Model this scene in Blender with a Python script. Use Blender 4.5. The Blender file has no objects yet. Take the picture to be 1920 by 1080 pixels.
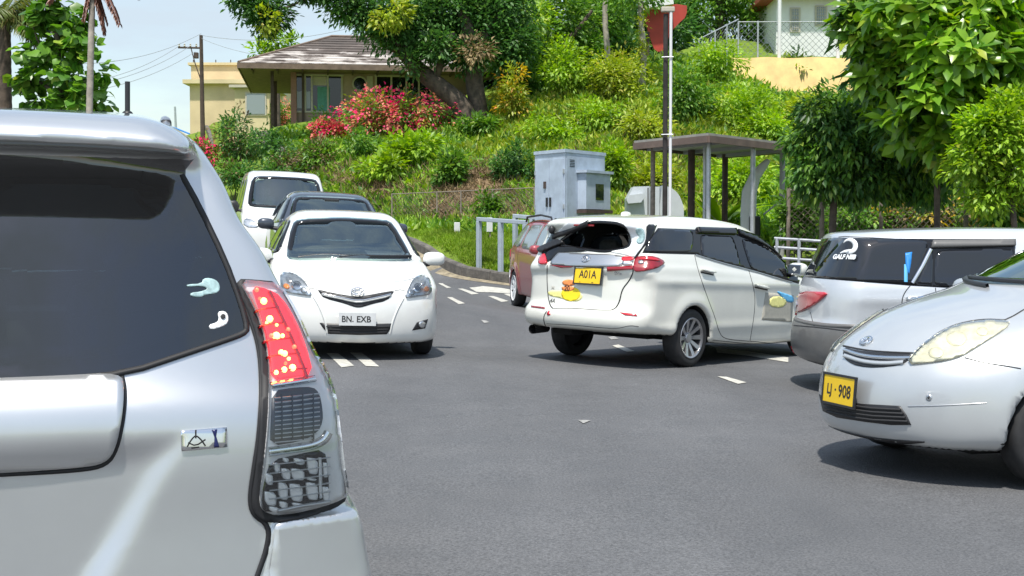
import bpy, bmesh, math, random
import numpy as np
from mathutils import Vector, Matrix, geometry
random.seed(7); RNG = np.random.default_rng(7)
R = math.radians
S = bpy.context.scene
COL = S.collection

# ------------------------------------------------------------------ camera, light, exposure
F = 2500.0; PITCH = math.atan((540-437)/F); CH = 1.4
cam_d = bpy.data.cameras.new('camera'); cam = bpy.data.objects.new('camera', cam_d); COL.objects.link(cam)
cam.location = (0, 0, CH); cam.rotation_euler = (math.pi/2-PITCH, 0, 0)
cam_d.sensor_width = 36; cam_d.lens = 36*F/1920; cam_d.clip_start = .05; cam_d.clip_end = 5000
S.camera = cam
SUN_EL, SUN_AZ = R(66), R(192)        # azimuth clockwise from +Y: where the sun stands
w = bpy.data.worlds.new('World'); S.world = w; w.use_nodes = True
nt = w.node_tree; nt.nodes.clear()
def N(nt, t, **k):
    n = nt.nodes.new(t)
    for a, b in k.items():
        if a.startswith('i_'): n.inputs[a[2:].replace('_', ' ')].default_value = b
        else: setattr(n, a, b)
    return n
def L(nt, a, b): nt.links.new(a, b)
sky = N(nt, 'ShaderNodeTexSky', sky_type='NISHITA', sun_disc=False)
sky.sun_elevation = SUN_EL; sky.sun_rotation = SUN_AZ; sky.air_density = 1.3; sky.dust_density = 1.2; sky.ozone_density = 1.2
tc = N(nt, 'ShaderNodeTexCoord'); mp = N(nt, 'ShaderNodeMapping'); mp.inputs['Scale'].default_value = (2.2, 2.2, 9)
ns = N(nt, 'ShaderNodeTexNoise', i_Scale=1.6, i_Detail=7.0, i_Roughness=.58)
L(nt, tc.outputs['Generated'], mp.inputs['Vector']); L(nt, mp.outputs[0], ns.inputs['Vector'])
cr = N(nt, 'ShaderNodeValToRGB'); cr.color_ramp.elements[0].position = .40; cr.color_ramp.elements[1].position = .66
cr.color_ramp.elements[0].color = (.12, .12, .12, 1); cr.color_ramp.elements[1].color = (.92, .92, .92, 1)
L(nt, ns.outputs[0], cr.inputs[0])
mx = N(nt, 'ShaderNodeMix', data_type='RGBA'); L(nt, cr.outputs[0], mx.inputs['Factor'])
L(nt, sky.outputs[0], mx.inputs[6]); mx.inputs[7].default_value = (3.4, 4.0, 4.55, 1)
bg = N(nt, 'ShaderNodeBackground', i_Strength=.12); L(nt, mx.outputs[2], bg.inputs[0])
wo = N(nt, 'ShaderNodeOutputWorld'); L(nt, bg.outputs[0], wo.inputs[0])
sun_d = bpy.data.lights.new('sun', 'SUN'); sun = bpy.data.objects.new('sun', sun_d); COL.objects.link(sun)
sun_d.energy = 3.3; sun_d.angle = R(2.2); sun_d.color = (1, .955, .88)
sd_ = Vector((math.sin(SUN_AZ)*math.cos(SUN_EL), math.cos(SUN_AZ)*math.cos(SUN_EL), math.sin(SUN_EL)))
sun.rotation_euler = sd_.to_track_quat('Z', 'Y').to_euler()
S.view_settings.view_transform = 'Standard'; S.view_settings.look = 'None'
S.view_settings.exposure = .72; S.view_settings.gamma = 1
S.render.film_transparent = False
S.cycles.max_bounces = 8; S.cycles.transparent_max_bounces = 16; S.cycles.glossy_bounces = 4; S.cycles.diffuse_bounces = 3

# ------------------------------------------------------------------ materials
def mat(name, col, rough=.6, metal=0, coat=0, spec=.5, noise=0, nscale=8, bump=0, bscale=60, trans=0, emit=None, estr=1, col2=None, detail=6, rvar=0, backdark=False, objco=True, coatr=.04):
    m = bpy.data.materials.new(name); m.use_nodes = True; t = m.node_tree; b = t.nodes['Principled BSDF']
    b.inputs['Roughness'].default_value = rough; b.inputs['Metallic'].default_value = metal
    b.inputs['Coat Weight'].default_value = coat; b.inputs['Coat Roughness'].default_value = coatr
    b.inputs['Specular IOR Level'].default_value = spec
    c = (*col, 1); b.inputs['Base Color'].default_value = c
    co = N(t, 'ShaderNodeTexCoord')
    if noise or col2:
        n = N(t, 'ShaderNodeTexNoise', i_Scale=nscale, i_Detail=detail, i_Roughness=.6); L(t, co.outputs['Object'], n.inputs['Vector'])
        r = N(t, 'ShaderNodeValToRGB'); L(t, n.outputs[0], r.inputs[0])
        r.color_ramp.elements[0].position = .32; r.color_ramp.elements[1].position = .68
        a = col2 if col2 else tuple(x*(1-noise) for x in col)
        r.color_ramp.elements[0].color = (*a, 1); r.color_ramp.elements[1].color = (*(col if col2 else tuple(min(1, x*(1+noise)) for x in col)), 1)
        L(t, r.outputs[0], b.inputs['Base Color'])
        if rvar:
            mr = N(t, 'ShaderNodeMapRange'); mr.inputs['To Min'].default_value = rough-rvar; mr.inputs['To Max'].default_value = rough+rvar
            L(t, n.outputs[0], mr.inputs[0]); L(t, mr.outputs[0], b.inputs['Roughness'])
    if bump:
        n2 = N(t, 'ShaderNodeTexNoise', i_Scale=bscale, i_Detail=4.0); L(t, co.outputs['Object'], n2.inputs['Vector'])
        bp = N(t, 'ShaderNodeBump', i_Strength=bump, i_Distance=.02); L(t, n2.outputs[0], bp.inputs['Height']); L(t, bp.outputs[0], b.inputs['Normal'])
    if emit: b.inputs['Emission Color'].default_value = (*emit, 1); b.inputs['Emission Strength'].default_value = estr
    out = t.nodes['Material Output']
    if backdark:
        g = N(t, 'ShaderNodeNewGeometry'); d = N(t, 'ShaderNodeBsdfDiffuse'); d.inputs[0].default_value = (.17, .175, .175, 1)
        ms = N(t, 'ShaderNodeMixShader'); L(t, g.outputs['Backfacing'], ms.inputs[0]); L(t, b.outputs[0], ms.inputs[1]); L(t, d.outputs[0], ms.inputs[2])
        L(t, ms.outputs[0], out.inputs[0])
    return m
def paint(name, col, metal=0, rough=.35, flake=0, dirt=.12):
    m = mat(name, col, rough=rough, metal=metal, coat=1, noise=.03, nscale=3, backdark=True, coatr=.035)
    t = m.node_tree; b = t.nodes['Principled BSDF']
    # thin film of road dust, thicker low down the body
    co = N(t, 'ShaderNodeTexCoord'); n = N(t, 'ShaderNodeTexNoise', i_Scale=5.0, i_Detail=8.0, i_Roughness=.7); L(t, co.outputs['Object'], n.inputs[0])
    sp = N(t, 'ShaderNodeSeparateXYZ'); L(t, co.outputs['Object'], sp.inputs[0])
    mr = N(t, 'ShaderNodeMapRange'); mr.inputs['From Min'].default_value = .9; mr.inputs['From Max'].default_value = .2; mr.inputs['To Min'].default_value = dirt*.3; mr.inputs['To Max'].default_value = dirt*2.2
    L(t, sp.outputs[2], mr.inputs[0]); mu = N(t, 'ShaderNodeMath', operation='MULTIPLY'); L(t, mr.outputs[0], mu.inputs[0]); L(t, n.outputs[0], mu.inputs[1])
    base = b.inputs['Base Color'].links[0].from_socket
    mi = N(t, 'ShaderNodeMix', data_type='RGBA'); L(t, mu.outputs[0], mi.inputs['Factor']); L(t, base, mi.inputs[6]); mi.inputs[7].default_value = (.22, .19, .15, 1)
    L(t, mi.outputs[2], b.inputs['Base Color'])
    if flake:
        v = N(t, 'ShaderNodeTexNoise', i_Scale=900.0, i_Detail=1.0); L(t, co.outputs['Object'], v.inputs[0])
        bp = N(t, 'ShaderNodeBump', i_Strength=flake, i_Distance=.001); L(t, v.outputs[0], bp.inputs['Height']); L(t, bp.outputs[0], b.inputs['Normal'])
    return m
def glass(name, tint, refl=1.0, rough=.01, add=.03, gt=(1, 1, 1)):
    m = bpy.data.materials.new(name); m.use_nodes = True; t = m.node_tree; t.nodes.clear()
    tr = N(t, 'ShaderNodeBsdfTransparent'); tr.inputs[0].default_value = (*tint, 1)
    gl = N(t, 'ShaderNodeBsdfGlossy', i_Roughness=rough); gl.inputs[0].default_value = (*gt, 1); fr = N(t, 'ShaderNodeFresnel', i_IOR=1.52)
    mu = N(t, 'ShaderNodeMath', operation='MULTIPLY_ADD'); mu.inputs[1].default_value = refl; mu.inputs[2].default_value = add
    L(t, fr.outputs[0], mu.inputs[0]); ms = N(t, 'ShaderNodeMixShader'); L(t, mu.outputs[0], ms.inputs[0]); L(t, tr.outputs[0], ms.inputs[1]); L(t, gl.outputs[0], ms.inputs[2])
    o = N(t, 'ShaderNodeOutputMaterial'); L(t, ms.outputs[0], o.inputs[0]); return m
def leafmat(name, c1, c2, c3=None, rough=.45, trans=.35):
    """leaf colours vary leaf by leaf (random per island) between c1 and c2, a few c3"""
    m = bpy.data.materials.new(name); m.use_nodes = True; t = m.node_tree; b = t.nodes['Principled BSDF']
    g = N(t, 'ShaderNodeNewGeometry'); r = N(t, 'ShaderNodeValToRGB'); L(t, g.outputs['Random Per Island'], r.inputs[0])
    e = r.color_ramp.elements; e[0].color = (*c1, 1); e[1].color = (*(c3 or c2), 1)
    k = e.new(.88 if c3 else .9); k.color = (*c2, 1)
    co = N(t, 'ShaderNodeTexCoord'); n = N(t, 'ShaderNodeTexNoise', i_Scale=.9, i_Detail=3.0); L(t, co.outputs['Object'], n.inputs[0])
    mr = N(t, 'ShaderNodeMapRange'); mr.inputs['From Min'].default_value = .3; mr.inputs['From Max'].default_value = .7; mr.inputs['To Min'].default_value = .65; mr.inputs['To Max'].default_value = 1.35
    L(t, n.outputs[0], mr.inputs[0]); h = N(t, 'ShaderNodeHueSaturation'); L(t, r.outputs[0], h.inputs['Color']); L(t, mr.outputs[0], h.inputs['Value'])
    L(t, h.outputs[0], b.inputs['Base Color']); b.inputs['Roughness'].default_value = rough
    tl = N(t, 'ShaderNodeBsdfTranslucent'); hs = N(t, 'ShaderNodeHueSaturation', i_Saturation=1.1, i_Value=1.5); L(t, h.outputs[0], hs.inputs['Color']); L(t, hs.outputs[0], tl.inputs[0])
    ms = N(t, 'ShaderNodeMixShader'); ms.inputs[0].default_value = trans; L(t, b.outputs[0], ms.inputs[1]); L(t, tl.outputs[0], ms.inputs[2])
    L(t, ms.outputs[0], t.nodes['Material Output'].inputs[0]); return m

M = {}
M['white'] = paint('white_paint', (.74, .74, .71), dirt=.06)
M['pearl'] = paint('pearl_paint', (.72, .72, .655), dirt=.10)
M['silver'] = paint('silver_paint', (.60, .61, .62), metal=.75, rough=.33, flake=.05, dirt=.10)
M['silver2'] = paint('silver_blue_paint', (.54, .56, .57), metal=.45, rough=.36, dirt=.05)
M['silver3'] = paint('silver_pale_paint', (.60, .62, .64), metal=.35, rough=.36, dirt=.05)
M['maroon'] = paint('rose_red_paint', (.34, .045, .055), metal=.1, rough=.35, dirt=.12)
M['slate'] = paint('slate_paint', (.045, .055, .075), metal=.4, rough=.3, dirt=.2)
M['darkgrey'] = mat('dark_grey_paint', (.13, .127, .122), .42, coat=.25, noise=.12, nscale=5)
M['black'] = mat('black_plastic', (.018, .018, .02), .45, noise=.2, nscale=12)
M['under'] = mat('underbody', (.012, .012, .012), .9, noise=.5, nscale=8)
M['seal'] = mat('rubber_seal', (.012, .012, .014), .6)
M['gap'] = mat('panel_gap', (.03, .03, .032), .8)
M['privacy'] = mat('privacy_glass', (.012, .014, .018), .03, spec=.8)
M['frit'] = mat('frit_black', (.008, .008, .009), .08)
M['glass'] = glass('clear_glass', (.74, .87, .84), 1.3, add=.15, gt=(.86, .97, .94))
M['glassdk'] = glass('tinted_glass', (.28, .33, .34), 1.0)
M['lens'] = glass('lamp_lens', (.93, .95, .96), .9)
M['chrome'] = mat('chrome', (.75, .76, .78), .12, metal=1)
M['satin'] = mat('satin_metal', (.55, .56, .57), .32, metal=.9)
M['reflector'] = mat('lamp_reflector', (.62, .64, .66), .28, metal=.85, noise=.25, nscale=26)
M['amber'] = mat('amber_lens', (.75, .25, .05), .2, coat=.5)
M['redlens'] = mat('red_lens', (.26, .005, .012), .18, coat=1, noise=.2, nscale=10)
M['redlens2'] = mat('bright_red_lens', (.55, .012, .025), .2, coat=1)
M['redlit'] = mat('lit_red_lens', (.8, .03, .03), .25, coat=.6, emit=(1, .03, .045), estr=1.0)
M['led'] = mat('lamp_bulb', (1, .5, .2), .3, emit=(1, .42, .09), estr=5)
M['led2'] = mat('lamp_glow', (1, .2, .1), .3, emit=(1, .10, .05), estr=1.8)
M['yellowlens'] = mat('aged_lens', (.60, .58, .40), .22, coat=.8, noise=.18, nscale=9, metal=.2)
M['tyre'] = mat('tyre_rubber', (.022, .022, .023), .75, noise=.3, nscale=14)
M['rim'] = mat('alloy', (.42, .42, .43), .3, metal=.8, noise=.12, nscale=12)
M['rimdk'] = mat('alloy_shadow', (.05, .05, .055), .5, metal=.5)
M['seat'] = mat('seat_fabric', (.15, .16, .165), .9, noise=.2, nscale=30)
M['dash'] = mat('dashboard', (.06, .062, .065), .7)
M['plate_y'] = mat('plate_yellow', (.85, .55, .012), .45, noise=.05)
M['plate_w'] = mat('plate_white', (.55, .56, .56), .45, noise=.1)
M['ink'] = mat('ink_black', (.02, .02, .02), .5)
M['ink_w'] = mat('sticker_white', (.75, .77, .78), .5)
M['sticker_c'] = mat('sticker_grey_blue', (.33, .47, .48), .5, noise=.3, nscale=60)
M['blue'] = mat('sticker_blue', (.02, .22, .62), .4)
M['cyan'] = mat('sticker_light_blue', (.12, .45, .75), .5)
M['st_yellow'] = mat('sticker_yellow', (.95, .72, .02), .5)
M['st_paley'] = mat('sticker_pale_yellow', (.85, .80, .30), .5, noise=.1, nscale=30)
M['st_orange'] = mat('sticker_orange', (.85, .28, .08), .5)
M['st_grey'] = mat('sticker_warm_grey', (.42, .40, .34), .6, noise=.1, nscale=20)

# ------------------------------------------------------------------ object helpers
def tag(o, label=None, cat=None, group=None, kind=None):
    if label: o['label'] = label
    if cat: o['category'] = cat
    if group: o['group'] = group
    if kind: o['kind'] = kind
    return o
def empty(name, mtx=None, loc=None):
    o = bpy.data.objects.new(name, None); COL.objects.link(o); o.empty_display_size = .2
    if mtx is not None: o.matrix_world = mtx
    if loc is not None: o.location = loc
    return o
def mesh_obj(name, V, Fc, m, parent=None, smooth=True, mats=None, midx=None):
    me = bpy.data.meshes.new(name)
    V = np.asarray(V, dtype=np.float32)
    if isinstance(Fc, np.ndarray) and Fc.ndim == 2:
        k = Fc.shape[1]; me.vertices.add(len(V)); me.vertices.foreach_set('co', V.ravel())
        me.loops.add(Fc.size); me.loops.foreach_set('vertex_index', Fc.ravel().astype(np.int32))
        me.polygons.add(len(Fc)); me.polygons.foreach_set('loop_start', (np.arange(len(Fc))*k).astype(np.int32))
        me.update(calc_edges=True); me.validate()
    else:
        me.from_pydata([tuple(v) for v in V], [], [tuple(int(i) for i in f) for f in Fc]); me.update()
    if smooth and len(me.polygons): me.polygons.foreach_set('use_smooth', np.ones(len(me.polygons), dtype=bool))
    for mm in (mats or [m]): me.materials.append(mm)
    if midx is not None: me.polygons.foreach_set('material_index', np.asarray(midx, dtype=np.int32))
    o = bpy.data.objects.new(name, me); COL.objects.link(o)
    if parent is not None: o.parent = parent
    return o
class MB:
    """collects simple solids, then links them as one mesh object"""
    def __init__(s): s.V = []; s.F = []
    def add(s, V, Fc):
        o = len(s.V); s.V += [tuple(v) for v in V]; s.F += [tuple(i+o for i in f) for f in Fc]; return s
    def box(s, c, d, rz=0, mtx=None, bev=0):
        bm = bmesh.new(); bmesh.ops.create_cube(bm, size=1)
        for v in bm.verts: v.co = Vector((v.co.x*d[0], v.co.y*d[1], v.co.z*d[2]))
        if bev: bmesh.ops.bevel(bm, geom=bm.edges[:], offset=bev, segments=2, affect='EDGES', profile=.5)
        X = Matrix.Translation(c) @ Matrix.Rotation(rz, 4, 'Z') @ (mtx or Matrix())
        bm.transform(X); bm.verts.index_update()
        s.add([v.co[:] for v in bm.verts], [[v.index for v in f.verts] for f in bm.faces]); bm.free(); return s
    def tube(s, pts, rad, n=8, cap=True):
        pts = [Vector(p) for p in pts]; k = len(pts); rad = rad if hasattr(rad, '__len__') else [rad]*k
        o = len(s.V); prev = None
        for i, p in enumerate(pts):
            t = (pts[min(i+1, k-1)]-pts[max(i-1, 0)]).normalized()
            if prev is None: a = t.orthogonal().normalized()
            else: a = (prev-t*prev.dot(t)); a = a.normalized() if a.length > 1e-6 else t.orthogonal().normalized()
            prev = a; b = t.cross(a)
            for j in range(n):
                th = 2*math.pi*j/n; s.V.append(tuple(p+(a*math.cos(th)+b*math.sin(th))*rad[i]))
        for i in range(k-1):
            for j in range(n):
                s.F.append((o+i*n+j, o+i*n+(j+1) % n, o+(i+1)*n+(j+1) % n, o+(i+1)*n+j))
        if cap: s.F.append(tuple(o+j for j in reversed(range(n)))); s.F.append(tuple(o+(k-1)*n+j for j in range(n)))
        return s
    def lathe(s, prof, mtx, n=32):
        """prof [(r,h)], axis = local Z of mtx"""
        o = len(s.V); k = len(prof)
        for r, h in prof:
            for j in range(n):
                th = 2*math.pi*j/n; s.V.append(tuple(mtx @ Vector((r*math.cos(th), r*math.sin(th), h))))
        for i in range(k-1):
            for j in range(n): s.F.append((o+i*n+j, o+i*n+(j+1) % n, o+(i+1)*n+(j+1) % n, o+(i+1)*n+j))
        return s
    def ell(s, c, r, mtx=None, nu=16, nv=10, pw=1.0):
        o = len(s.V); X = Matrix.Translation(c) @ (mtx or Matrix())
        f = lambda a: math.copysign(abs(a)**pw, a)
        for i in range(nv+1):
            ph = -math.pi/2+math.pi*i/nv
            for j in range(nu):
                th = 2*math.pi*j/nu
                s.V.append(tuple(X @ Vector((r[0]*f(math.cos(ph))*f(math.cos(th)), r[1]*f(math.cos(ph))*f(math.sin(th)), r[2]*f(math.sin(ph))))))
        for i in range(nv):
            for j in range(nu): s.F.append((o+i*nu+j, o+i*nu+(j+1) % nu, o+(i+1)*nu+(j+1) % nu, o+(i+1)*nu+j))
        return s
    def build(s, name, m, parent=None, smooth=False):
        o = mesh_obj(name, s.V, s.F, m, parent, smooth=smooth)
        if smooth:
            bm = bmesh.new(); bm.from_mesh(o.data)
            for e in bm.edges:
                if len(e.link_faces) == 2 and e.calc_face_angle(0) > R(38): e.smooth = False
            bm.to_mesh(o.data); bm.free()
        return o
def text_obj(txt, size, m, parent, mtx, name='lettering', depth=.0012, sx=1, bold=0):
    c = bpy.data.curves.new('text', 'FONT'); c.body = txt; c.size = size; c.extrude = depth; c.align_x = 'CENTER'; c.align_y = 'CENTER'; c.resolution_u = 3; c.offset = bold
    o = bpy.data.objects.new('text', c); me = bpy.data.meshes.new_from_object(o); bpy.data.objects.remove(o)
    me.transform(Matrix.Diagonal((sx, 1, 1, 1))); me.transform(mtx); me.materials.append(m)
    r = bpy.data.objects.new(name, me); COL.objects.link(r); r.parent = parent; return r

# ------------------------------------------------------------------ pixel rays (for placing things where the photograph shows them)
cp, sp_ = math.cos(PITCH), math.sin(PITCH)
def rays(px):
    px = np.atleast_2d(np.asarray(px, float)); a = (px[:, 0]-960)/F; b = (540-px[:, 1])/F
    return np.stack([a, cp+b*sp_, -sp_+b*cp], 1)     # direction with unit forward component
def at(x, y, Y):
    d = rays([(x, y)])[0]; k = Y/d[1]; return Vector((d[0]*k, Y, CH+d[2]*k))

# ------------------------------------------------------------------ signed-distance car bodies
def chaikin(P, n=3, closed=True):
    P = np.asarray(P, float)
    for _ in range(n):
        if closed: Q = np.roll(P, -1, 0)
        else: Q = P[1:]; 
        A = P if closed else P[:-1]
        X = np.empty((len(A)*2, P.shape[1])); X[0::2] = .75*A+.25*Q; X[1::2] = .25*A+.75*Q
        if not closed: X = np.vstack([P[:1], X, P[-1:]])
        P = X
    return P
def corners(P):
    P = np.asarray(P, float)
    for f in (.12, .25): Q = np.roll(P, -1, 0); X = np.empty((len(P)*2, 2)); X[0::2] = (1-f)*P+f*Q; X[1::2] = f*P+(1-f)*Q; P = X
    return P
def smax(a, b, k):
    h = np.clip(.5+.5*(a-b)/k, 0, 1); return b*(1-h)+a*h+k*h*(1-h)
def smin(a, b, k): return -smax(-a, -b, k)
def sstep(x, a, b): t = np.clip((x-a)/(b-a), 0, 1); return t*t*(3-2*t)
def ipol(pts):
    P = np.asarray(pts, float); P = P[np.argsort(P[:, 0])]
    xs = np.linspace(P[0, 0], P[-1, 0], 400); ys = np.interp(xs, P[:, 0], P[:, 1])
    n = max(3, int(.05*400/(1+0))); k = np.hanning(n+2)[1:-1]; k /= k.sum(); yp = np.pad(ys, n, mode='edge'); ys = np.convolve(yp, k, 'same')[n:-n]
    return lambda x: np.interp(x, xs, ys)
class Prof:
    def __init__(s, ctrl, h=.02):
        P = chaikin(ctrl, 3); lo = P.min(0)-.7; hi = P.max(0)+.7; s.lo = lo; s.h = h
        n = np.ceil((hi-lo)/h).astype(int)+1; gx, gz = np.meshgrid(lo[0]+np.arange(n[0])*h, lo[1]+np.arange(n[1])*h, indexing='ij')
        G = np.stack([gx.ravel(), gz.ravel()], 1); d = np.full(len(G), 1e9); ins = np.zeros(len(G), bool); Q = np.roll(P, -1, 0)
        for a, b in zip(P, Q):
            e = b-a; wv = G-a; t = np.clip((wv@e)/(e@e+1e-12), 0, 1); q = wv-t[:, None]*e; d = np.minimum(d, (q*q).sum(1))
            c = (a[1] <= G[:, 1]) != (b[1] <= G[:, 1])
            if abs(e[1]) > 1e-12: ins ^= c & (G[:, 0] < a[0]+(G[:, 1]-a[1])*e[0]/e[1])
        D = np.sqrt(d)*np.where(ins, -1, 1); s.D = D.reshape(n)
        K = np.array([.25, .5, .25])
        for ax in (0, 1):
            s.D = np.apply_along_axis(lambda v: np.convolve(np.pad(v, 1, mode='edge'), K, 'valid'), ax, s.D)
    def __call__(s, x, z):
        u = np.clip((x-s.lo[0])/s.h, 1, s.D.shape[0]-3.001); v = np.clip((z-s.lo[1])/s.h, 1, s.D.shape[1]-3.001)
        i = u.astype(int); j = v.astype(int); fu = u-i; fv = v-j
        def wts(t): return (1/6*(1-t)**3, 1/6*(3*t**3-6*t*t+4), 1/6*(-3*t**3+3*t*t+3*t+1), 1/6*t**3)
        wu = wts(fu); wv = wts(fv); r = 0
        for a in range(4):
            for b in range(4): r = r+wu[a]*wv[b]*s.D[i+a-1, j+b-1]
        return r
def surface_nets(fn, xs, ys, zs):
    X, Y, Z = np.meshgrid(xs, ys, zs, indexing='ij'); P = np.stack([X.ravel(), Y.ravel(), Z.ravel()], 1)
    V = fn(P).reshape(X.shape); s = V < 0
    G = np.stack([X, Y, Z], -1)
    c = [(a, b, d) for a in (0, 1) for b in (0, 1) for d in (0, 1)]
    n = np.array(V.shape)-1
    sl = lambda o: tuple(slice(o[k], o[k]+n[k]) for k in range(3))
    cs = sum(s[sl(o)].astype(int) for o in c); act = (cs > 0) & (cs < 8)
    acc = np.zeros((*n, 3)); cnt = np.zeros(n)
    for o in c:
        for ax in range(3):
            if o[ax] == 0:
                q = list(o); q[ax] = 1; a = V[sl(o)]; b = V[sl(q)]; m = ((a < 0) != (b < 0)) & act
                t = np.where(m, a/np.where(m, a-b, 1), 0); A = G[sl(o)]; B = G[sl(q)]
                acc += np.where(m[..., None], A+(B-A)*t[..., None], 0); cnt += m
    idx = -np.ones(n, int); idx[act] = np.arange(act.sum()); pts = acc[act]/cnt[act][:, None]
    faces = []
    for ax in range(3):
        o = [0, 0, 0]; q = [0, 0, 0]; q[ax] = 1
        a = [slice(1, n[k]) if k != ax else slice(0, n[k]) for k in range(3)]
        b = [slice(1, n[k]) if k != ax else slice(1, n[k]+1) for k in range(3)]
        sa = s[tuple(a)]; sb = s[tuple(b)]; m = np.argwhere(sa != sb)
        m = m+np.array([1 if k != ax else 0 for k in range(3)])
        u, v = [(1, 2), (2, 0), (0, 1)][ax]; eu = np.eye(3, dtype=int)[u]; ev = np.eye(3, dtype=int)[v]
        g = lambda off: idx[tuple((m+off).T)]
        f = np.stack([g(-eu-ev), g(-ev), g(0*eu), g(-eu)], 1)
        fl = s[tuple(m.T)]
        f = np.where(fl[:, None], f, f[:, ::-1]); faces.append(f)
    f = np.vstack(faces); f = f[(f >= 0).all(1)]
    return pts, f
def grad(fn, P, e=2e-3):
    g = np.stack([(fn(P+np.eye(3)[k]*e)-fn(P-np.eye(3)[k]*e))/(2*e) for k in range(3)], 1); return g
def to_surf(fn, P, n=3):
    for _ in range(n):
        g = grad(fn, P); s = fn(P); P = P-g*(s/np.maximum((g*g).sum(1), .2))[:, None]
    return P
def inpoly(P, poly):
    poly = np.asarray(poly); r = np.zeros(len(P), bool); Q = np.roll(poly, -1, 0)
    for a, b in zip(poly, Q):
        c = (a[1] <= P[:, 1]) != (b[1] <= P[:, 1])
        if abs(b[1]-a[1]) > 1e-12: r ^= c & (P[:, 0] < a[0]+(P[:, 1]-a[1])*(b[0]-a[0])/(b[1]-a[1]))
    return r
def shrink(poly, d):
    """move a polygon's outline inward by d"""
    P = np.asarray(poly, float); area = .5*np.sum(P[:, 0]*np.roll(P[:, 1], -1)-np.roll(P[:, 0], -1)*P[:, 1]); sg = 1 if area > 0 else -1
    T = np.roll(P, -1, 0)-np.roll(P, 1, 0); T /= np.linalg.norm(T, axis=1)[:, None]+1e-9
    return P+np.stack([-T[:, 1], T[:, 0]], 1)*d*sg
def resample(P, h, closed=True):
    P = np.asarray(P, float); Q = np.vstack([P, P[:1]]) if closed else P; out = []
    for a, b in zip(Q[:-1], Q[1:]):
        k = max(1, int(np.ceil(np.linalg.norm(b-a)/h)))
        for i in range(k): out.append(a+(b-a)*i/k)
    if not closed: out.append(Q[-1])
    return np.array(out)
def cdt(poly, h):
    """triangulate the inside of a polygon with inner points about h apart"""
    poly = resample(poly, h*1.3); lo = poly.min(0); hi = poly.max(0)
    gx, gy = np.meshgrid(np.arange(lo[0]+h/2, hi[0], h), np.arange(lo[1]+h/2, hi[1], h)); G = np.stack([gx.ravel(), gy.ravel()], 1)
    if len(G): G = G[inpoly(G, shrink(poly, h*.45))]
    V = [Vector(p) for p in poly]+[Vector(p) for p in G]; n = len(poly)
    vv, ee, ff, ov, oe, of = geometry.delaunay_2d_cdt(V, [(i, (i+1) % n) for i in range(n)], [], 1, 1e-7)
    return np.array([v[:] for v in vv]), np.array([f for f in ff if len(f) == 3], int), n
ROLL = {-1.94: -1.6, -2.86: -2.2, -4.72: -2.4, 2.06: 1.2, 1.08: -2.0}      # the road's cross fall under each car
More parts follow.
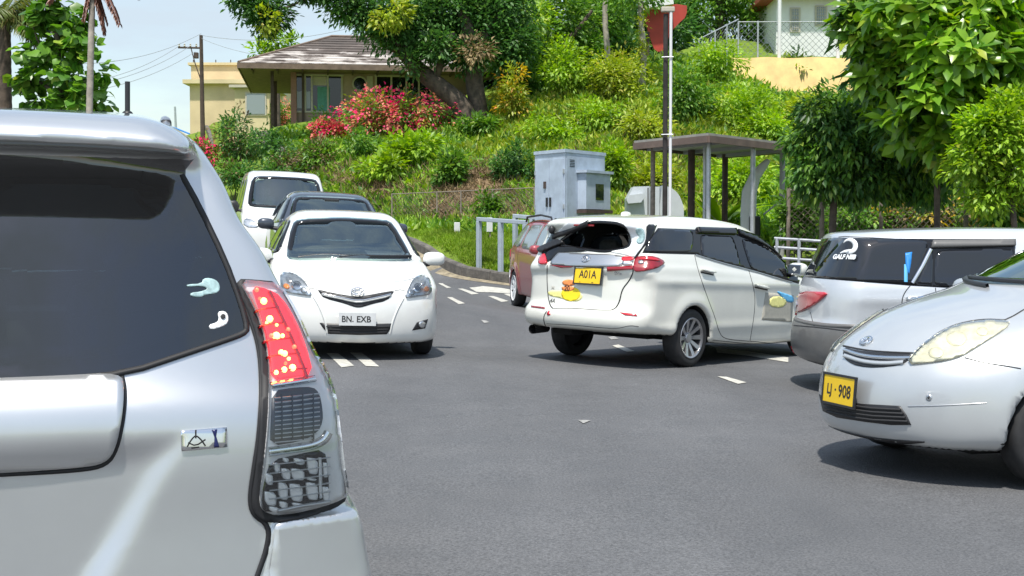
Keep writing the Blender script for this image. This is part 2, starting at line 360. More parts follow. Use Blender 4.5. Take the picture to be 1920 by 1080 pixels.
class Car:
    def __init__(s, name, label, cat, pose, spec, paintm, group=None):
        X, Y, Z, yaw, pit = pose
        s.mtx = Matrix.Translation((X, Y, Z)) @ Matrix.Rotation(R(90-yaw), 4, 'Z') @ Matrix.Rotation(-R(pit), 4, 'Y')
        s.mtx = s.mtx @ Matrix.Rotation(R(ROLL.get(X, 0)), 4, 'X')
        s.inv = np.array(s.mtx.inverted()); s.root = empty(name, s.mtx); tag(s.root, label, cat, group); s.sp = spec; s.m = paintm
        s.prof = Prof(spec['prof']); s.w = ipol(spec['w']); s.belt = ipol(spec['belt']); s.tum = ipol(spec['tum'])
        s.holes = []
    def W(s, x, z):
        sp = s.sp; zb = s.belt(x); w = s.w(x); k = .05
        up = np.logaddexp(0, (z-zb)/k)*k
        W = w-up*s.tum(x)-sp.get('sh', .012)/(1+np.exp(-(z-zb-.0)/.012))
        lo = np.clip(sp.get('zl', .62)-z, 0, None); W = W-sp.get('tuck', .22)*lo*lo
        for (za, zc, amp, wd) in sp.get('crease', []): 
            c = za+(zc-za)*(x+2.2)/4.4; W = W+amp*np.exp(-((z-c)/wd)**2)*sstep(x, -2.3, -1.7)
        for wx in sp['wheels']:
            r = np.hypot(x-wx, z-.31); W = W+sp.get('flare', .018)*np.exp(-((r-.36)/.10)**2)
        return W
    def fn(s, P):
        sp = s.sp; x, y, z = P[:, 0], P[:, 1], P[:, 2]; ay = np.abs(y); w = s.w(x); v = ay/.85
        bf, br = sp.get('bf', .22), sp.get('br', .12)
        xx = x+bf*v**2.2*sstep(x, -.1, 1.0)-br*v**2.4*sstep(-x, .6, 1.6)
        zz = z+sp.get('crown', .035)*v*v*sstep(z, .55, .9)
        a = s.prof(xx, zz); b = ay-s.W(x, z)
        k = sp.get('k', .10); kk = k*(.45+.55*sstep(z, .95, 1.3)) if not callable(k) else k(x, z)
        if sp.get('side_k'): kk = sp['side_k'](x, y, z)
        d = smax(a, b*.95, kk)
        for wx in sp['wheels']:
            r = np.hypot(x-wx, z-sp.get('rz', .31)); c = np.maximum(sp.get('ra', .345)-r, 0)*0+np.maximum(r-sp.get('ra', .345), (.52-ay)); d = smax(d, -c, .012)
        if sp.get('mod'): d = sp['mod'](s, d, x, y, z)
        return d
    def body(s, h=.03, xs=None, ys=None, zs=None, name='body'):
        P = s.prof; sp = s.sp; lo = np.min(chaikin(sp['prof']), 0)-.08; hi = np.max(chaikin(sp['prof']), 0)+.08
        xs = np.arange(lo[0], hi[0], h) if xs is None else xs; yy = np.arange(-1.02, 1.021, h) if ys is None else ys; zs = np.arange(lo[1], hi[1], h) if zs is None else zs
        V, Fc = surface_nets(s.fn, xs, yy, zs); V = to_surf(s.fn, V, 3)
        C = V[Fc].mean(1); keep = np.ones(len(Fc), bool)
        nrm = np.cross(V[Fc[:, 2]]-V[Fc[:, 0]], V[Fc[:, 3]]-V[Fc[:, 1]]); nrm /= np.linalg.norm(nrm, axis=1)[:, None]+1e-12
        for kind, poly, test in s.holes: keep &= ~(inpoly(s.to2(kind, C), poly) & test(C, nrm))
        mi = np.zeros(len(Fc), int); mi[(C[:, 2] < .36) & (nrm[:, 2] < -.93)] = 1
        for wx in sp['wheels']:
            r = np.hypot(C[:, 0]-wx, C[:, 2]-sp.get('rz', .31)); aw = s.W(C[:, 0], C[:, 2]); mi[(r < sp.get('ra', .345)+.02) & (np.abs(C[:, 1]) < aw-.025)] = 1
        if sp.get('fmat'): mi = sp['fmat'](C, nrm, mi)
        if sp.get('split'):
            for sg in (1, -1):
                ms = sp['split'](C) & keep & (C[:, 1]*sg > 0)
                f2 = Fc[ms]; u, inv = np.unique(f2, return_inverse=True); mesh_obj('bumper', V[u], inv.reshape(f2.shape), None, s.root, mats=[s.m, M['under']], midx=np.minimum(mi[ms], 1)); keep &= ~ms
        Fc = Fc[keep]; mi = mi[keep]
        s.bodyo = mesh_obj(name, V, Fc, None, s.root, mats=[s.m, M['under']]+sp.get('xm', []), midx=mi); return s.bodyo
    def to2(s, kind, P):
        if kind == 'px':
            W = P @ np.array(s.mtx)[:3, :3].T+np.array(s.mtx)[:3, 3]; v = W-np.array([0, 0, CH])
            fw = v[:, 1]*cp-v[:, 2]*sp_; up = v[:, 1]*sp_+v[:, 2]*cp; return np.stack([960+F*v[:, 0]/fw, 540-F*up/fw], 1)
        if kind in ('f', 'r'): return P[:, [1, 2]]
        if kind in ('l', 'rt'): return P[:, [0, 2]]
        return P[:, [0, 1]]
    def rays2(s, kind, Q):
        n = len(Q); z = np.zeros(n); o = np.ones(n)
        if kind == 'px':
            d = rays(Q) @ s.inv[:3, :3].T; org = np.tile(s.inv[:3, :3] @ np.array([0, 0, CH])+s.inv[:3, 3], (n, 1)); return org, d/np.linalg.norm(d, axis=1)[:, None]
        if kind == 'f': return np.stack([3*o, Q[:, 0], Q[:, 1]], 1), np.stack([-o, z, z], 1)
        if kind == 'r': return np.stack([-3*o, Q[:, 0], Q[:, 1]], 1), np.stack([o, z, z], 1)
        if kind == 'l': return np.stack([Q[:, 0], 2*o, Q[:, 1]], 1), np.stack([z, -o, z], 1)
        if kind == 'rt': return np.stack([Q[:, 0], -2*o, Q[:, 1]], 1), np.stack([z, o, z], 1)
        if kind == 't': return np.stack([Q[:, 0], Q[:, 1], 3*o], 1), np.stack([z, z, -o], 1)
    def cast(s, kind, Q):
        O, D = s.rays2(kind, np.atleast_2d(np.asarray(Q, float))); t = np.zeros(len(O))
        if kind == 'px': t = np.maximum(0, -(O*D).sum(1)-3.2)
        best = np.full(len(O), 9.); bt = t.copy()
        for _ in range(70):
            v = s.fn(O+D*t[:, None]); b = v < best; best = np.where(b, v, best); bt = np.where(b, t, bt)
            t = np.where(v > 8e-4, t+np.clip(v*.7, 1e-3, .4), t)
        return to_surf(s.fn, O+D*bt[:, None], 3)
    def patch(s, name, kind, out, m, t=.004, h=None, smooth=2, mirror=0, parent=None, skirt=True, base=-.006, both=None, label=None):
        """thin shaped panel lying on the body inside the outline; mirror: 0 as is, 1 only mirrored, 2 both as two objects"""
        out = corners(out) if smooth == -1 else chaikin(out, smooth) if smooth else np.asarray(out, float)
        if h is None: ext = (out.max(0)-out.min(0)); h = max(ext.max()/26, min(ext)/6 if min(ext) > 0 else 1, 3 if kind == 'px' else .012)
        Q, Fc, n = cdt(out, h); P = s.cast(kind, Q); g = grad(s.fn, P); g /= np.linalg.norm(g, axis=1)[:, None]
        tt = t(P) if callable(t) else t
        top = P+g*(tt[:, None] if hasattr(tt, '__len__') else tt); nr = np.cross(top[Fc[:, 1]]-top[Fc[:, 0]], top[Fc[:, 2]]-top[Fc[:, 0]])
        fl = (nr*g[Fc[:, 0]]).sum(1) < 0; Fc = np.where(fl[:, None], Fc[:, ::-1], Fc); V = top; FF = Fc
        if skirt:
            E = {}
            for f in Fc:
                for a, b in ((f[0], f[1]), (f[1], f[2]), (f[2], f[0])): E[(a, b)] = 1
            B = [(a, b) for (a, b) in E if (b, a) not in E]; vs = sorted({a for e in B for a in e}); mp = {a: len(V)+i for i, a in enumerate(vs)}
            V = np.vstack([V, P[vs]+g[vs]*base]); ex = []
            for a, b in B: ex += [(b, a, mp[a]), (b, mp[a], mp[b])]
            if ex: FF = np.vstack([Fc, np.array(ex)])
        r = []
        for sgn in ((1,) if mirror == 0 else (-1,) if mirror == 1 else (1, -1)):
            VV = V*np.array([1, sgn, 1]); F2 = FF if sgn > 0 else FF[:, ::-1]
            o = mesh_obj(name, VV, F2.copy(), m, parent or s.root)
            if skirt:
                me = o.data; k = np.zeros(len(me.polygons), bool); k[:len(Fc)] = True; me.polygons.foreach_set('use_smooth', k)
                tri = set(); 
            if label: o['label'] = label
            r.append(o)
        return r[0] if len(r) == 1 else r
    def line(s, name, kind, pts, m, wd=.008, t=.0015, smooth=2, mirror=0, parent=None, closed=False, h=None, th=None):
        """ribbon lying on the body along a line: a shut line, a chrome strip, a wiper"""
        pts = chaikin(pts, smooth, closed) if smooth else np.asarray(pts, float); pts = resample(pts, h or (4 if kind == 'px' else .03), closed)
        P = s.cast(kind, pts); g = grad(s.fn, P); g /= np.linalg.norm(g, axis=1)[:, None]
        T = (np.roll(P, -1, 0)-np.roll(P, 1, 0)) if closed else np.gradient(P, axis=0); T /= np.linalg.norm(T, axis=1)[:, None]+1e-9
        B = np.cross(g, T); n = len(P); wv = wd(np.linspace(0, 1, n))[:, None] if callable(wd) else wd
        A = P+B*wv/2; C = P-B*wv/2; V = np.vstack([A-g*.006, A+g*t, C+g*t, C-g*.006]); FF = []
        for i in range(n if closed else n-1):
            j = (i+1) % n
            for a in range(3): FF.append((a*n+i, a*n+j, (a+1)*n+j, (a+1)*n+i))
        r = []
        for sgn in ((1,) if mirror == 0 else (-1,) if mirror == 1 else (1, -1)):
            VV = V*np.array([1, sgn, 1]); o = mesh_obj(name, VV, np.array(FF) if sgn < 0 else np.array(FF)[:, ::-1], m, parent or s.root, smooth=False); r.append(o)
        return r[0] if len(r) == 1 else r
    def hole(s, kind, poly, test): s.holes.append((kind, chaikin(poly, 2), test))
    def frame(s, kind, pt, t=.0):
        """matrix at a surface point: Z out of the body, Y upward"""
        P = s.cast(kind, [pt])[0]; g = grad(s.fn, P[None])[0]; g = Vector(g).normalized(); up = Vector((0, 0, 1)); x = up.cross(g).normalized(); y = g.cross(x)
        X = Matrix((x, y, g)).transposed().to_4x4(); X.translation = Vector(P)+g*t; return X
    def wheels(s, r=.31, tw=.2, track=.745, rr=.20, style='spoke', steer=0, n=10, rim=None, only=None):
        for wx in s.sp['wheels']:
            for sg in (1, -1):
                X = Matrix.Translation((wx, sg*track, s.sp.get('wz', 0)+r))
                if wx > 0: X = X @ Matrix.Rotation(R(steer), 4, 'Z')
                X = X @ Matrix.Rotation(-sg*math.pi/2, 4, 'X')      # local z outward
                hw = tw/2; pr = [(rr-.01, -hw+.01), (rr+.02, -hw), (r-.03, -hw), (r-.008, -hw+.02), (r, -hw+.045), (r, hw-.045), (r-.008, hw-.02), (r-.03, hw-.004), (rr+.05, hw), (rr+.012, hw-.006), (rr, hw-.02), (rr-.01, -hw+.01)]
                wo = MB().lathe(pr, X, 44).build('wheel', M['tyre'], s.root, smooth=True)
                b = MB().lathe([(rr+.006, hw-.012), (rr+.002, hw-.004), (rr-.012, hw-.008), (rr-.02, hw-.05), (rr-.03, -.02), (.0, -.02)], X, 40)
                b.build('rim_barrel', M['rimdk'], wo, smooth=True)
                q = MB()
                for k in range(n):
                    a = 2*math.pi*k/n; ra = Matrix.Rotation(a, 4, 'Z')
                    if style == 'spoke':
                        w0, w1 = .016, .024; z0, z1 = hw-.055, hw-.012
                        vs = [(.035, -w0, z0), (.035, w0, z0), (rr-.008, w1, z1), (rr-.008, -w1, z1), (.035, -w0*1.3, z0-.03), (.035, w0*1.3, z0-.03), (rr-.008, w1*1.2, z1-.04), (rr-.008, -w1*1.2, z1-.04)]
                        q.add([X @ ra @ Vector(v) for v in vs], [(0, 3, 2, 1), (0, 1, 5, 4), (1, 2, 6, 5), (2, 3, 7, 6), (3, 0, 4, 7)])
                    else:
                        w0, w1 = .02, .045; z0, z1 = hw-.02, hw-.012
                        vs = [(.03, -w0, z0), (.03, w0, z0), (rr-.006, w1, z1), (rr-.006, -w1, z1), (.03, -w0, z0-.02), (.03, w0, z0-.02), (rr-.006, w1, z1-.02), (rr-.006, -w1, z1-.02)]
                        q.add([X @ ra @ Vector(v) for v in vs], [(0, 3, 2, 1), (0, 1, 5, 4), (1, 2, 6, 5), (2, 3, 7, 6), (3, 0, 4, 7)])
                q.lathe([(.0, hw-.035), (.045, hw-.037), (.055, hw-.05), (.055, hw-.09)], X, 20)
                q.lathe([(rr+.008, hw-.004), (rr+.002, hw+.001), (rr-.012, hw-.006), (rr-.016, hw-.03)], X, 40)
                q.build('rim', rim or M['rim'], wo, smooth=True)
    def interior(s, fr=.25, seat_y=.37, zf=.35, rows=(-.15, -1.0), wheel_side=-1, dash=.95, dz=.92, hz=1.12, belt=1.0):
        q = MB(); q.box((dash-.12, 0, dz-.16), (.42, 1.24, .26), bev=.06); q.build('dashboard', M['dash'], s.root, True)
        for rx in rows:
            for sy in (-seat_y, seat_y):
                q = MB(); q.box((rx+.1, sy, zf+.16), (.5, .48, .22), bev=.08); q.box((rx-.2, sy, zf+.47), (.16, .46, .60), mtx=Matrix.Rotation(R(-12), 4, 'Y'), bev=.06)
                q.ell((rx-.29, sy, zf+.85), (.06, .13, .10), pw=.7); q.build('seat', M['seat'], s.root, True)
        X = Matrix.Translation((dash-.42, wheel_side*seat_y, dz-.02)) @ Matrix.Rotation(R(-68), 4, 'Y')
        q = MB(); pts = [X @ Vector((.185*math.cos(a), .185*math.sin(a), 0)) for a in np.linspace(0, 2*math.pi, 25)]; q.tube(pts, .014, 6, False)
        for a in (0, 2.1, 4.2): q.tube([X @ Vector((0, 0, .02)), X @ Vector((.18*math.cos(a), .18*math.sin(a), 0))], .014, 5)
        q.build('steering_wheel', M['black'], s.root, True)
    def mirror(s, c, sz=(.10, .10, .075), m=None, both=True, foot=None):
        for sg in (1, -1) if both else (1,):
            q = MB(); q.ell((c[0], sg*c[1], c[2]), sz, nu=20, nv=12, pw=.72); o = q.build('wing_mirror', m or s.m, s.root, True)
            yb = s.W(np.array([c[0]+.03]), np.array([c[2]-.05]))[0]
            q = MB(); q.tube([(c[0]+.04, sg*(yb-.04), c[2]-.07), (c[0]+.01, sg*(c[1]-.05), c[2]-.055)], [.032, .026], 8); q.build('mirror_arm', M['black'], o, True)
            q = MB(); q.box((c[0]-sz[0]*.86, sg*c[1], c[2]), (.02, sz[1]*1.5, sz[2]*1.5), bev=.008); q.build('mirror_glass', M['chrome'], o)
    def plate(s, kind, pt, wd, ht, m, lines, ink, tilt=None, t=.012, frame=False, yaw=0):
        X = s.frame(kind, pt, t)
        if tilt is not None:
            P = X.translation; sg = 1 if kind in ('f', 'pxf') or P.x > 0 else -1
            X = Matrix.Translation(P) @ Matrix.Rotation(R(90*sg), 4, 'Z') @ Matrix.Rotation(R(90), 4, 'X') @ Matrix.Rotation(R(tilt), 4, 'X')
        q = MB(); q.box((0, 0, 0), (wd, ht, .004), bev=.001); q.V = [tuple(X @ Vector(v)) for v in q.V]; o = q.build('licence_plate', m, s.root)
        if frame:
            q = MB()
            for c, d in (((0, ht/2+.005, 0), (wd+.03, .014, .012)), ((0, -ht/2-.005, 0), (wd+.03, .014, .012)), ((wd/2+.005, 0, 0), (.014, ht+.006, .012)), ((-wd/2-.005, 0, 0), (.014, ht+.006, .012)), ((0, 0, -.008), (wd+.01, ht+.01, .006))): q.box(c, d)
            q.V = [tuple(X @ Vector(v)) for v in q.V]; q.build('plate_frame', M['black'], o)
        for txt, size, dx, dy, sx in lines:
            text_obj(txt, size, ink, o, X @ Matrix.Translation((dx, dy, .0025)), sx=sx, bold=.0015)
        return o
FRONT = lambda C, n: C[:, 0] > .1
HPOSE = (4.08, 8.59, -.05, 252, .8); WPOSE = (4.99, 12.3, -.04, 91, 0); RPOSE = (1.08, 22.2, .09, 168, -.5); NPOSE = (-1.672, 4.83, 0, -14, 0)
NEARW = [(.2,.78),(.5,.862),(.6,.872),(.66,.860),(.72,.851),(.78,.832),(.90,.818),(1.0,.813),(1.05,.790),(1.12,.745),(1.21,.697),(1.29,.650),(1.36,.617),(1.43,.565),(1.51,.535),(1.62,.47),(1.85,.37)]
M['agedlens'] = glass('aged_lamp_lens', (.95, .94, .86), 1.2, .10)
M['yellowlens'] = mat('aged_lens', (.70, .695, .62), .25, coat=.8, noise=.25, nscale=13, metal=.2)
M['greyglass'] = mat('grey_glass', (.22, .26, .27), .06, spec=.8)
M['rearglass'] = glass('rear_privacy_glass', (.17, .19, .215), 1.2, add=.05)
M['lampframe'] = mat('lamp_frame', (.70, .69, .69), .35, coat=.6)
M['cell'] = mat('lamp_cell', (.85, .86, .87), .2, metal=.35, coat=1)
M['navy'] = mat('badge_blue', (.01, .012, .08), .3)

M['bowl'] = mat('aged_bowl', (.80, .79, .68), .35, metal=.4)

# ================================================================== TERRAIN, ROAD, KERB
CARPOSE = [((-1.94, 15.08, .17, 168.1, -.7), 1.275), ((2.06, 15.3, 0.0, 41, -1.1), 1.265), (HPOSE, 1.35), (WPOSE, 1.3), (RPOSE, 1.2), ((-2.86, 20.4, .50, 166, -1.2), 1.27), ((-4.72, 26.9, .74, 166, -1.2), 1.35), (NPOSE, 1.35)]
CP = []
for (X, Y, Z, yw, pt), wb in CARPOSE:
    mt = Matrix.Translation((X, Y, Z)) @ Matrix.Rotation(R(90-yw), 4, 'Z') @ Matrix.Rotation(-R(pt), 4, 'Y') @ Matrix.Rotation(R(ROLL.get(X, 0)), 4, 'X')
    for sx in (-wb, wb):
        for sy in (-.74, .74): CP.append(tuple(mt @ Vector((sx, sy, 0))))
CP += [(10, 10, -.08), (-11, 8, .15), (12, 0, -.05), (-12, -6, .1), (0, -3, 0), (0, -25, -.2), (30, -20, -.4), (-30, -20, .1), (7, 18, -.05), (9, 24, .05), (30, 15, -.3), (-14, 25, .7), (0, 29, .27), (-1.8, 31, .5), (-8, 42, 1.35), (-20, 45, 1.4), (-16, 65, 2.3), (-40, 60, 2.0), (-60, 20, .5), (5, 28, .28), (14, 25, .1), (60, 10, -.4), (-35, 90, 3)]
for p in [(845, 482, 31.5), (760, 436, 35.5), (735, 424, 38), (820, 424, 37), (900, 428, 35.5), (1000, 436, 34), (1150, 436, 33), (1300, 436, 32), (1450, 452, 30),
          (700, 355, 41), (780, 352, 40.5), (860, 345, 40), (950, 340, 40), (600, 340, 43), (500, 330, 45), (430, 320, 47), (640, 262, 49), (560, 243, 51.5), (470, 262, 51), (800, 228, 50.5), (880, 214, 51), (950, 215, 49), (860, 280, 45),
          (1000, 240, 46), (1040, 300, 42), (1100, 190, 49), (1150, 330, 39), (1200, 150, 51), (1200, 240, 46), (1300, 250, 45), (1300, 150, 51), (1330, 370, 36), (1420, 190, 51), (1420, 300, 42), (1550, 200, 52), (1550, 300, 43), (1600, 400, 34), (1700, 330, 40), (1800, 420, 31), (1900, 330, 40), (1760, 200, 52),
          (700, 236, 60), (950, 190, 62), (1250, 108, 60), (1450, 108, 60), (1650, 108, 62), (1900, 150, 64), (400, 238, 74), (500, 232, 72), (350, 262, 72), (260, 300, 80)]:
    CP.append(tuple(at(*p)))
CP += [(-5, 90, 9), (20, 90, 11), (45, 90, 9), (60, 50, 6), (-90, 100, 3), (-60, 150, 4), (0, 160, 9), (90, 120, 6), (90, 40, 3)]
CP = np.array(CP)
def _tps(r2): return np.where(r2 > 1e-12, r2*np.log(r2+1e-12)*.5, 0)
_n = len(CP); _d = ((CP[:, None, :2]-CP[None, :, :2])**2).sum(-1); _K = _tps(_d)+np.eye(_n)*.002
_P = np.hstack([np.ones((_n, 1)), CP[:, :2]]); _A = np.block([[_K, _P], [_P.T, np.zeros((3, 3))]]); _wt = np.linalg.solve(_A, np.concatenate([CP[:, 2], np.zeros(3)]))
KP = chaikin([(-34, 150), (-22, 90), (-12, 58), (-5.6, 40), (-1.8, 31), (0, 29), (2.5, 27.2), (7, 25.6), (14, 24), (30, 21), (60, 18), (110, 14)], 3, False)
def kdist(P):
    """signed distance to the kerb line, positive behind it"""
    best = np.full(len(P), 1e9); sg = np.ones(len(P))
    for a, b in zip(KP[:-1], KP[1:]):
        e = b-a; wv = P-a; t = np.clip((wv@e)/(e@e), 0, 1); q = wv-t[:, None]*e; d = np.hypot(q[:, 0], q[:, 1]); m = d < best
        best = np.where(m, d, best); sg = np.where(m, np.sign(e[0]*wv[:, 1]-e[1]*wv[:, 0]), sg)
    return best*sg
def vnoise(x, y, s=1.0, seed=0):
    x = x/s+seed*13.7; y = y/s+seed*7.1; i = np.floor(x).astype(int); j = np.floor(y).astype(int); fx = x-i; fy = y-j; fx = fx*fx*(3-2*fx); fy = fy*fy*(3-2*fy)
    h = lambda a, b: (np.sin(a*127.1+b*311.7+seed*53.3)*43758.5453) % 1
    return (h(i, j)*(1-fx)+h(i+1, j)*fx)*(1-fy)+(h(i, j+1)*(1-fx)+h(i+1, j+1)*fx)*fy
def gz0(P):
    P = np.atleast_2d(P)[:, :2]; r = np.zeros(len(P))
    for k in range(0, len(P), 20000):
        Q = P[k:k+20000]; r[k:k+20000] = _tps(((Q[:, None]-CP[None, :, :2])**2).sum(-1))@_wt[:_n]+_wt[_n]+Q@_wt[_n+1:]
    return r
def gz(P, detail=True):
    P = np.atleast_2d(np.asarray(P, float))[:, :2]; z = gz0(P); kd = kdist(P)
    z = z+.20*sstep(kd, .15, .5)+.025*sstep(kd, 0, .05)
    if detail:
        a = sstep(kd, 3.5, 9); z = z+a*((vnoise(P[:, 0], P[:, 1], 2.6, 1)-.5)*.9+(vnoise(P[:, 0], P[:, 1], 1.0, 2)-.5)*.35+(vnoise(P[:, 0], P[:, 1], .45, 3)-.5)*.12)
    return z
GS = .34; _gx = np.arange(-90, 100, GS); _gy = np.arange(-30, 170, GS)
_GX, _GY = np.meshgrid(_gx, _gy, indexing='ij'); _G = np.stack([_GX.ravel(), _GY.ravel()], 1)
_kd = kdist(_G); _Z0 = gz0(_G); _Z = gz(_G).reshape(_GX.shape); _Z0 = _Z0.reshape(_GX.shape); _KD = _kd.reshape(_GX.shape)
def gfast(x, y, A=None):
    A = _Z if A is None else A; u = np.clip((np.asarray(x)+90)/GS, 0, A.shape[0]-1.001); v = np.clip((np.asarray(y)+30)/GS, 0, A.shape[1]-1.001); i = u.astype(int); j = v.astype(int); a = u-i; b = v-j
    return (A[i, j]*(1-a)+A[i+1, j]*a)*(1-b)+(A[i, j+1]*(1-a)+A[i+1, j+1]*a)*b
def tcast(px, y0=3., y1=150.):
    """where the sight lines of these pixels meet the ground"""
    D = rays(px); D = D/D[:, 1:2]; Y = np.full(len(D), y0); hit = np.zeros(len(D), bool)
    while True:
        m = ~hit & (Y < y1)
        if not m.any(): break
        z = CH+D[:, 2]*Y; g = gfast(D[:, 0]*Y, Y); below = z < g; hit |= below & m; Y = np.where(m & ~below, Y+np.maximum(.15, .004*Y), Y)
    return np.stack([D[:, 0]*Y, Y, gfast(D[:, 0]*Y, Y)], 1), hit
def G(x, y): return float(gfast(np.array([x]), np.array([y]))[0])

# ground materials
def ground_mat():
    m = bpy.data.materials.new('grass_and_earth'); m.use_nodes = True; t = m.node_tree; b = t.nodes['Principled BSDF']; b.inputs['Roughness'].default_value = .95; b.inputs['Specular IOR Level'].default_value = .15
    co = N(t, 'ShaderNodeTexCoord'); n1 = N(t, 'ShaderNodeTexNoise', i_Scale=.35, i_Detail=8.0, i_Roughness=.62); n2 = N(t, 'ShaderNodeTexNoise', i_Scale=3.5, i_Detail=8.0, i_Roughness=.7)
    L(t, co.outputs['Object'], n1.inputs[0]); L(t, co.outputs['Object'], n2.inputs[0])
    r1 = N(t, 'ShaderNodeValToRGB'); L(t, n2.outputs[0], r1.inputs[0]); e = r1.color_ramp.elements; e[0].position = .3; e[0].color = (.08, .13, .02, 1); e[1].position = .72; e[1].color = (.22, .32, .04, 1)
    r2 = N(t, 'ShaderNodeValToRGB'); L(t, n2.outputs[0], r2.inputs[0]); e = r2.color_ramp.elements; e[0].position = .3; e[0].color = (.09, .055, .03, 1); e[1].position = .75; e[1].color = (.33, .24, .15, 1)
    at_ = N(t, 'ShaderNodeAttribute', attribute_name='earth'); ad = N(t, 'ShaderNodeMath', operation='MULTIPLY_ADD'); L(t, n1.outputs[0], ad.inputs[0]); ad.inputs[1].default_value = .9; L(t, at_.outputs['Fac'], ad.inputs[2])
    st = N(t, 'ShaderNodeMapRange'); st.inputs['From Min'].default_value = .78; st.inputs['From Max'].default_value = .98; L(t, ad.outputs[0], st.inputs[0])
    mi = N(t, 'ShaderNodeMix', data_type='RGBA'); L(t, st.outputs[0], mi.inputs['Factor']); L(t, r1.outputs[0], mi.inputs[6]); L(t, r2.outputs[0], mi.inputs[7]); L(t, mi.outputs[2], b.inputs['Base Color'])
    bp = N(t, 'ShaderNodeBump', i_Strength=.8, i_Distance=.12); L(t, n2.outputs[0], bp.inputs['Height']); L(t, bp.outputs[0], b.inputs['Normal']); return m
def asphalt_mat():
    m = bpy.data.materials.new('asphalt'); m.use_nodes = True; t = m.node_tree; b = t.nodes['Principled BSDF']; b.inputs['Specular IOR Level'].default_value = .35
    co = N(t, 'ShaderNodeTexCoord')
    big = N(t, 'ShaderNodeTexNoise', i_Scale=.30, i_Detail=5.0, i_Roughness=.55); mid = N(t, 'ShaderNodeTexNoise', i_Scale=2.2, i_Detail=6.0, i_Roughness=.65); fine = N(t, 'ShaderNodeTexNoise', i_Scale=75.0, i_Detail=3.0, i_Roughness=.8); vor = N(t, 'ShaderNodeTexVoronoi', i_Scale=95.0)
    mp = N(t, 'ShaderNodeMapping'); mp.inputs['Rotation'].default_value = (0, 0, R(-17)); mp.inputs['Scale'].default_value = (1, .16, 1); L(t, co.outputs['Object'], mp.inputs[0])
    trk = N(t, 'ShaderNodeTexNoise', i_Scale=1.1, i_Detail=3.0); L(t, mp.outputs[0], trk.inputs[0])
    for n in (big, mid, fine, vor): L(t, co.outputs['Object'], n.inputs['Vector'])
    def mrr(s, a, b_, c, d): 
        q = N(t, 'ShaderNodeMapRange'); q.inputs['From Min'].default_value = a; q.inputs['From Max'].default_value = b_; q.inputs['To Min'].default_value = c; q.inputs['To Max'].default_value = d; L(t, s, q.inputs[0]); return q.outputs[0]
    def mul(a, b_): q = N(t, 'ShaderNodeMath', operation='MULTIPLY'); L(t, a, q.inputs[0]); L(t, b_, q.inputs[1]); return q.outputs[0]
    v = mul(mul(mrr(big.outputs[0], .3, .7,   .86, 1.13), mrr(mid.outputs[0], .3, .7, .93, 1.08)), mul(mrr(fine.outputs[0], .3, .7, .52, 1.55), mrr(trk.outputs[0], .3, .7, .88, 1.12)))
    mi = N(t, 'ShaderNodeMix', data_type='RGBA', blend_type='MULTIPLY'); mi.inputs['Factor'].default_value = 1; mi.inputs[6].default_value = (.104, .105, .108, 1); L(t, v, mi.inputs[7]); L(t, mi.outputs[2], b.inputs['Base Color'])
    L(t, mrr(mid.outputs[0], .3, .7, .62, .82), b.inputs['Roughness'])
    bp = N(t, 'ShaderNodeBump', i_Strength=.55, i_Distance=.006); L(t, vor.outputs['Distance'], bp.inputs['Height']); L(t, bp.outputs[0], b.inputs['Normal']); return m
M['ground'] = ground_mat(); M['asphalt'] = asphalt_mat()
def grid_mesh(name, Z, keep, m, off=0):
    nx, ny = Z.shape; idx = np.arange(nx*ny).reshape(nx, ny); f = np.stack([idx[:-1, :-1], idx[1:, :-1], idx[1:, 1:], idx[:-1, 1:]], -1).reshape(-1, 4); f = f[keep[:-1, :-1].ravel()]
    V = np.stack([_GX.ravel(), _GY.ravel(), Z.ravel()+off], 1); u, inv = np.unique(f, return_inverse=True); return mesh_obj(name, V[u], inv.reshape(f.shape), m), u
EARTH = [(880, 355, 110, 55, .72), (720, 350, 80, 40, .6), (720, 348, 60, 32, .55), (965, 400, 50, 34, .55), (1250, 262, 80, 40, .35), (835, 395, 50, 30, .65), (640, 330, 60, 30, .45), (1180, 300, 50, 40, .30), (1560, 400, 200, 60, .4), (920, 330, 50, 30, .5), (1060, 300, 40, 50, .3)]
def earthpx(px, py):
    e = np.zeros(len(px))
    for (cx_, cy_, rx, ry, a) in EARTH: e = np.maximum(e, a*np.exp(-(((px-cx_)/rx)**2+((py-cy_)/ry)**2)))
    return e
def mapping_earth(u):
    P = _G[u]; z = _Z.ravel()[u]; e = np.zeros(len(P)); v = P; 
    fw = P[:, 1]*cp-(z-CH)*sp_; up = P[:, 1]*sp_+(z-CH)*cp; px = 960+F*P[:, 0]/np.maximum(fw, 1); py = 540-F*up/np.maximum(fw, 1)
    e = earthpx(px, py)*1.12
    e = np.where(P[:, 1] > 25, e, .3); return e
roadmask = (_KD < .2) & (((_GY <= 31) & (np.abs(_GX) < 60)) | (_KD > -9)) & (_GY > -28) & (_GY < 41)
g_, u = grid_mesh('ground', np.where((_KD < .1), _Z0-.07, _Z), np.ones_like(_Z, bool), M['ground']); tag(g_, kind='structure')
att = g_.data.attributes.new('earth', 'FLOAT', 'POINT'); att.data.foreach_set('value', mapping_earth(u).astype(np.float32))
r_, _ = grid_mesh('road', _Z0, roadmask, M['asphalt']); tag(r_, kind='structure')
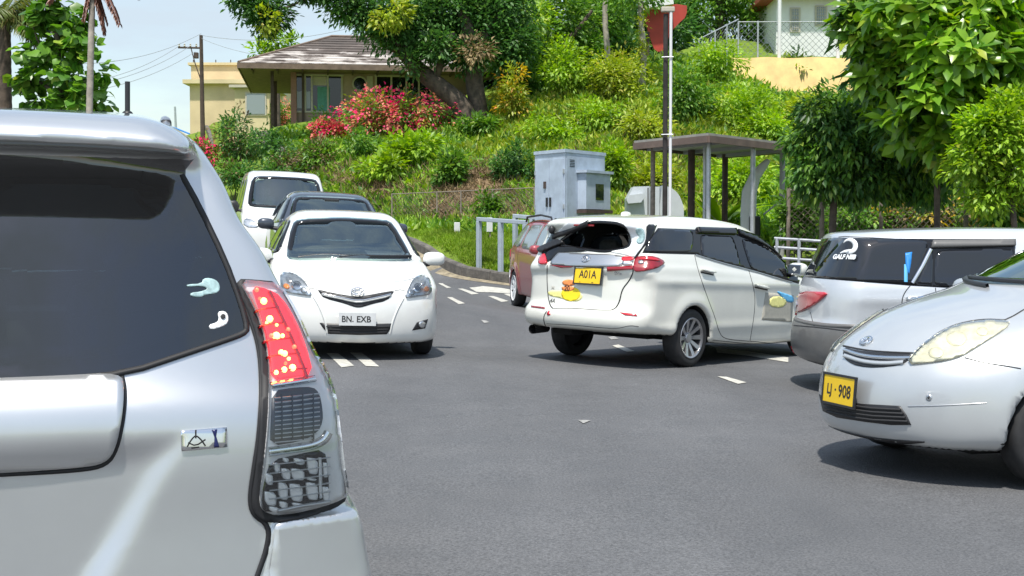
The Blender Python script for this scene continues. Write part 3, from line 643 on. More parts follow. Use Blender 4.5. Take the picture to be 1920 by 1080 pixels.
# land beyond, reaching the horizon
ring = []; 
q = MB(); ZB = lambda x, y: G(x, y)-.3
o_ = [(-89.5, -29.5), (99, -29.5), (99, 169), (-89.5, 169)]; far = [(-3000, -3000), (3000, -3000), (3000, 4000), (-3000, 4000)]
V = []; Fq = []
for i in range(4):
    a, b = o_[i], o_[(i+1) % 4]; A, B = far[i], far[(i+1) % 4]; n = 24
    for k in range(n+1):
        s = k/n; x = a[0]+(b[0]-a[0])*s; y = a[1]+(b[1]-a[1])*s; X_ = A[0]+(B[0]-A[0])*s; Y_ = A[1]+(B[1]-A[1])*s; V += [(x, y, G(x, y)-.02), (X_, Y_, 0)]
    o0 = len(V)-2*(n+1)
    for k in range(n): Fq.append((o0+2*k, o0+2*k+1, o0+2*k+3, o0+2*k+2))
fl = mesh_obj('terrain', V, Fq, M['ground'], smooth=False); tag(fl, kind='structure')
# kerb stones: separate blocks along the line
M['kerb'] = mat('kerb_concrete', (.17, .155, .135), .9, noise=.35, nscale=5, bump=.5, bscale=40, col2=(.07, .065, .06)); M['gutter'] = mat('gutter_dirt', (.26, .22, .15), .95, noise=.4, nscale=6)
kr = empty('kerb', loc=(0, 29, G(0, 29))); tag(kr, 'weathered dark concrete kerb curving along the far edge of the road', 'kerb', kind='structure')
def along(P, d0, d1, step):
    seg = np.linalg.norm(np.diff(P, axis=0), axis=1); s = np.concatenate([[0], np.cumsum(seg)]); t = np.arange(max(0, d0), min(d1, s[-1]), step); return np.stack([np.interp(t, s, P[:, 0]), np.interp(t, s, P[:, 1])], 1)
KK = along(KP, 0, 400, .98); KK = KK[(KK[:, 1] < 75) & (KK[:, 0] < 40)]
for a, b in zip(KK[:-1], KK[1:]):
    d = b-a; ln = np.linalg.norm(d); n2_ = np.array([-d[1], d[0]])/ln; a2, b2 = a+d/ln*.011, b-d/ln*.011; za, zb = gz0(np.array([a, b])); j_ = random.uniform(-.006, .006); V_ = []
    for (p_, z_) in ((a2, za), (b2, zb)):
        for (o_, h_) in ((0, -.12), (0.0, .195), (.02, .225), (.165, .23), (.18, .21), (.18, -.12)): V_.append((p_[0]+n2_[0]*o_, p_[1]+n2_[1]*o_, z_+h_+j_))
    q = MB(); q.add(V_, [(k, (k+1) % 6, (k+1) % 6+6, k+6) for k in range(6)]+[tuple(range(5, -1, -1)), tuple(range(6, 12))]); o = q.build('kerb_stone', M['kerb']); o.parent = kr; o.matrix_parent_inverse = Matrix.Translation(-kr.location)
# painted markings
M['mark'] = mat('road_paint', (.62, .60, .52), .7, noise=.3, nscale=12, col2=(.36, .35, .32)); M['markw'] = mat('worn_road_paint', (.42, .41, .38), .8, col2=(.16, .16, .155), nscale=9)
def marking(pxs, m, lab=None):
    P, _ = tcast(pxs); V = chaikin(P[:, :2], 0); Q, Fc, n = cdt(V, .25); z = gfast(Q[:, 0], Q[:, 1], _Z0)+.006
    V3 = np.column_stack([Q, z]); nr = np.cross(V3[Fc[:, 1]]-V3[Fc[:, 0]], V3[Fc[:, 2]]-V3[Fc[:, 0]]); Fc = np.where(nr[:, 2:3] < 0, Fc[:, ::-1], Fc)
    o = mesh_obj('road_marking', V3, Fc, m, smooth=False); tag(o, kind='structure'); return o
for p in [[(612, 664), (634, 664), (664, 690), (640, 690)], [(655, 664), (678, 664), (711, 690), (686, 690)], [(822, 532), (830, 532), (846, 540), (838, 541)], [(838, 558), (848, 558), (872, 570), (860, 571)], [(858, 542), (868, 542), (898, 552), (884, 553)],
          [(915, 556), (925, 556), (954, 566), (940, 567)], [(880, 540), (905, 538), (940, 541), (965, 546), (962, 551), (920, 549), (893, 548)], [(944, 552), (955, 551), (966, 556), (964, 560)],
          [(1148, 650), (1160, 649), (1190, 661), (1176, 663)], [(1345, 709), (1362, 708), (1400, 720), (1384, 722)], [(1342, 655), (1400, 660), (1478, 672), (1478, 682), (1400, 668), (1345, 662)]]: marking(p, M['mark'])
for p in [[(902, 601), (912, 602), (918, 606), (908, 608)], [(1083, 790), (1098, 791), (1108, 794), (1094, 797)], [(1140, 634), (1152, 633), (1160, 637), (1146, 638)]]: marking(p, M['markw'])
# oil and rubber stains with a shape of their own
M['stain'] = mat('asphalt_stain', (.062, .063, .066), .7, noise=.3, nscale=30); 
# strip of dry leaf litter and grit along the gutter
KG = along(KP, 0, 400, .35); KG = KG[(KG[:, 1] < 60) & (KG[:, 0] < 20)]; V = []; Fq = []
for i, p in enumerate(KG):
    j = min(i+1, len(KG)-1); d = KG[j]-KG[max(j-1, 0)]; d = d/np.linalg.norm(d); n_ = np.array([d[1], -d[0]]); w_ = .10+.22*vnoise(np.array([i*1.]), np.array([0.]), 4, 5)[0]
    for off in (0.0, w_): z = p+n_*off; V.append((z[0], z[1], float(gz0(z[None])[0])+.010))
for i in range(len(KG)-1): Fq.append((2*i, 2*i+1, 2*i+3, 2*i+2))
tag(mesh_obj('gutter_grit', V, Fq, M['gutter'], smooth=False), 'brown grit and litter lying along the foot of the kerb', 'grit', kind='stuff')

# ================================================================== FOLIAGE
def leaf_arrays(P, D, U, ln, wd, big=False):
    """one leaf per row: base P, direction D, face normal U"""
    n = len(P); D = D/(np.linalg.norm(D, axis=1)[:, None]+1e-9); S_ = np.cross(D, U); S_ /= np.linalg.norm(S_, axis=1)[:, None]+1e-9; Nn = np.cross(S_, D)
    ln = np.broadcast_to(ln, (n,))[:, None]; wd = np.broadcast_to(wd, (n,))[:, None]
    if not big:
        V = np.stack([P, P+D*ln*.45+S_*wd*.5+Nn*wd*.12, P+D*ln-Nn*ln*.12, P+D*ln*.45-S_*wd*.5+Nn*wd*.12], 1); T = np.array([[0, 1, 2], [0, 2, 3]])
    else:
        V = np.stack([P, P+D*ln*.28+S_*wd*.36+Nn*wd*.1, P+D*ln*.3, P+D*ln*.28-S_*wd*.36+Nn*wd*.1, P+D*ln*.66+S_*wd*.5-Nn*ln*.02, P+D*ln*.68-Nn*ln*.07, P+D*ln*.66-S_*wd*.5-Nn*ln*.02, P+D*ln-Nn*ln*.24], 1)
        T = np.array([[0, 1, 2], [0, 2, 3], [1, 4, 5], [1, 5, 2], [2, 5, 6], [2, 6, 3], [4, 7, 5], [5, 7, 6]])
    k = V.shape[1]; Fc = (T[None]+(np.arange(n)*k)[:, None, None]).reshape(-1, 3); return V.reshape(-1, 3), Fc
def leafmesh(name, P, D, U, ln, wd, m, parent=None, big=False):
    V, Fc = leaf_arrays(P, D, U, ln, wd, big); return mesh_obj(name, V, Fc, m, parent, smooth=False)
def rnd(n): v = RNG.normal(size=(n, 3)); return v/np.linalg.norm(v, axis=1)[:, None]
def px_blob(x, y, rx, ry, Y, dep=None):
    c = at(x, y, Y); s = Y/F; return np.array(c), np.array([rx*s, (dep or (rx+ry)*.5)*s, ry*s])
def crown_pts(blobs, clumps, per, spread, droop=.2, shell=.55):
    vol = np.array([b[1][0]*b[1][2] for b in blobs]); pr = vol/vol.sum(); P = []; D = []
    for (c, r), k in zip(blobs, np.maximum(3, (pr*clumps)).astype(int)):
        u = rnd(k); rad = (shell+(1-shell)*RNG.random(k)**.6)*(1+.14*RNG.normal(size=k)); cc = c+u*rad[:, None]*r
        n_ = np.maximum(3, RNG.poisson(per, k)); idx = np.repeat(np.arange(k), n_); q = rnd(len(idx))*(RNG.random(len(idx))**.5)[:, None]*spread*(.7+.6*RNG.random(k))[idx][:, None]
        P.append(cc[idx]+q); D.append(u[idx]*.7+q/spread*.8+rnd(len(idx))*.6-np.array([0, 0, droop]))
    return np.vstack(P), np.vstack(D)
def foliage(name, blobs, m, clumps=120, per=14, spread=.35, ln=.14, wd=.06, droop=.2, parent=None, big=False, shell=.5):
    P, D = crown_pts(blobs, clumps, per, spread, droop, shell); n = len(P); U = np.array([0, 0, 1.])+rnd(n)*.55
    s = .7+.6*RNG.random(n); return leafmesh(name, P, D, U, ln*s, wd*s, m, parent, big)
M['bark'] = mat('bark', (.13, .10, .075), .95, noise=.4, nscale=6, bump=.8, bscale=14, col2=(.05, .04, .032)); M['barkpale'] = mat('pale_bark', (.34, .30, .25), .9, noise=.3, nscale=5, bump=.5, bscale=12)
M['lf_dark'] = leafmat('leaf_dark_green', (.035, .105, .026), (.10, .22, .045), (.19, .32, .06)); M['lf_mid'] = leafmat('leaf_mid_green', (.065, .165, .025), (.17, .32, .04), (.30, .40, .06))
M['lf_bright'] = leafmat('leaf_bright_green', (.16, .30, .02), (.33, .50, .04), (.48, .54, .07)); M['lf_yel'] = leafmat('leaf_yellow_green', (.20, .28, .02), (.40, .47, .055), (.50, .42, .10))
M['lf_gloss'] = leafmat('leaf_large_glossy', (.09, .23, .02), (.27, .45, .035), (.50, .56, .07), rough=.3, trans=.4)
M['lf_round'] = leafmat('leaf_round_green', (.06, .17, .02), (.17, .33, .04), (.34, .44, .06), rough=.35)
M['lf_pink'] = leafmat('flower_pink', (.75, .03, .16), (.88, .08, .24), (.90, .22, .20), rough=.6); M['lf_coral'] = leafmat('flower_coral', (.66, .20, .16), (.78, .28, .20), (.8, .45, .2), rough=.6)
M['lf_orange'] = leafmat('leaf_orange', (.45, .36, .03), (.66, .42, .06), (.75, .25, .08), rough=.6); M['lf_dry'] = leafmat('leaf_dry', (.16, .11, .05), (.30, .22, .11), (.42, .34, .18), rough=.8, trans=.15)
M['grass'] = leafmat('grass_blades', (.15, .26, .015), (.27, .40, .03), (.36, .36, .08), rough=.7)
M['palm'] = leafmat('palm_frond', (.08, .12, .02), (.17, .21, .045), (.35, .26, .09)); M['deadpalm'] = leafmat('dead_frond', (.10, .035, .025), (.20, .08, .05), (.26, .13, .08), trans=.1)

# grass and undergrowth on the bank
def scatter(poly, n, thin=True):
    poly = np.array(poly, float); lo, hi = poly.min(0), poly.max(0); P = lo+(hi-lo)*RNG.random((int(n*1.6), 2)); P = P[inpoly(P, poly)][:n]; W_, h = tcast(P); W_ = W_[h]; P = P[h]; ew = earthpx(P[:, 0], P[:, 1]) if thin else 0
    k = (kdist(W_[:, :2]) > .35) & (RNG.random(len(W_)) > ew*1.7); return W_[k]
def tufts(name, W_, ln, wd, m, per=4, lab=None, cat='grass', lean=.55):
    n = len(W_)*per; B = np.repeat(W_, per, 0)+np.column_stack([RNG.normal(0, ln*.5, n), RNG.normal(0, ln*.5, n), np.full(n, -.02)]); D = np.column_stack([RNG.normal(0, lean, n), RNG.normal(0, lean, n), np.ones(n)])
    s = ln*(.5+RNG.random(n)); o = leafmesh(name, B, D, rnd(n), s, wd*(.6+.8*RNG.random(n)), m); tag(o, lab, cat, kind='stuff'); return o
verge = [(740, 425), (830, 425), (1000, 425), (1000, 545), (900, 520), (815, 500), (740, 470)]
tufts('verge_grass', scatter(verge, 6500), .10, .016, M['grass'], 5, 'short bright green grass on the verge behind the kerb')
hillp = [(400, 300), (540, 240), (700, 240), (900, 210), (1000, 180), (1150, 110), (1350, 105), (1560, 180), (1920, 180), (1920, 440), (1480, 470), (1000, 440), (740, 430), (420, 350)]
tufts('hillside_grass', scatter(hillp, 9000), .26, .035, M['lf_bright'], 4, 'long bright green grass covering the hillside')
hillq = [(850, 300), (960, 200), (1120, 100), (1400, 190), (1500, 300), (1350, 420), (1150, 430), (1000, 300)]
tufts('hillside_undergrowth', scatter(hillp, 9000), .24, .11, M['lf_mid'], 5, 'tangled mid green undergrowth all over the hillside', 'undergrowth', 1.1)
tufts('bright_undergrowth', scatter(hillp, 8000), .22, .10, M['lf_bright'], 5, 'tangled bright green leaves all over the hillside', 'undergrowth', 1.1)
tufts('hillside_weeds', scatter(hillq, 6000), .26, .10, M['lf_yel'], 5, 'yellow green creeping weeds on the middle of the hillside', 'weeds', 1.0)
tufts('dry_grass', scatter([(560, 300), (1000, 300), (1250, 220), (1400, 330), (1350, 420), (700, 420), (540, 350)], 3800, False), .24, .03, M['lf_dry'], 4, 'dry brown grass and dead stems on the bare part of the bank', 'dry grass', .9)
for nm, poly, m_, lb in (('ground_creeper', [(1480, 300), (1920, 300), (1920, 440), (1480, 470)], M['lf_mid'], 'green undergrowth behind the wire fence on the right'),): tufts(nm, scatter(poly, 3500), .40, .16, m_, 4, lb, 'undergrowth', 1.0)

def branch(q, a, b, r0, r1, wob=.06, n=7):
    a = np.array(a, float); b = np.array(b, float); ln = np.linalg.norm(b-a); pts = []
    o1 = rnd(1)[0]*wob*ln; 
    for i in range(n+1): t = i/n; pts.append(a+(b-a)*t+o1*math.sin(math.pi*t)+rnd(1)[0]*wob*.12*ln*(0 < i < n))
    q.tube(pts, [r0+(r1-r0)*i/n for i in range(n+1)], 8); return pts
def plant(name, label, cat, blobs, m, group=None, stems=5, base=None, sr=.02, extra=(), **k):
    """shrub or tree: crown of separate leaves plus stems or a trunk from the ground"""
    cs = np.array([b[0] for b in blobs]); lowc = cs[:, :2].mean(0); gx, gy = (lowc if base is None else base)
    r = empty(name, loc=(gx, gy, G(gx, gy)-.05)); tag(r, label, cat, group); inv = Matrix.Translation(-r.location)
    def par(o): o.parent = r; o.matrix_parent_inverse = inv; return o
    par(foliage('crown' if 'tree' in name else 'foliage', blobs, m, **k))
    for (nm, bl, mm, kk) in extra: par(foliage(nm, bl, mm, **kk))['kind'] = 'stuff'
    if stems:
        q = MB()
        for i in range(stems): c = blobs[i % len(blobs)]; branch(q, (gx+random.uniform(-.1, .1), gy+random.uniform(-.1, .1), G(gx, gy)-.1), c[0]+rnd(1)[0]*c[1]*.5, sr, sr*.4)
        par(q.build('stem', M['bark'], smooth=True))
    return r, par
B = px_blob
def shrub(x, y, rx, ry, m, label, Y=None, cat='shrub', name='shrub', extra=(), lobes=4, grp=None, **k):
    W_, h = tcast([(x, min(y+ry*.75, 470))]); Yd = Y or (W_[0, 1] if h[0] else 50); s = Yd/F; bl = []
    for i in range(lobes): bl.append(B(x+random.uniform(-.5, .5)*rx, y+random.uniform(-.45, .45)*ry, rx*random.uniform(.45, .7), ry*random.uniform(.45, .7), Yd+random.uniform(-.4, .4)*rx*s))
    k.setdefault('clumps', int(40+rx*ry*.035)); k.setdefault('per', 12); k.setdefault('spread', .22); k.setdefault('ln', .16); k.setdefault('wd', .07)
    ex = []
    for (nm, mm, frac, kk) in extra: d = dict(k); d.update(kk); d['clumps'] = max(4, int(k['clumps']*frac)); d['shell'] = .85; ex.append((nm, [(c, r*1.08) for c, r in bl], mm, d))
    return plant(name, label, cat, bl, m, grp, stems=3, extra=ex, **k)[0]
shrub(455, 255, 50, 55, M['lf_dark'], 'dark green shrub with pinkish dead stems between the yellow building and the bungalow corner', extra=[('dry_stem', M['lf_dry'], .25, {})])
shrub(395, 285, 45, 30, M['lf_mid'], 'small shrub with crimson flowers next to the roof of the silver people carrier', extra=[('flowers', M['lf_pink'], .8, dict(ln=.1, wd=.09))], cat='flowering shrub', name='flowering_shrub')
shrub(430, 322, 40, 26, M['lf_mid'], 'low green shrub directly behind the white van roof beside the silver people carrier', Y=44, extra=[('dry_stem', M['lf_dry'], .4, {})])
shrub(560, 318, 60, 28, M['lf_mid'], 'olive and grey tangle of stems above the white van', Y=44, extra=[('dry_stem', M['lf_dry'], .8, {})])
shrub(480, 330, 60, 26, M['lf_dark'], 'dark low hedge plant right behind the white van', Y=43)
shrub(510, 280, 45, 45, M['lf_dark'], 'dense dark green shrub above the roof of the white van')
shrub(520, 215, 30, 30, M['lf_mid'], 'shrub with a few red flowers against the corner of the bungalow', extra=[('flowers', M['lf_coral'], .6, dict(ln=.1, wd=.09))], cat='flowering shrub', name='flowering_shrub')
shrub(590, 285, 50, 40, M['lf_mid'], 'grey green shrub on the bank behind the white van', extra=[('dry_stem', M['lf_dry'], .5, {})])
shrub(600, 235, 30, 28, M['lf_mid'], 'blue green shrub under the bungalow windows')
shrub(765, 216, 125, 44, M['lf_mid'], 'large bougainvillea covered in bright pink flowers in front of the bungalow', lobes=16, spread=.30, shell=.3, cat='flowering shrub', name='bougainvillea', extra=[('flowers', M['lf_pink'], .55, dict(ln=.13, wd=.11)), ('young_leaves', M['lf_yel'], .35, {}), ('coral_flowers', M['lf_coral'], .6, dict(ln=.12, wd=.1))])
shrub(610, 248, 35, 20, M['lf_mid'], 'low bougainvillea with crimson and coral flowers left of the large one', lobes=4, cat='flowering shrub', name='bougainvillea', extra=[('flowers', M['lf_pink'], .8, dict(ln=.11, wd=.1)), ('coral_flowers', M['lf_coral'], .8, dict(ln=.12, wd=.1))])
shrub(955, 185, 38, 55, M['lf_yel'], 'croton shrub with yellow and orange leaves right of the tree trunks', lobes=6, name='croton', extra=[('orange_leaves', M['lf_orange'], .4, {})])
shrub(680, 275, 48, 30, M['lf_mid'], 'grey green shrub below the large bougainvillea')
shrub(770, 285, 50, 35, M['lf_bright'], 'leafy bright green shrub on the crest below the pink flowers', ln=.22, wd=.12)
shrub(715, 320, 40, 30, M['lf_bright'], 'bright green shrub above the end of the low wire fence', ln=.22, wd=.10)
shrub(855, 315, 38, 38, M['lf_mid'], 'mid green shrub growing out of the bare earth bank', ln=.20, wd=.10)
shrub(960, 300, 40, 50, M['lf_dark'], 'dark green shrub directly left of the grey cabinet')
shrub(900, 240, 45, 22, M['lf_mid'], 'low dark clump of leaves on the grassy crest below the croton', ln=.2, wd=.1)
shrub(920, 390, 22, 22, M['lf_mid'], 'small plant behind the low wire fence near the pipe barrier')
for i, (x, y, rx, ry, m_, lb) in enumerate([(1060, 130, 70, 60, 'lf_bright', 'tall yellow green climbing bush on the hilltop left of the thin bare trunks'), (1150, 150, 55, 60, 'lf_yel', 'yellow green vine thicket between the two thin trunks'), (1140, 225, 70, 35, 'lf_bright', 'bright green thicket on the hillside above the grey cabinet'),
      (1290, 180, 60, 70, 'lf_mid', 'green thicket right of the street light pole'), (1350, 120, 55, 45, 'lf_bright', 'leafy thicket below the slanting part of the chain link fence'), (1400, 200, 60, 50, 'lf_bright', 'bright green thicket above the shelter roof'), (1440, 240, 55, 40, 'lf_bright', 'feathery bright green bush over the right end of the shelter roof'),
      (1230, 330, 60, 40, 'lf_yel', 'yellow green bush behind the grey machine housing'), (1150, 320, 30, 60, 'lf_bright', 'green bush right behind the grey cabinet'), (1390, 340, 60, 50, 'lf_bright', 'grassy bush seen between the shelter posts'), (1040, 245, 60, 30, 'lf_bright', 'grassy hump above the grey cabinet'), (1500, 215, 60, 40, 'lf_yel', 'yellow green bush below the yellow retaining wall'), (1210, 240, 50, 35, 'lf_yel', 'olive thicket left of the street light pole above the shelter')]):
    shrub(x, y, rx, ry, M[m_], lb, clumps=int(40+rx*ry*.05), spread=.34, lobes=9, shell=.2, ln=.17, wd=.08, name='hillside_bush', cat='bush')
shrub(1490, 140, 42, 42, M['lf_mid'], 'small round tree in front of the yellow retaining wall', ln=.28, wd=.10, name='small_tree', cat='tree', extra=[('young_leaves', M['lf_bright'], .4, {})])

# ---- large shade tree in front of the bungalow
def tree(name, label, blobs, m, trunks, group=None, bark='bark', extra=(), depthbase=None, cat='tree', **k):
    a = trunks[0][0]; base = at(*a[:3]); gx, gy = base.x, base.y
    r = empty(name, loc=(gx, gy, G(gx, gy))); tag(r, label, cat, group); inv = Matrix.Translation(-r.location)
    def par(o): o.parent = r; o.matrix_parent_inverse = inv; return o
    par(foliage('crown', blobs, m, **k))
    for (nm, bl, mm, kk) in extra: par(foliage(nm, bl, mm, **kk))
    for i, t in enumerate(trunks):
        pts = [at(*p[:3]) for p in t]; rad = [p[3] for p in t]
        if i == 0 or len(t[0]) > 4: pts = [Vector((pts[0].x, pts[0].y, G(pts[0].x, pts[0].y)-.3))]+pts; rad = [rad[0]*1.25]+rad
        P = chaikin([tuple(p)+(r0,) for p, r0 in zip(pts, rad)], 2, False); q = MB(); q.tube([p[:3] for p in P], [p[3] for p in P], 12); par(q.build('trunk' if (i == 0 or len(t[0]) > 4) else 'limb', M[bark], smooth=True))
    return r, par
D_ = 47
bl = [B(480, 12, 38, 26, D_), B(455, -5, 30, 18, D_), B(515, 25, 26, 26, D_), B(500, 50, 20, 14, D_), B(655, 8, 34, 30, D_), B(700, 30, 55, 38, D_), B(745, 60, 45, 34, D_), B(790, 40, 60, 50, D_+.5), B(845, 20, 70, 60, D_+1), B(900, 60, 55, 55, D_+1), B(930, 10, 70, 60, D_+1.5), B(820, 90, 26, 30, D_-.5), B(880, 105, 40, 24, D_), B(600, -20, 60, 22, D_), B(770, 120, 16, 16, D_-.6), B(960, 90, 45, 50, D_+1)]
tree('shade_tree', 'big spreading shade tree with leaning forked trunks in front of the bungalow', bl, M['lf_dark'],
     [[(872, 205, D_, .36), (845, 178, D_, .33), (805, 148, D_, .31), (770, 118, D_, .28), (745, 70, D_, .22), (715, 30, D_, .14), (690, -10, D_, .08)], [(898, 210, D_+.3, .34, 1), (890, 160, D_+.3, .32), (884, 110, D_+.3, .30), (880, 60, D_+.3, .24), (862, 10, D_+.3, .16)],
      [(884, 110, D_+.3, .2), (905, 70, D_+.5, .16), (935, 30, D_+.8, .1)], [(760, 100, D_, .14), (720, 85, D_, .1), (680, 50, D_, .06)], [(690, -10, D_, .07), (610, -14, D_, .06), (560, 4, D_, .045), (520, 22, D_, .03), (490, 10, D_, .02)], [(815, 150, D_, .16), (830, 110, D_-.3, .12), (850, 60, D_-.3, .08)]],
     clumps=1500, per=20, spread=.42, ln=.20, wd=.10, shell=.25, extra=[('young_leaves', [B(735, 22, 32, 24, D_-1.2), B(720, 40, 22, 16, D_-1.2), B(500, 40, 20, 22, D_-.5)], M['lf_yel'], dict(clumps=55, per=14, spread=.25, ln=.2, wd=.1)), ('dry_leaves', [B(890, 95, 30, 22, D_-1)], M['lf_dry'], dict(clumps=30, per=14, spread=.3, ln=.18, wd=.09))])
bl = [B(985, 60, 75, 70, 53), B(1050, 40, 70, 60, 54), B(1010, 130, 55, 60, 52), B(1080, 110, 55, 60, 54), B(960, 130, 40, 40, 51), B(1120, 30, 60, 50, 56), B(925, 35, 40, 45, 50)]
tree('leafy_tree', 'dense mid green tree on the hilltop between the croton and the thin trunks', bl, M['lf_mid'], [[(1040, 190, 53, .3), (1035, 120, 53, .26), (1020, 50, 53, .2), (1000, 0, 53, .1)], [(1030, 110, 53, .15), (1080, 60, 53, .1), (1110, 20, 53, .06)]],
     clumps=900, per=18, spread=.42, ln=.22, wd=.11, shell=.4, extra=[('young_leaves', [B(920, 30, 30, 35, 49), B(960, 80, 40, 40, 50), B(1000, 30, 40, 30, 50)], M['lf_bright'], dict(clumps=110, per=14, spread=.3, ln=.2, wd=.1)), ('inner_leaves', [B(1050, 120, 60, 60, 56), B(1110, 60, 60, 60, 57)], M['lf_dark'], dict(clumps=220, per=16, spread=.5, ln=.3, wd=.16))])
def bare(name, label, x, y0, y1, Y, r, extra=None):
    a = at(x, y1, Y); gb = G(a.x, Y); ro = empty(name, loc=(a.x, Y, gb)); tag(ro, label, 'tree'); inv = Matrix.Translation(-ro.location)
    q = MB(); pts = [Vector((a.x, Y, gb-.2))]+[at(x+3*math.sin(k*1.3), y1+(y0-y1)*k/6, Y) for k in range(7)]; q.tube(pts, [r*1.15]+[r*(1-.05*k) for k in range(7)], 8); o = q.build('trunk', M['barkpale'], smooth=True); o.parent = ro; o.matrix_parent_inverse = inv
    if extra:
        for nm, bl_, m_, kk in extra: o = foliage(nm, bl_, m_, **kk); o.parent = ro; o.matrix_parent_inverse = inv
bare('bare_trunk', 'thin bare grey trunk left of the red sheet', 1137, -60, 160, 50, .12)
bare('vine_trunk', 'thin trunk wrapped in yellow vines beside the red sheet', 1204, -60, 150, 49, .12, [('vine', [B(1204, 60, 8, 50, 48.8), B(1196, 110, 14, 30, 48.8)], M['lf_yel'], dict(clumps=45, per=8, spread=.14, ln=.14, wd=.08)), ('crown', [B(1190, -10, 50, 30, 49)], M['lf_mid'], dict(clumps=60, per=14, spread=.4, ln=.2, wd=.1))])
tree('background_tree', 'green tree behind the chain link fence at the top of the hill', [B(1330, 20, 60, 50, 66), B(1420, 30, 50, 60, 66), B(1270, 30, 40, 50, 66), B(1390, -20, 80, 40, 66)], M['lf_mid'], [[(1350, 100, 66, .25), (1350, 0, 66, .2)]], clumps=420, per=18, spread=.55, ln=.26, wd=.13)
tree('dark_hill_tree', 'dark tree deep in the hilltop gap behind the thin bare trunks', [B(1150, 60, 60, 60, 60), B(1200, 20, 60, 50, 60), B(1110, 110, 60, 50, 59), B(1180, 110, 50, 40, 58), B(1260, 60, 50, 50, 61)], M['lf_dark'], [[(1150, 150, 60, .25), (1150, 60, 60, .2)]], clumps=500, per=18, spread=.55, ln=.3, wd=.15)
tree('roofline_tree', 'small bright tree showing above the left slope of the bungalow roof', [B(520, 80, 22, 22, 66), B(485, 98, 14, 12, 66), B(550, 85, 14, 12, 66)], M['lf_bright'], [[(520, 140, 66, .12), (520, 80, 66, .08)]], clumps=50, per=14, spread=.4, ln=.3, wd=.14)

# ---- right hand side: large leaved tree, dark fine leaved tree, light green tree
YR = 24
bl = [B(1680, 60, 90, 55, YR), B(1640, 30, 60, 40, YR), B(1620, 55, 50, 30, YR), B(1780, 40, 100, 70, YR), B(1880, 60, 80, 90, YR+.4), B(1740, 140, 110, 80, YR), B(1840, 170, 90, 90, YR), B(1700, 220, 70, 60, YR), B(1800, 270, 70, 60, YR+.3), B(1660, 130, 60, 50, YR), B(1900, -10, 100, 60, YR), B(1720, -10, 90, 50, YR)]
def rosettes(name, blobs, n, m, ln, wd, per=9, shell=.75):
    vol = np.array([b[1][0]*b[1][2] for b in blobs]); pr = vol/vol.sum(); P = []; Dn = []; Un = []
    for (c, r), k in zip(blobs, np.maximum(2, pr*n).astype(int)):
        u = rnd(k); u[:, 1] -= .35; u[:, 2] += .15; u /= np.linalg.norm(u, axis=1)[:, None]; cc = c+u*r*(shell+(1-shell)*RNG.random(k))[:, None]
        for p, ax in zip(cc, u):
            ax = ax+np.array([0, 0, .7]); ax /= np.linalg.norm(ax); a = np.cross(ax, rnd(1)[0]); a /= np.linalg.norm(a); b = np.cross(ax, a); ph0 = RNG.random()*6
            for j in range(per):
                th = ph0+j*2.4; out = a*math.cos(th)+b*math.sin(th); el = .15+.75*(j/per)
                P.append(p+out*.02); Dn.append(out*(1-el*.55)+ax*el*.9+rnd(1)[0]*.12); Un.append(ax+out*-.3)
    n_ = len(P); s = .6+.6*RNG.random(n_); return leafmesh(name, np.array(P), np.array(Dn), np.array(Un), ln*s, wd*s, m, None, True)
r, par = tree('large_leaved_tree', 'tree with big glossy yellow green leaf rosettes filling the top right corner', [(c, r_*.75) for c, r_ in bl], M['lf_dark'], [[(1757, 430, YR+.3, .055), (1757, 330, YR+.3, .055), (1760, 240, YR+.3, .05), (1740, 120, YR+.3, .045), (1700, 40, YR+.3, .04)], [(1760, 240, YR+.3, .07), (1830, 150, YR+.3, .05), (1880, 60, YR+.3, .03)], [(1750, 180, YR+.3, .05), (1690, 130, YR, .04), (1640, 50, YR, .025)]], clumps=520, per=12, spread=.35, ln=.26, wd=.12, shell=.2)
par(rosettes('leaf_rosettes', bl, 620, M['lf_gloss'], .40, .15)); par(rosettes('outer_leaf_rosettes', [B(1600, 50, 40, 18, YR), B(1760, 20, 160, 30, YR-.6), B(1800, 110, 100, 70, YR-.8), B(1740, 190, 60, 60, YR-.7), B(1800, 250, 70, 60, YR-.5), B(1880, 120, 60, 70, YR-.6)], 170, M['lf_gloss'], .42, .16, shell=.9))
Yf = 25.5
bl = [B(1560, 250, 60, 60, Yf), B(1620, 230, 60, 50, Yf), B(1540, 320, 45, 45, Yf), B(1610, 310, 70, 60, Yf), B(1690, 300, 60, 70, Yf), B(1580, 195, 60, 26, Yf), B(1640, 350, 60, 26, Yf), B(1500, 270, 26, 20, Yf), B(1515, 345, 24, 22, Yf), B(1530, 220, 30, 30, Yf), B(1740, 340, 50, 40, Yf)]
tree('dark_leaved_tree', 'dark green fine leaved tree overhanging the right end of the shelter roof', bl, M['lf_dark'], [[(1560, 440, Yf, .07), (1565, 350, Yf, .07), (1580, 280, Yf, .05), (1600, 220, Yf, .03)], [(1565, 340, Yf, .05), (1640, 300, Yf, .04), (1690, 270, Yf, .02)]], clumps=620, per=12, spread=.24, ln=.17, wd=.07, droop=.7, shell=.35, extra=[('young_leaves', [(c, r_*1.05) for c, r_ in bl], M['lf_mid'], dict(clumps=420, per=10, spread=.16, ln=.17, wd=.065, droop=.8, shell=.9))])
Yl = 22
bl = [B(1870, 250, 60, 60, Yl), B(1830, 300, 45, 45, Yl), B(1900, 320, 50, 60, Yl), B(1840, 240, 40, 30, Yl), B(1890, 200, 40, 30, Yl), B(1850, 370, 40, 30, Yl)]
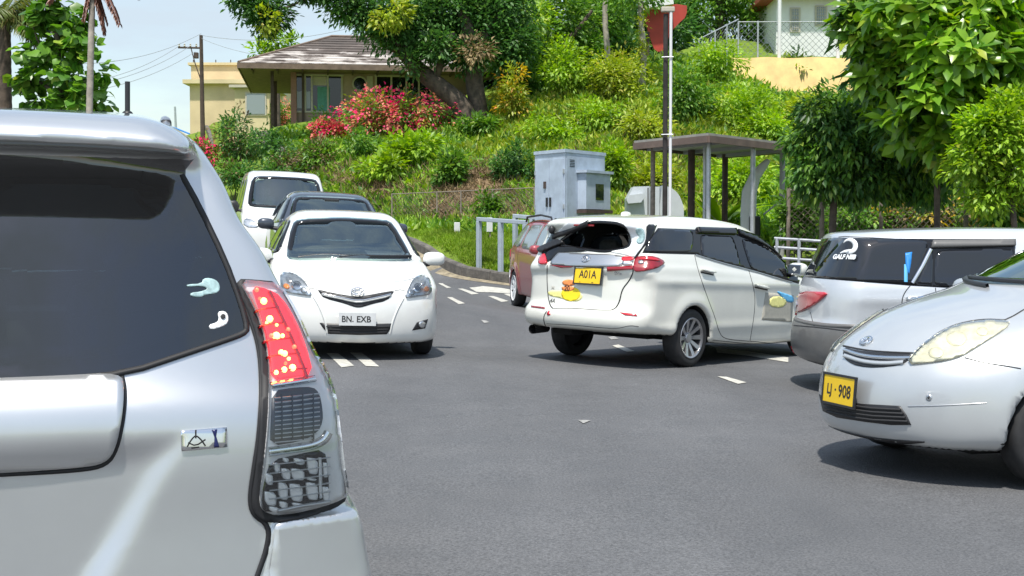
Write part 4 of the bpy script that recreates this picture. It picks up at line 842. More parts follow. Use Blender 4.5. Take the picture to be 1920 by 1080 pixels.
tree('light_green_tree', 'light yellow green small leaved tree at the right edge of the photograph', bl, M['lf_bright'], [[(1905, 430, Yl, .05), (1890, 340, Yl, .045), (1870, 260, Yl, .03)], [(1890, 340, Yl, .03), (1920, 260, Yl, .02)]], clumps=520, per=13, spread=.18, ln=.12, wd=.065, shell=.4)
shrub(1600, 405, 90, 35, M['lf_mid'], 'creeper growing over the wire fence under the dark tree', Y=28.4, lobes=8, name='creeper', cat='creeper', clumps=120)
shrub(1760, 400, 110, 35, M['lf_mid'], 'tangle of green and orange leaves behind the wire fence', Y=28.6, lobes=8, name='creeper', cat='creeper', clumps=220, extra=[('dry_leaves', M['lf_orange'], .25, {}), ('dead_leaves', M['lf_dry'], .3, {})])
shrub(1500, 400, 40, 50, M['lf_mid'], 'bright undergrowth right of the shelter posts', Y=27.5, name='creeper', cat='creeper')
shrub(1880, 400, 60, 40, M['lf_mid'], 'dark undergrowth at the right edge below the light green tree', Y=26, name='creeper', cat='creeper', extra=[('dry_leaves', M['lf_orange'], .2, {})])
shrub(1700, 320, 140, 60, M['lf_mid'], 'leafy thicket behind the trees on the right', Y=31, lobes=10, name='thicket', cat='thicket', clumps=380, spread=.4, ln=.25, wd=.12)
# banana like blade leaves behind the shelter posts
def straps(name, label, x, y, Y, n, ln, wd, m, cat='plant'):
    a = at(x, y, Y); g = G(a.x, Y); r = empty(name, loc=(a.x, Y, g)); tag(r, label, cat)
    for i in range(n):
        th = random.uniform(0, 6.28); el = random.uniform(.5, 1.1); V = []; Fq = []; K = 7
        for k in range(K+1):
            t = k/K; rr_ = ln*t*math.cos(el*(1-.35*t)); zz = ln*t*math.sin(el)*(1-.35*t*t); w_ = wd*math.sin(math.pi*min(1, .12+.88*t)**.8)+.004; sx, sy = -math.sin(th)*w_, math.cos(th)*w_
            V += [(rr_*math.cos(th)+sx, rr_*math.sin(th)+sy, zz+w_*.3), (rr_*math.cos(th), rr_*math.sin(th), zz), (rr_*math.cos(th)-sx, rr_*math.sin(th)-sy, zz+w_*.3)]
        for k in range(K): Fq += [(3*k, 3*k+1, 3*k+4, 3*k+3), (3*k+1, 3*k+2, 3*k+5, 3*k+4)]
        mesh_obj('leaf', V, Fq, m, r)
    return r
straps('banana_plant', 'broad bladed plant seen between the shelter posts', 1345, 430, 31, 9, 1.5, .13, M['lf_bright']); straps('tree_fern', 'arching bright green frond plant beside the utility pole and yellow building', 418, 225, 62, 14, 2.2, .22, M['lf_bright'])
straps('garden_plant', 'spiky bright plant lower left of the arching frond plant', 400, 255, 60, 10, 1.5, .16, M['lf_bright'])
# ---- left: round leaved tree and palms
Yb = 26
bl = [B(95, 15, 26, 18, Yb), B(85, 38, 26, 16, Yb), B(135, 42, 30, 20, Yb), B(60, 95, 22, 16, Yb), B(105, 75, 26, 20, Yb), B(150, 70, 22, 18, Yb), B(62, 45, 16, 12, Yb), B(130, 105, 26, 18, Yb), B(175, 92, 12, 14, Yb), B(60, 150, 26, 18, Yb), B(110, 145, 30, 20, Yb), B(150, 150, 26, 20, Yb), B(190, 135, 14, 14, Yb), B(45, 160, 20, 14, Yb), B(90, 190, 35, 18, Yb), B(150, 190, 35, 20, Yb), B(190, 195, 16, 14, Yb), B(180, 168, 14, 12, Yb), B(100, 5, 16, 12, Yb)]
tree('round_leaved_tree', 'open branched tree with big round leaves above the roof of the silver people carrier', bl, M['lf_round'], [[(112, 300, Yb, .09), (112, 200, Yb, .085), (115, 130, Yb, .07), (108, 70, Yb, .05), (98, 10, Yb, .03)], [(113, 180, Yb, .05), (70, 150, Yb, .03), (50, 155, Yb, .015)], [(114, 150, Yb, .04), (160, 110, Yb, .025), (180, 92, Yb, .012)], [(112, 200, Yb, .05), (160, 185, Yb, .03), (190, 140, Yb, .015)], [(112, 110, Yb, .035), (75, 90, Yb, .02), (62, 50, Yb, .012)]], clumps=210, per=5, spread=.12, ln=.20, wd=.21, big=True, shell=.5, droop=.4)
def palm(name, label, x, y0, y1, Y, r, fr, m, tm, lean=0):
    a = at(x, y0, Y); b = at(x+lean, y1, Y); ro = empty(name, loc=(a.x, Y, G(a.x, Y))); tag(ro, label, 'palm tree'); inv = Matrix.Translation(-ro.location); q = MB(); top = b
    n = 60; z0 = G(a.x, Y)-.2; pts = []; rad = []
    for k in range(n+1): t = k/n; pts.append((a.x+(b.x-a.x)*t**1.2, Y, z0+(b.z-z0)*t)); rad.append(r*(1.15-.3*t)*(1+.05*(k % 2)))
    q.tube(pts, rad, 10); o = q.build('trunk', tm, smooth=True); o.parent = ro; o.matrix_parent_inverse = inv
    for (th, el, ln, dr) in fr:
        P = []; Dn = []; dirv = np.array([math.cos(th), math.sin(th), 0]); side = np.array([-dirv[1], dirv[0], 0]); pts = []
        for k in range(15): t = k/14; pts.append(np.array(top)+dirv*ln*t*math.cos(el)*(1-.15*t)+np.array([0, 0, ln*(math.sin(el)*t-dr*t*t)]))
        for k in range(1, 15):
            for j in range(4):
                p = pts[k-1]+(pts[k]-pts[k-1])*(j/4); tn = pts[k]-pts[k-1]; tn /= np.linalg.norm(tn)
                for s_ in (-1, 1): P.append(p); Dn.append(side*s_*.8+tn*.55+np.array([0, 0, -.5])+rnd(1)[0]*.12)
        P = np.array(P); fo = leafmesh('frond', P, np.array(Dn), rnd(len(P))*.3+np.array([0, 0, 1.]), ln*.26*(1-.5*np.linspace(0, 1, len(P))**2), .035, m); q = MB(); q.tube([tuple(v) for v in pts], [.03*(1-.8*k/14) for k in range(15)], 5); st = q.build('midrib', m)
        fo.parent = ro; fo.matrix_parent_inverse = inv; st.parent = fo
palm('coconut_palm', 'palm with a thick brown trunk at the left edge of the photograph', 8, 210, 25, 27, .14, [(.3, -.1, 1.7, .25), (-.2, .1, 1.9, .45), (-.6, -.35, 1.8, .2), (.8, .5, 1.6, .5), (3.4, .2, 1.8, .5), (2.4, .7, 1.6, .5), (-1.4, .3, 1.6, .6), (1.5, .8, 1.5, .3), (.1, .75, 1.7, .35), (-.05, -.6, 1.5, .1)], M['palm'], mat('palm_trunk', (.10, .075, .055), .95, noise=.4, nscale=9, bump=.6, bscale=20))
palm('slender_palm', 'slender pale palm with hanging dead fronds in front of the round leaved tree', 158, 210, -38, 25, .062, [(3.0, -1.25, .75, .05), (-.1, -1.3, .95, .05), (.3, -1.2, .8, .05), (-.5, -.5, .9, .5), (.6, -1.3, .9, .1), (3.6, -1.3, .7, .1), (3.1, .1, 1.0, .5), (0, .2, 1.0, .5)], M['deadpalm'], M['barkpale'], 16)

# ================================================================== BUILDINGS AND STREET FURNITURE
M['wallbrown'] = mat('painted_wall_brown', (.36, .27, .21), .85, noise=.15, nscale=2, bump=.2, bscale=50); M['timber'] = mat('dark_timber', (.075, .05, .04), .8, noise=.3, nscale=6); M['soffit'] = mat('soffit_boards', (.16, .115, .085), .8, noise=.25, nscale=4)
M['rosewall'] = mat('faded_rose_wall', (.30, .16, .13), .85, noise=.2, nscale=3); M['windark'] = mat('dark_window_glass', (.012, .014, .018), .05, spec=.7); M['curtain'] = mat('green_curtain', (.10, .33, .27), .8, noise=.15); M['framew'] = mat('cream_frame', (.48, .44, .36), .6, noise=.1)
def roof_mat():
    m = mat('weathered_shingles', (.14, .115, .10), .9, bump=.6, bscale=30); t = m.node_tree; b = t.nodes['Principled BSDF']; co = N(t, 'ShaderNodeTexCoord'); mp = N(t, 'ShaderNodeMapping'); mp.inputs['Scale'].default_value = (.75, 1.1, 1.1); L(t, co.outputs['Object'], mp.inputs[0])
    n = N(t, 'ShaderNodeTexNoise', i_Scale=1.3, i_Detail=7.0, i_Roughness=.6); L(t, mp.outputs[0], n.inputs[0]); r = N(t, 'ShaderNodeValToRGB'); e = r.color_ramp.elements; e[0].position = .50; e[0].color = (.125, .10, .085, 1); e[1].position = .60; e[1].color = (.50, .46, .42, 1); k = e.new(.3); k.color = (.08, .065, .055, 1)
    sp3 = N(t, 'ShaderNodeSeparateXYZ'); L(t, co.outputs['Object'], sp3.inputs[0]); mr = N(t, 'ShaderNodeMapRange'); mr.inputs['From Min'].default_value = 2.75; mr.inputs['From Max'].default_value = 3.75; mr.inputs['To Min'].default_value = .06; mr.inputs['To Max'].default_value = -.16; L(t, sp3.outputs[2], mr.inputs[0])
    ad = N(t, 'ShaderNodeMath', operation='ADD'); L(t, n.outputs[0], ad.inputs[0]); L(t, mr.outputs[0], ad.inputs[1]); L(t, ad.outputs[0], r.inputs[0]); L(t, r.outputs[0], b.inputs['Base Color']); return m
M['shingle'] = roof_mat()
# bungalow: local x along the front, y back, z up from the floor
hA = math.radians(8); corner = at(447, 118, 52); HZ = 5.55; HM = Matrix.Translation((corner.x, corner.y, HZ)) @ Matrix.Rotation(hA, 4, 'Z'); HI = HM.inverted()
ho = empty('bungalow', HM); tag(ho, 'low brown bungalow with a wide weathered hip roof on top of the bank', 'house')
EZ = corner.z-HZ
def hw(px, py, yl=1.25):
    """sight line meets the plane y = yl of the house"""
    o = HI @ Vector((0, 0, CH)); d = HI.to_3x3() @ Vector(rays([(px, py)])[0]); t = (yl-o.y)/d.y; return o+d*t
Lh = 15.5; Dh = 9.5; rise = 1.75
c0 = [(0, 0, EZ), (Lh, 0, EZ), (Lh, Dh, EZ), (0, Dh, EZ)]; r0, r1 = (3.6, Dh/2, EZ+rise), (Lh-3.6, Dh/2, EZ+rise)
roofo = mesh_obj('roof', c0+[r0, r1], [(0, 1, 5, 4), (1, 2, 5), (2, 3, 4, 5), (3, 0, 4)], M['shingle'], ho, smooth=False)
# courses of shingles on the front slope
for k in range(11):
    t0 = k/11; t1 = (k+1)/11; a = [(3.6*t0, Dh/2*t0, EZ+rise*t0), (Lh-3.6*t0, Dh/2*t0, EZ+rise*t0), (Lh-3.6*t1, Dh/2*t1, EZ+rise*t1), (3.6*t1, Dh/2*t1, EZ+rise*t1)]
    a = [Vector(p) for p in a]; n_ = Vector((0, -rise, Dh/2)).normalized(); V = [a[0]+n_*.035, a[1]+n_*.035, a[2]+n_*.008, a[3]+n_*.008, a[0]-n_*.0, a[1]-n_*.0]; mesh_obj('shingle_course', V, [(0, 1, 2, 3), (4, 5, 1, 0)], M['shingle'], roofo, smooth=False)
q = MB(); q.tube([Vector(r0)+Vector((0, 0, .03)), Vector(r1)+Vector((0, 0, .03))], .07, 6); q.tube([Vector(c0[0])+Vector((0, 0, .03)), Vector(r0)+Vector((0, 0, .03))], .06, 6); q.build('ridge_cap', M['soffit'], roofo)
q = MB(); q.box((Lh/2, -.02, EZ-.10), (Lh+.1, .05, .20)); q.box((-.02, Dh/2, EZ-.10), (.05, Dh, .20)); q.box((Lh+.02, Dh/2, EZ-.10), (.05, Dh, .20)); q.build('fascia', M['soffit'], ho)
q = MB(); q.box((Lh/2, Dh/2, EZ-.17), (Lh-.06, Dh-.06, .03)); q.build('soffit', M['soffit'], ho)
q = MB()
for k in range(16): q.box((.5+k*.98, .66, EZ-.22), (.06, 1.2, .08))
q.build('rafter_tails', M['timber'], ho)
y1 = 1.35; xl = 2.2
q = MB(); wh = EZ-.18
w1a, w1b = hw(553, 208, y1), hw(641, 143, y1); w2a, w2b = hw(705, 190, y1), hw(808, 145, y1); d0, d1 = hw(893, 216, y1), hw(928, 150, y1)
def wallseg(x0, x1, z0, z1): q.box(((x0+x1)/2, y1+.08, (z0+z1)/2), (x1-x0, .16, z1-z0))
for x0, x1, z0, z1 in [(xl, w1a.x, -1.2, wh), (w1a.x, w1b.x, -1.2, w1a.z), (w1a.x, w1b.x, w1b.z, wh), (w1b.x, w2a.x, -1.2, wh), (w2a.x, w2b.x, -1.2, w2a.z), (w2a.x, w2b.x, w2b.z, wh), (w2b.x, d0.x, -1.2, wh), (d0.x, d1.x, d1.z, wh), (d0.x, d1.x, -1.2, d0.z), (d1.x, Lh-1, -1.2, wh)]: wallseg(x0, x1, z0, z1)
q.build('wall', M['wallbrown'], ho)
q = MB(); q.box((xl+.08, y1+.16+3.3, wh/2-.6), (.16, 6.6, wh+1.2)); q.build('side_wall', M['rosewall'], ho); q = MB(); q.box((Lh-1.08, y1+3.4, wh/2-.6), (.16, 6.4, wh+1.2)); q.box((Lh/2+.6, 8.3, wh/2-.6), (Lh-3.4, .16, wh+1.2)); q.build('back_wall', M['wallbrown'], ho)
q = MB(); q.box((xl-.95, 1.0, wh/2-.6), (.13, .13, wh+1.2)); q.box((xl-.95, 4.5, wh/2-.6), (.13, .13, wh+1.2)); q.box((xl+.25, y1-.05, wh/2-.6), (.10, .10, wh+1.2)); q.build('post', M['timber'], ho)
q = MB(); q.box((xl-.12, y1-.1, wh/2-.3), (.22, .3, wh+.6)); q.build('corner_panel', M['rosewall'], ho)
def window(a, b, splits, nm='window', curtain=None):
    z0, z1 = min(a.z, b.z), max(a.z, b.z); q = MB(); t = .07
    q.box(((a.x+b.x)/2, y1+.02, z0-.03), (b.x-a.x+.14, .16, .07)); q.box(((a.x+b.x)/2, y1+.02, z1+.03), (b.x-a.x+.14, .12, .07))
    xs = [a.x]+[a.x+(b.x-a.x)*s for s in splits]+[b.x]
    for x in xs: q.box((x, y1+.02, (z0+z1)/2), (t, .12, z1-z0))
    f = q.build(nm, M['framew'], ho)
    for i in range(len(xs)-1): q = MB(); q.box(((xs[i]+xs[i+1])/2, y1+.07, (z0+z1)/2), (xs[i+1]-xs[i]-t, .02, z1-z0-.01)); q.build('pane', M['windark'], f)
    return f, xs, z0, z1
f, xs, z0, z1 = window(w1a, w1b, (.22, .36, .70)); q = MB()
xm = (xs[2]*.75+xs[3]*.25)
for k in range(9): q.box((xs[2]+.25+k*.055, y1+.045-.012*(k % 2), z0+(z1-z0)*.36), (.05, .018, (z1-z0)*.68))
q.build('curtain', M['curtain'], f); q = MB(); q.box(((xs[2]+xs[3])/2, y1+.052, z1-(z1-z0)*.14), ((xs[3]-xs[2])*.85, .012, (z1-z0)*.25)); q.build('blind', M['framew'], f)
q = MB(); q.box((xs[0]+.35, y1+.05, z0+.45), (.55, .03, .7), bev=.01); q.build('window_screen', M['greyglass'], f)
window(w2a, w2b, (.28, .55, .78)); q = MB(); cc = hw(674.5, 157, y1); X = Matrix.Translation((cc.x, y1, cc.z)) @ Matrix.Rotation(math.pi/2, 4, 'X')
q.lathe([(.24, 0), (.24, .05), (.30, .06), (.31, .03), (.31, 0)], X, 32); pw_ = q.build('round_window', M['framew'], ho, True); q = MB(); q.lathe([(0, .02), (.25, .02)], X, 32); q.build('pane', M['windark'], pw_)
q = MB(); a, b = hw(688, 172, y1), hw(699, 143, y1); q.box(((a.x+b.x)/2, y1-.02, (a.z+b.z)/2), (b.x-a.x, .05, b.z-a.z)); q.build('notice_panel', M['framew'], ho)
q = MB(); q.box(((d0.x+d1.x)/2, y1+.4, (d0.z+d1.z)/2), (d1.x-d0.x, .05, d1.z-d0.z)); q.build('doorway', M['windark'], ho)  # dark sheet in place of the shade inside the open doorway

# yellow building far left
M['yellow'] = mat('yellow_render', (.62, .49, .30), .9, noise=.12, nscale=.8, bump=.15, bscale=20); M['cream'] = mat('cream_render', (.60, .50, .30), .9, noise=.12, nscale=.8)
YB = 76; a = at(358, 122, YB); b = at(520, 122, YB); yb = empty('yellow_building', loc=(a.x, YB, 0)); tag(yb, 'plain yellow flat roofed building in the distance left of the bungalow', 'building'); gb = 3.5
q = MB(); q.box(((b.x-a.x)/2, 4, (a.z+gb)/2), (b.x-a.x, 8, a.z-gb)); q.build('wall', M['yellow'], yb); q = MB(); q.box(((b.x-a.x)/2, 4, a.z+.06), (b.x-a.x+.3, 8.3, .14)); q.build('parapet_cap', M['cream'], yb)
c = at(352, 157, YB-1); q = MB(); q.box((c.x-a.x+2.3, -1, c.z), (4.6, 2.4, .22)); q.build('ledge', M['cream'], yb); q = MB(); q.box((c.x-a.x+2.4, -.9, (c.z+gb)/2), (4.2, 1.8, c.z-gb-.22)); q.build('lower_wall', M['yellow'], yb)
q = MB(); 
for px_ in (362, 377, 404, 432): p = at(px_, 120, YB); q.tube([(p.x-a.x, .1, p.z-.1), (p.x-a.x, .1, p.z+.25)], .03, 5)
q.build('roof_spikes', M['timber'], yb)
c = at(440, 165, 70); d = at(505, 165, 70); cb = empty('cream_outbuilding', loc=(c.x, 70, 0)); tag(cb, 'cream outbuilding between the yellow building and the bungalow', 'building'); q = MB(); q.box(((d.x-c.x)/2, 2, (c.z+4)/2), (d.x-c.x, 4, c.z-4)); q.build('wall', M['cream'], cb); q = MB(); q.box(((d.x-c.x)/2, 2, c.z+.08), (d.x-c.x+.5, 4.5, .14)); q.build('roof', M['framew'], cb); q = MB(); p = at(480, 195, 70); q.box((p.x-c.x, -.03, p.z), (1.1, .06, 1.2)); w_ = q.build('window', M['framew'], cb); q = MB(); q.box((p.x-c.x, -.07, p.z), (.95, .03, 1.05)); q.build('pane', M['greyglass'], w_)
# blue sheeted stall at the end of the road
a = at(343, 246, 85); q = MB(); q.box((0, 0, 0), (1.5, 2, .08), mtx=Matrix.Rotation(R(20), 4, 'Y')); o_ = empty('tarpaulin_shelter', loc=(a.x, 85, G(a.x, 85))); tag(o_, 'small shelter with a blue tarpaulin roof far off left of the yellow building', 'shelter')
h_ = a.z-o_.location.z; q = MB(); q.box((0, 0, h_), (1.4, 2, .06), mtx=Matrix.Rotation(R(22), 4, 'Y')); q.build('tarpaulin', M['blue'], o_)
for sx in (-.6, .6):
    for sy in (-.8, .8): q = MB(); q.tube([(sx, sy, 0), (sx, sy, h_+(-.2 if sx > 0 else .2))], .04, 6); q.build('post', M['timber'], o_)
# white building top right
M['whitewall'] = mat('white_render', (.72, .72, .72), .85, noise=.06, nscale=1.5); M['redroof'] = mat('red_roof', (.35, .08, .05), .7, noise=.2)
YW = 62; a = at(1455, 108, YW); b = at(1720, 108, YW); t = at(1455, -2, YW); gbz = min(G(a.x, YW), G(b.x, YW))-.5; wb = empty('white_building', loc=(a.x, YW, gbz)); tag(wb, 'white rendered building with barred windows on the hilltop at the upper right', 'building')
Wd = b.x-a.x; Ht = t.z-gbz+.6; q = MB(); q.box((Wd/2, 3.5, Ht/2), (Wd, 7, Ht)); q.build('wall', M['whitewall'], wb); q = MB(); q.box((Wd/2, 3.3, Ht-.42), (Wd+1.2, 8, .22)); q.box((Wd/2, 3.3, Ht-.25), (Wd+.8, 7.6, .2)); q.build('roof', M['redroof'], wb)
for (x0, x1, y0, y1_) in ((1484, 1497, 18, 57), (1531, 1547, 14, 45)):
    p = at((x0+x1)/2, (y0+y1_)/2, YW); w_, h_ = (x1-x0)*YW/F, (y1_-y0)*YW/F; q = MB(); q.box((p.x-a.x, -.03, p.z-gbz), (w_+.16, .08, h_+.16)); f = q.build('window', M['framew'], wb); q = MB(); q.box((p.x-a.x, -.08, p.z-gbz), (w_, .03, h_)); q.build('pane', M['greyglass'], f)
    q = MB()
    for k in range(4): q.box((p.x-a.x-w_/2+w_*(k+.5)/4, -.11, p.z-gbz), (.02, .02, h_))
    for k in range(5): q.box((p.x-a.x, -.11, p.z-gbz-h_/2+h_*(k+.5)/5), (w_, .02, .02))
    q.build('window_bars', M['framew'], f)
# yellow retaining wall
M['ywall'] = mat('yellow_earth_wall', (.62, .45, .18), .95, col2=(.42, .30, .13), nscale=1.6, bump=.7, bscale=8, detail=9)
YY = 53.5; V = []; xs_ = np.linspace(1372, 1600, 24); Fq = []
for i, x in enumerate(xs_):
    t_ = at(x, 108+1.0*math.sin(i*.7), YY); bt = at(x, 215, YY); V += [(t_.x, YY, t_.z), (bt.x, YY-1.2+.05*math.sin(i*.9), bt.z-1.2), (t_.x, YY+.5, t_.z)]
for i in range(len(xs_)-1): Fq += [(3*i+1, 3*i+4, 3*i+3, 3*i), (3*i, 3*i+3, 3*i+5, 3*i+2)]
tag(mesh_obj('retaining_wall', V, Fq, M['ywall'], smooth=True), 'rough yellow retaining wall below the white building', 'wall')
# chain link fences
M['tarpole'] = mat('tarred_timber', (.03, .026, .024), .85, noise=.4, nscale=8)
M['galv'] = mat('galvanised_steel', (.50, .52, .54), .45, metal=.6, noise=.15); M['wire'] = mat('fence_wire', (.30, .33, .32), .5, metal=.5); M['postwood'] = mat('weathered_post', (.24, .20, .16), .9, noise=.3, nscale=12)
def chainlink(name, label, P0, P1, h0, h1, posts, pitch=.16, wr=.006, pr=.035, pm=None, zf=None, rail=True, wm=None):
    """P0, P1 ends on the ground plan; posts: fractions along"""
    P0 = Vector(P0); P1 = Vector(P1); r = empty(name, loc=(P0.x, P0.y, P0.z)); tag(r, label, 'fence'); d = P1-P0; ln = Vector((d.x, d.y, 0)).length
    def pt(s, t): b = d*s; return Vector((b.x, b.y, b.z+t*(h0+(h1-h0)*s)))
    for s in posts: q = MB(); q.tube([pt(s, -.25), pt(s, 1.03)], pr, 8); q.build('post', pm or M['galv'], r, True)
    if rail:
        q = MB(); q.tube([pt(0, 1), pt(1, 1)], pr*.6, 6); q.build('top_rail', pm or M['galv'], r, True)
    H = max(h0, h1); n = int(ln/pitch); V = []; Fq = []; k = int(H/pitch)+1
    def seg(a, b):
        u = (b-a); s = Vector((0, 0, 1)).cross(u).normalized()*wr; w_ = u.cross(s).normalized()*wr; o = len(V)
        V.extend([a-w_, a+w_, b+w_, b-w_, a-s, a+s, b+s, b-s]); Fq.extend([(o, o+1, o+2, o+3), (o+4, o+5, o+6, o+7)])
    for i in range(-k, n+k):
        for sg in (1, -1):
            s0 = i*pitch/ln; s1 = s0+sg*H/ln*1.0
            a_, b_ = (s0, 0.), (s1, 1.)
            lo, hi = 0., 1.
            if s1 != s0:
                for lim, sgn in ((0, 1), (1, -1)):
                    t_ = (lim-s0)/(s1-s0)
                    inside0 = (s0 >= 0) if lim == 0 else (s0 <= 1)
                    if 0 < t_ < 1:
                        if inside0: hi = min(hi, t_)
                        else: lo = max(lo, t_)
                    elif not inside0: lo = 2
            if lo < hi: seg(pt(s0+(s1-s0)*lo, lo), pt(s0+(s1-s0)*hi, hi))
    o = mesh_obj('wire_mesh', V, Fq, wm or M['wire'], r, smooth=False); o['kind'] = 'stuff'; return r
a = at(1384, 107, 54); b = at(1600, 107, 54); chainlink('chain_link_fence', 'tall chain link fence on top of the yellow retaining wall', a, b, 65*54/F, 65*54/F, (0, .17, .35, .87), pitch=.26, wr=.008)
a = at(1310, 112, 52); b = at(1384, 107, 54); chainlink('chain_link_fence', 'slanting end section of chain link fence left of the yellow wall', a, b, 38*52/F, 70*54/F, (0, .4, .7), pitch=.26, wr=.008)
q = MB(); 
for x in (1461, 1571): 
    p = at(x, 109, 53.9); t_ = at(x, -20, 53.9); r = empty('fence_pole', loc=p); tag(r, 'tall white pole %s the barred windows of the white building' % ('left of' if x == 1461 else 'right of'), 'pole'); q = MB(); q.tube([(0, 0, -.6), (0, 0, t_.z-p.z)], .075, 8); q.build('pole_shaft', M['whitewall'], r, True)
a = at(1478, 440, 27); b = at(1960, 440, 27); g0 = G(a.x, 27); h_ = at(1650, 357, 27).z-g0
chainlink('wire_fence', 'brown wire mesh fence on wooden posts along the right side', (a.x, 27, g0), (b.x, 27, G(b.x, 27)), h_, h_+.05, (0, .36, .69, 1), pitch=.13, wr=.005, pr=.04, pm=M['postwood'], wm=M['postwood'])
for x, y0, lb in ((1540, 330, 'wooden post left of the dark trunk in front of the wire fence'), (1757, 300, 'tall wooden post under the big leaved tree'), (1810, 338, 'wooden post right of the tallest one')):
    p = at(x, 440, 26.5); t_ = at(x, y0, 26.5); r = empty('wooden_post', loc=(p.x, 26.5, G(p.x, 26.5))); tag(r, lb, 'post'); q = MB(); q.tube([(0, 0, -.2), (.01, 0, 1), (0, 0, t_.z-r.location.z)], [.055, .05, .045], 8); q.build('post_shaft', M['postwood'], r, True)
a = at(735, 428, 37.5); b = at(1002, 430, 35.2); chainlink('low_wire_fence', 'low wire fence at the foot of the bank behind the grass verge', (a.x, a.y, G(a.x, a.y)), (b.x, b.y, G(b.x, b.y)), .78, .72, (0, .33, .5, .72, 1), pitch=.12, wr=.004, pr=.022, pm=M['postwood'], wm=M['postwood'])
# pipe barriers beside the kerb
M['greypaint'] = mat('pale_blue_grey_paint', (.40, .46, .52), .5, coat=.2, noise=.10, nscale=6, col2=(.33, .38, .43)); M['cab'] = mat('cabinet_paint', (.42, .49, .58), .45, coat=.2, noise=.13, nscale=4, bump=.05)
def barrier(label, p0, p1, yt, Y0, Y1, posts):
    a = at(p0, 500, Y0); b = at(p1, 500, Y1); r = empty('pipe_barrier', loc=(a.x, a.y, G(a.x, a.y))); tag(r, label, 'barrier', 'grey pipe barriers in front of the cabinet'); za = at(p0, yt, Y0).z-r.location.z; zb = at(p1, yt+6, Y1).z-r.location.z; d = Vector((b.x-a.x, b.y-a.y, 0))
    q = MB(); 
    dd = d.normalized(); q.box((d.x/2, d.y/2, (za+zb)/2), (d.length+.1, .09, .09), rz=math.atan2(d.y, d.x), mtx=Matrix.Rotation(-math.atan2(zb-za, d.length), 4, 'Y'), bev=.012); q.build('top_rail', M['greypaint'], r)
    for s in posts: q = MB(); x, y = d.x*s, d.y*s; z = za+(zb-za)*s-.04; g = G(a.x+x, a.y+y)-r.location.z-.15; q.box((x, y, (z+g)/2), (.10, .10, z-g), rz=math.atan2(d.y, d.x), bev=.012); q.build('post', M['greypaint'], r)
barrier('grey pipe barrier nearest the kerb with two legs on the grass', 898, 985, 411, 30.2, 28.8, (.0, .48, 1)); barrier('second grey pipe barrier set back against the cabinet', 966, 1030, 405, 31.0, 30.2, (0, .5, 1))
# white marker posts
for x, y0, y1_, Y, lb in ((857, 417, 442, 33.0, 'small white marker board standing in the grass left of the barrier'), (918, 408, 435, 32.0, 'small white tapered marker seen through the pipe barrier')):
    p = at(x, y1_, Y); t_ = at(x, y0, Y); h_ = t_.z-p.z; r = empty('marker_post', loc=(p.x, Y, min(p.z, G(p.x, Y)))); tag(r, lb, 'marker'); q = MB(); b0 = p.z-r.location.z; q.box((0, 0, b0+h_/2), (.15, .03, h_), rz=.4, bev=.01); q.build('board', M['whitewall'], r); q = MB(); q.box((.01, .03, (b0+h_*.6)/2), (.03, .03, b0+h_*.6)); q.build('stake', M['postwood'], r)
# grey electrical cabinet
Yc = 28.6; A_ = at(1060, 281, Yc); L1 = at(1003, 283, Yc+1.0); R1 = at(1134, 284, Yc+1.4); gzc = G(A_.x, Yc+1)
ca = empty('electrical_cabinet', loc=(A_.x, A_.y, gzc)); tag(ca, 'tall pale blue grey electrical cabinet with doors behind the pipe barrier', 'cabinet')
v1 = Vector((L1.x-A_.x, L1.y-A_.y)); v2 = Vector((R1.x-A_.x, R1.y-A_.y)); Hc = A_.z-gzc; foot = [Vector((0, 0)), v2, v1+v2, v1]
def prism(poly, z0, z1): n = len(poly); V = [(p[0], p[1], z0) for p in poly]+[(p[0], p[1], z1) for p in poly]; return V, [tuple(range(n-1, -1, -1)), tuple(range(n, 2*n))]+[(i, (i+1) % n, (i+1) % n+n, i+n) for i in range(n)]
V, Fq = prism(foot, -.2, Hc-.05); q = MB(); q.add(V, Fq); q.build('housing', M['cab'], ca); ce = (v1+v2)/2; big_ = [ce+(p-ce)*1.035 for p in foot]; V, Fq = prism(big_, Hc-.05, Hc+.02); q = MB(); q.add(V, Fq); q.build('lid', M['cab'], ca)
e1 = v1.normalized(); n1 = Vector((v1.y, -v1.x)).normalized(); n1 = -n1 if n1.dot(v2) > 0 else n1; e2 = v2.normalized(); n2 = Vector((v2.y, -v2.x)).normalized(); n2 = -n2 if n2.dot(v1) > 0 else n2
def panel(nm, e, n, s0, s1, z0, z1, th, m, par_=ca, off=0): poly = [e*s0+n*off, e*s1+n*off, e*s1+n*(off+th), e*s0+n*(off+th)]; V, Fq = prism([(p.x, p.y) for p in poly], z0, z1); q = MB(); q.add(V, Fq); return q.build(nm, m, par_)
l1 = v1.length; l2 = v2.length
for s0, s1 in ((.05, .49), (.51, .95)): d_ = panel('door', e1, n1, s0*l1, s1*l1, .15, Hc-.18, .018, M['cab']); panel('handle', e1, n1, (s1-.06 if s0 < .3 else s0+.03)*l1, (s1-.02 if s0 < .3 else s0+.07)*l1, Hc*.52, Hc*.60, .03, M['black'], d_, .018)
for s_ in (.035, .965):
    for z_ in (.2, .5, .8): panel('hinge', e1, n1, (s_-.015)*l1, (s_+.015)*l1, Hc*z_, Hc*z_+.10, .03, M['galv'], ca, .0)
for k in range(5): panel('vent_slot', e2, n2, .10*l2, .22*l2, Hc*.86+k*.035, Hc*.86+k*.035+.015, .004, M['gap'], ca, .008)
panel('door_vent', e1, n1, .25*l1, .29*l1, Hc*.35, Hc*.42, .025, M['black'], ca, .018); panel('door_lock', e1, n1, .60*l1, .66*l1, Hc*.68, Hc*.74, .03, M['timber'], ca, .018)
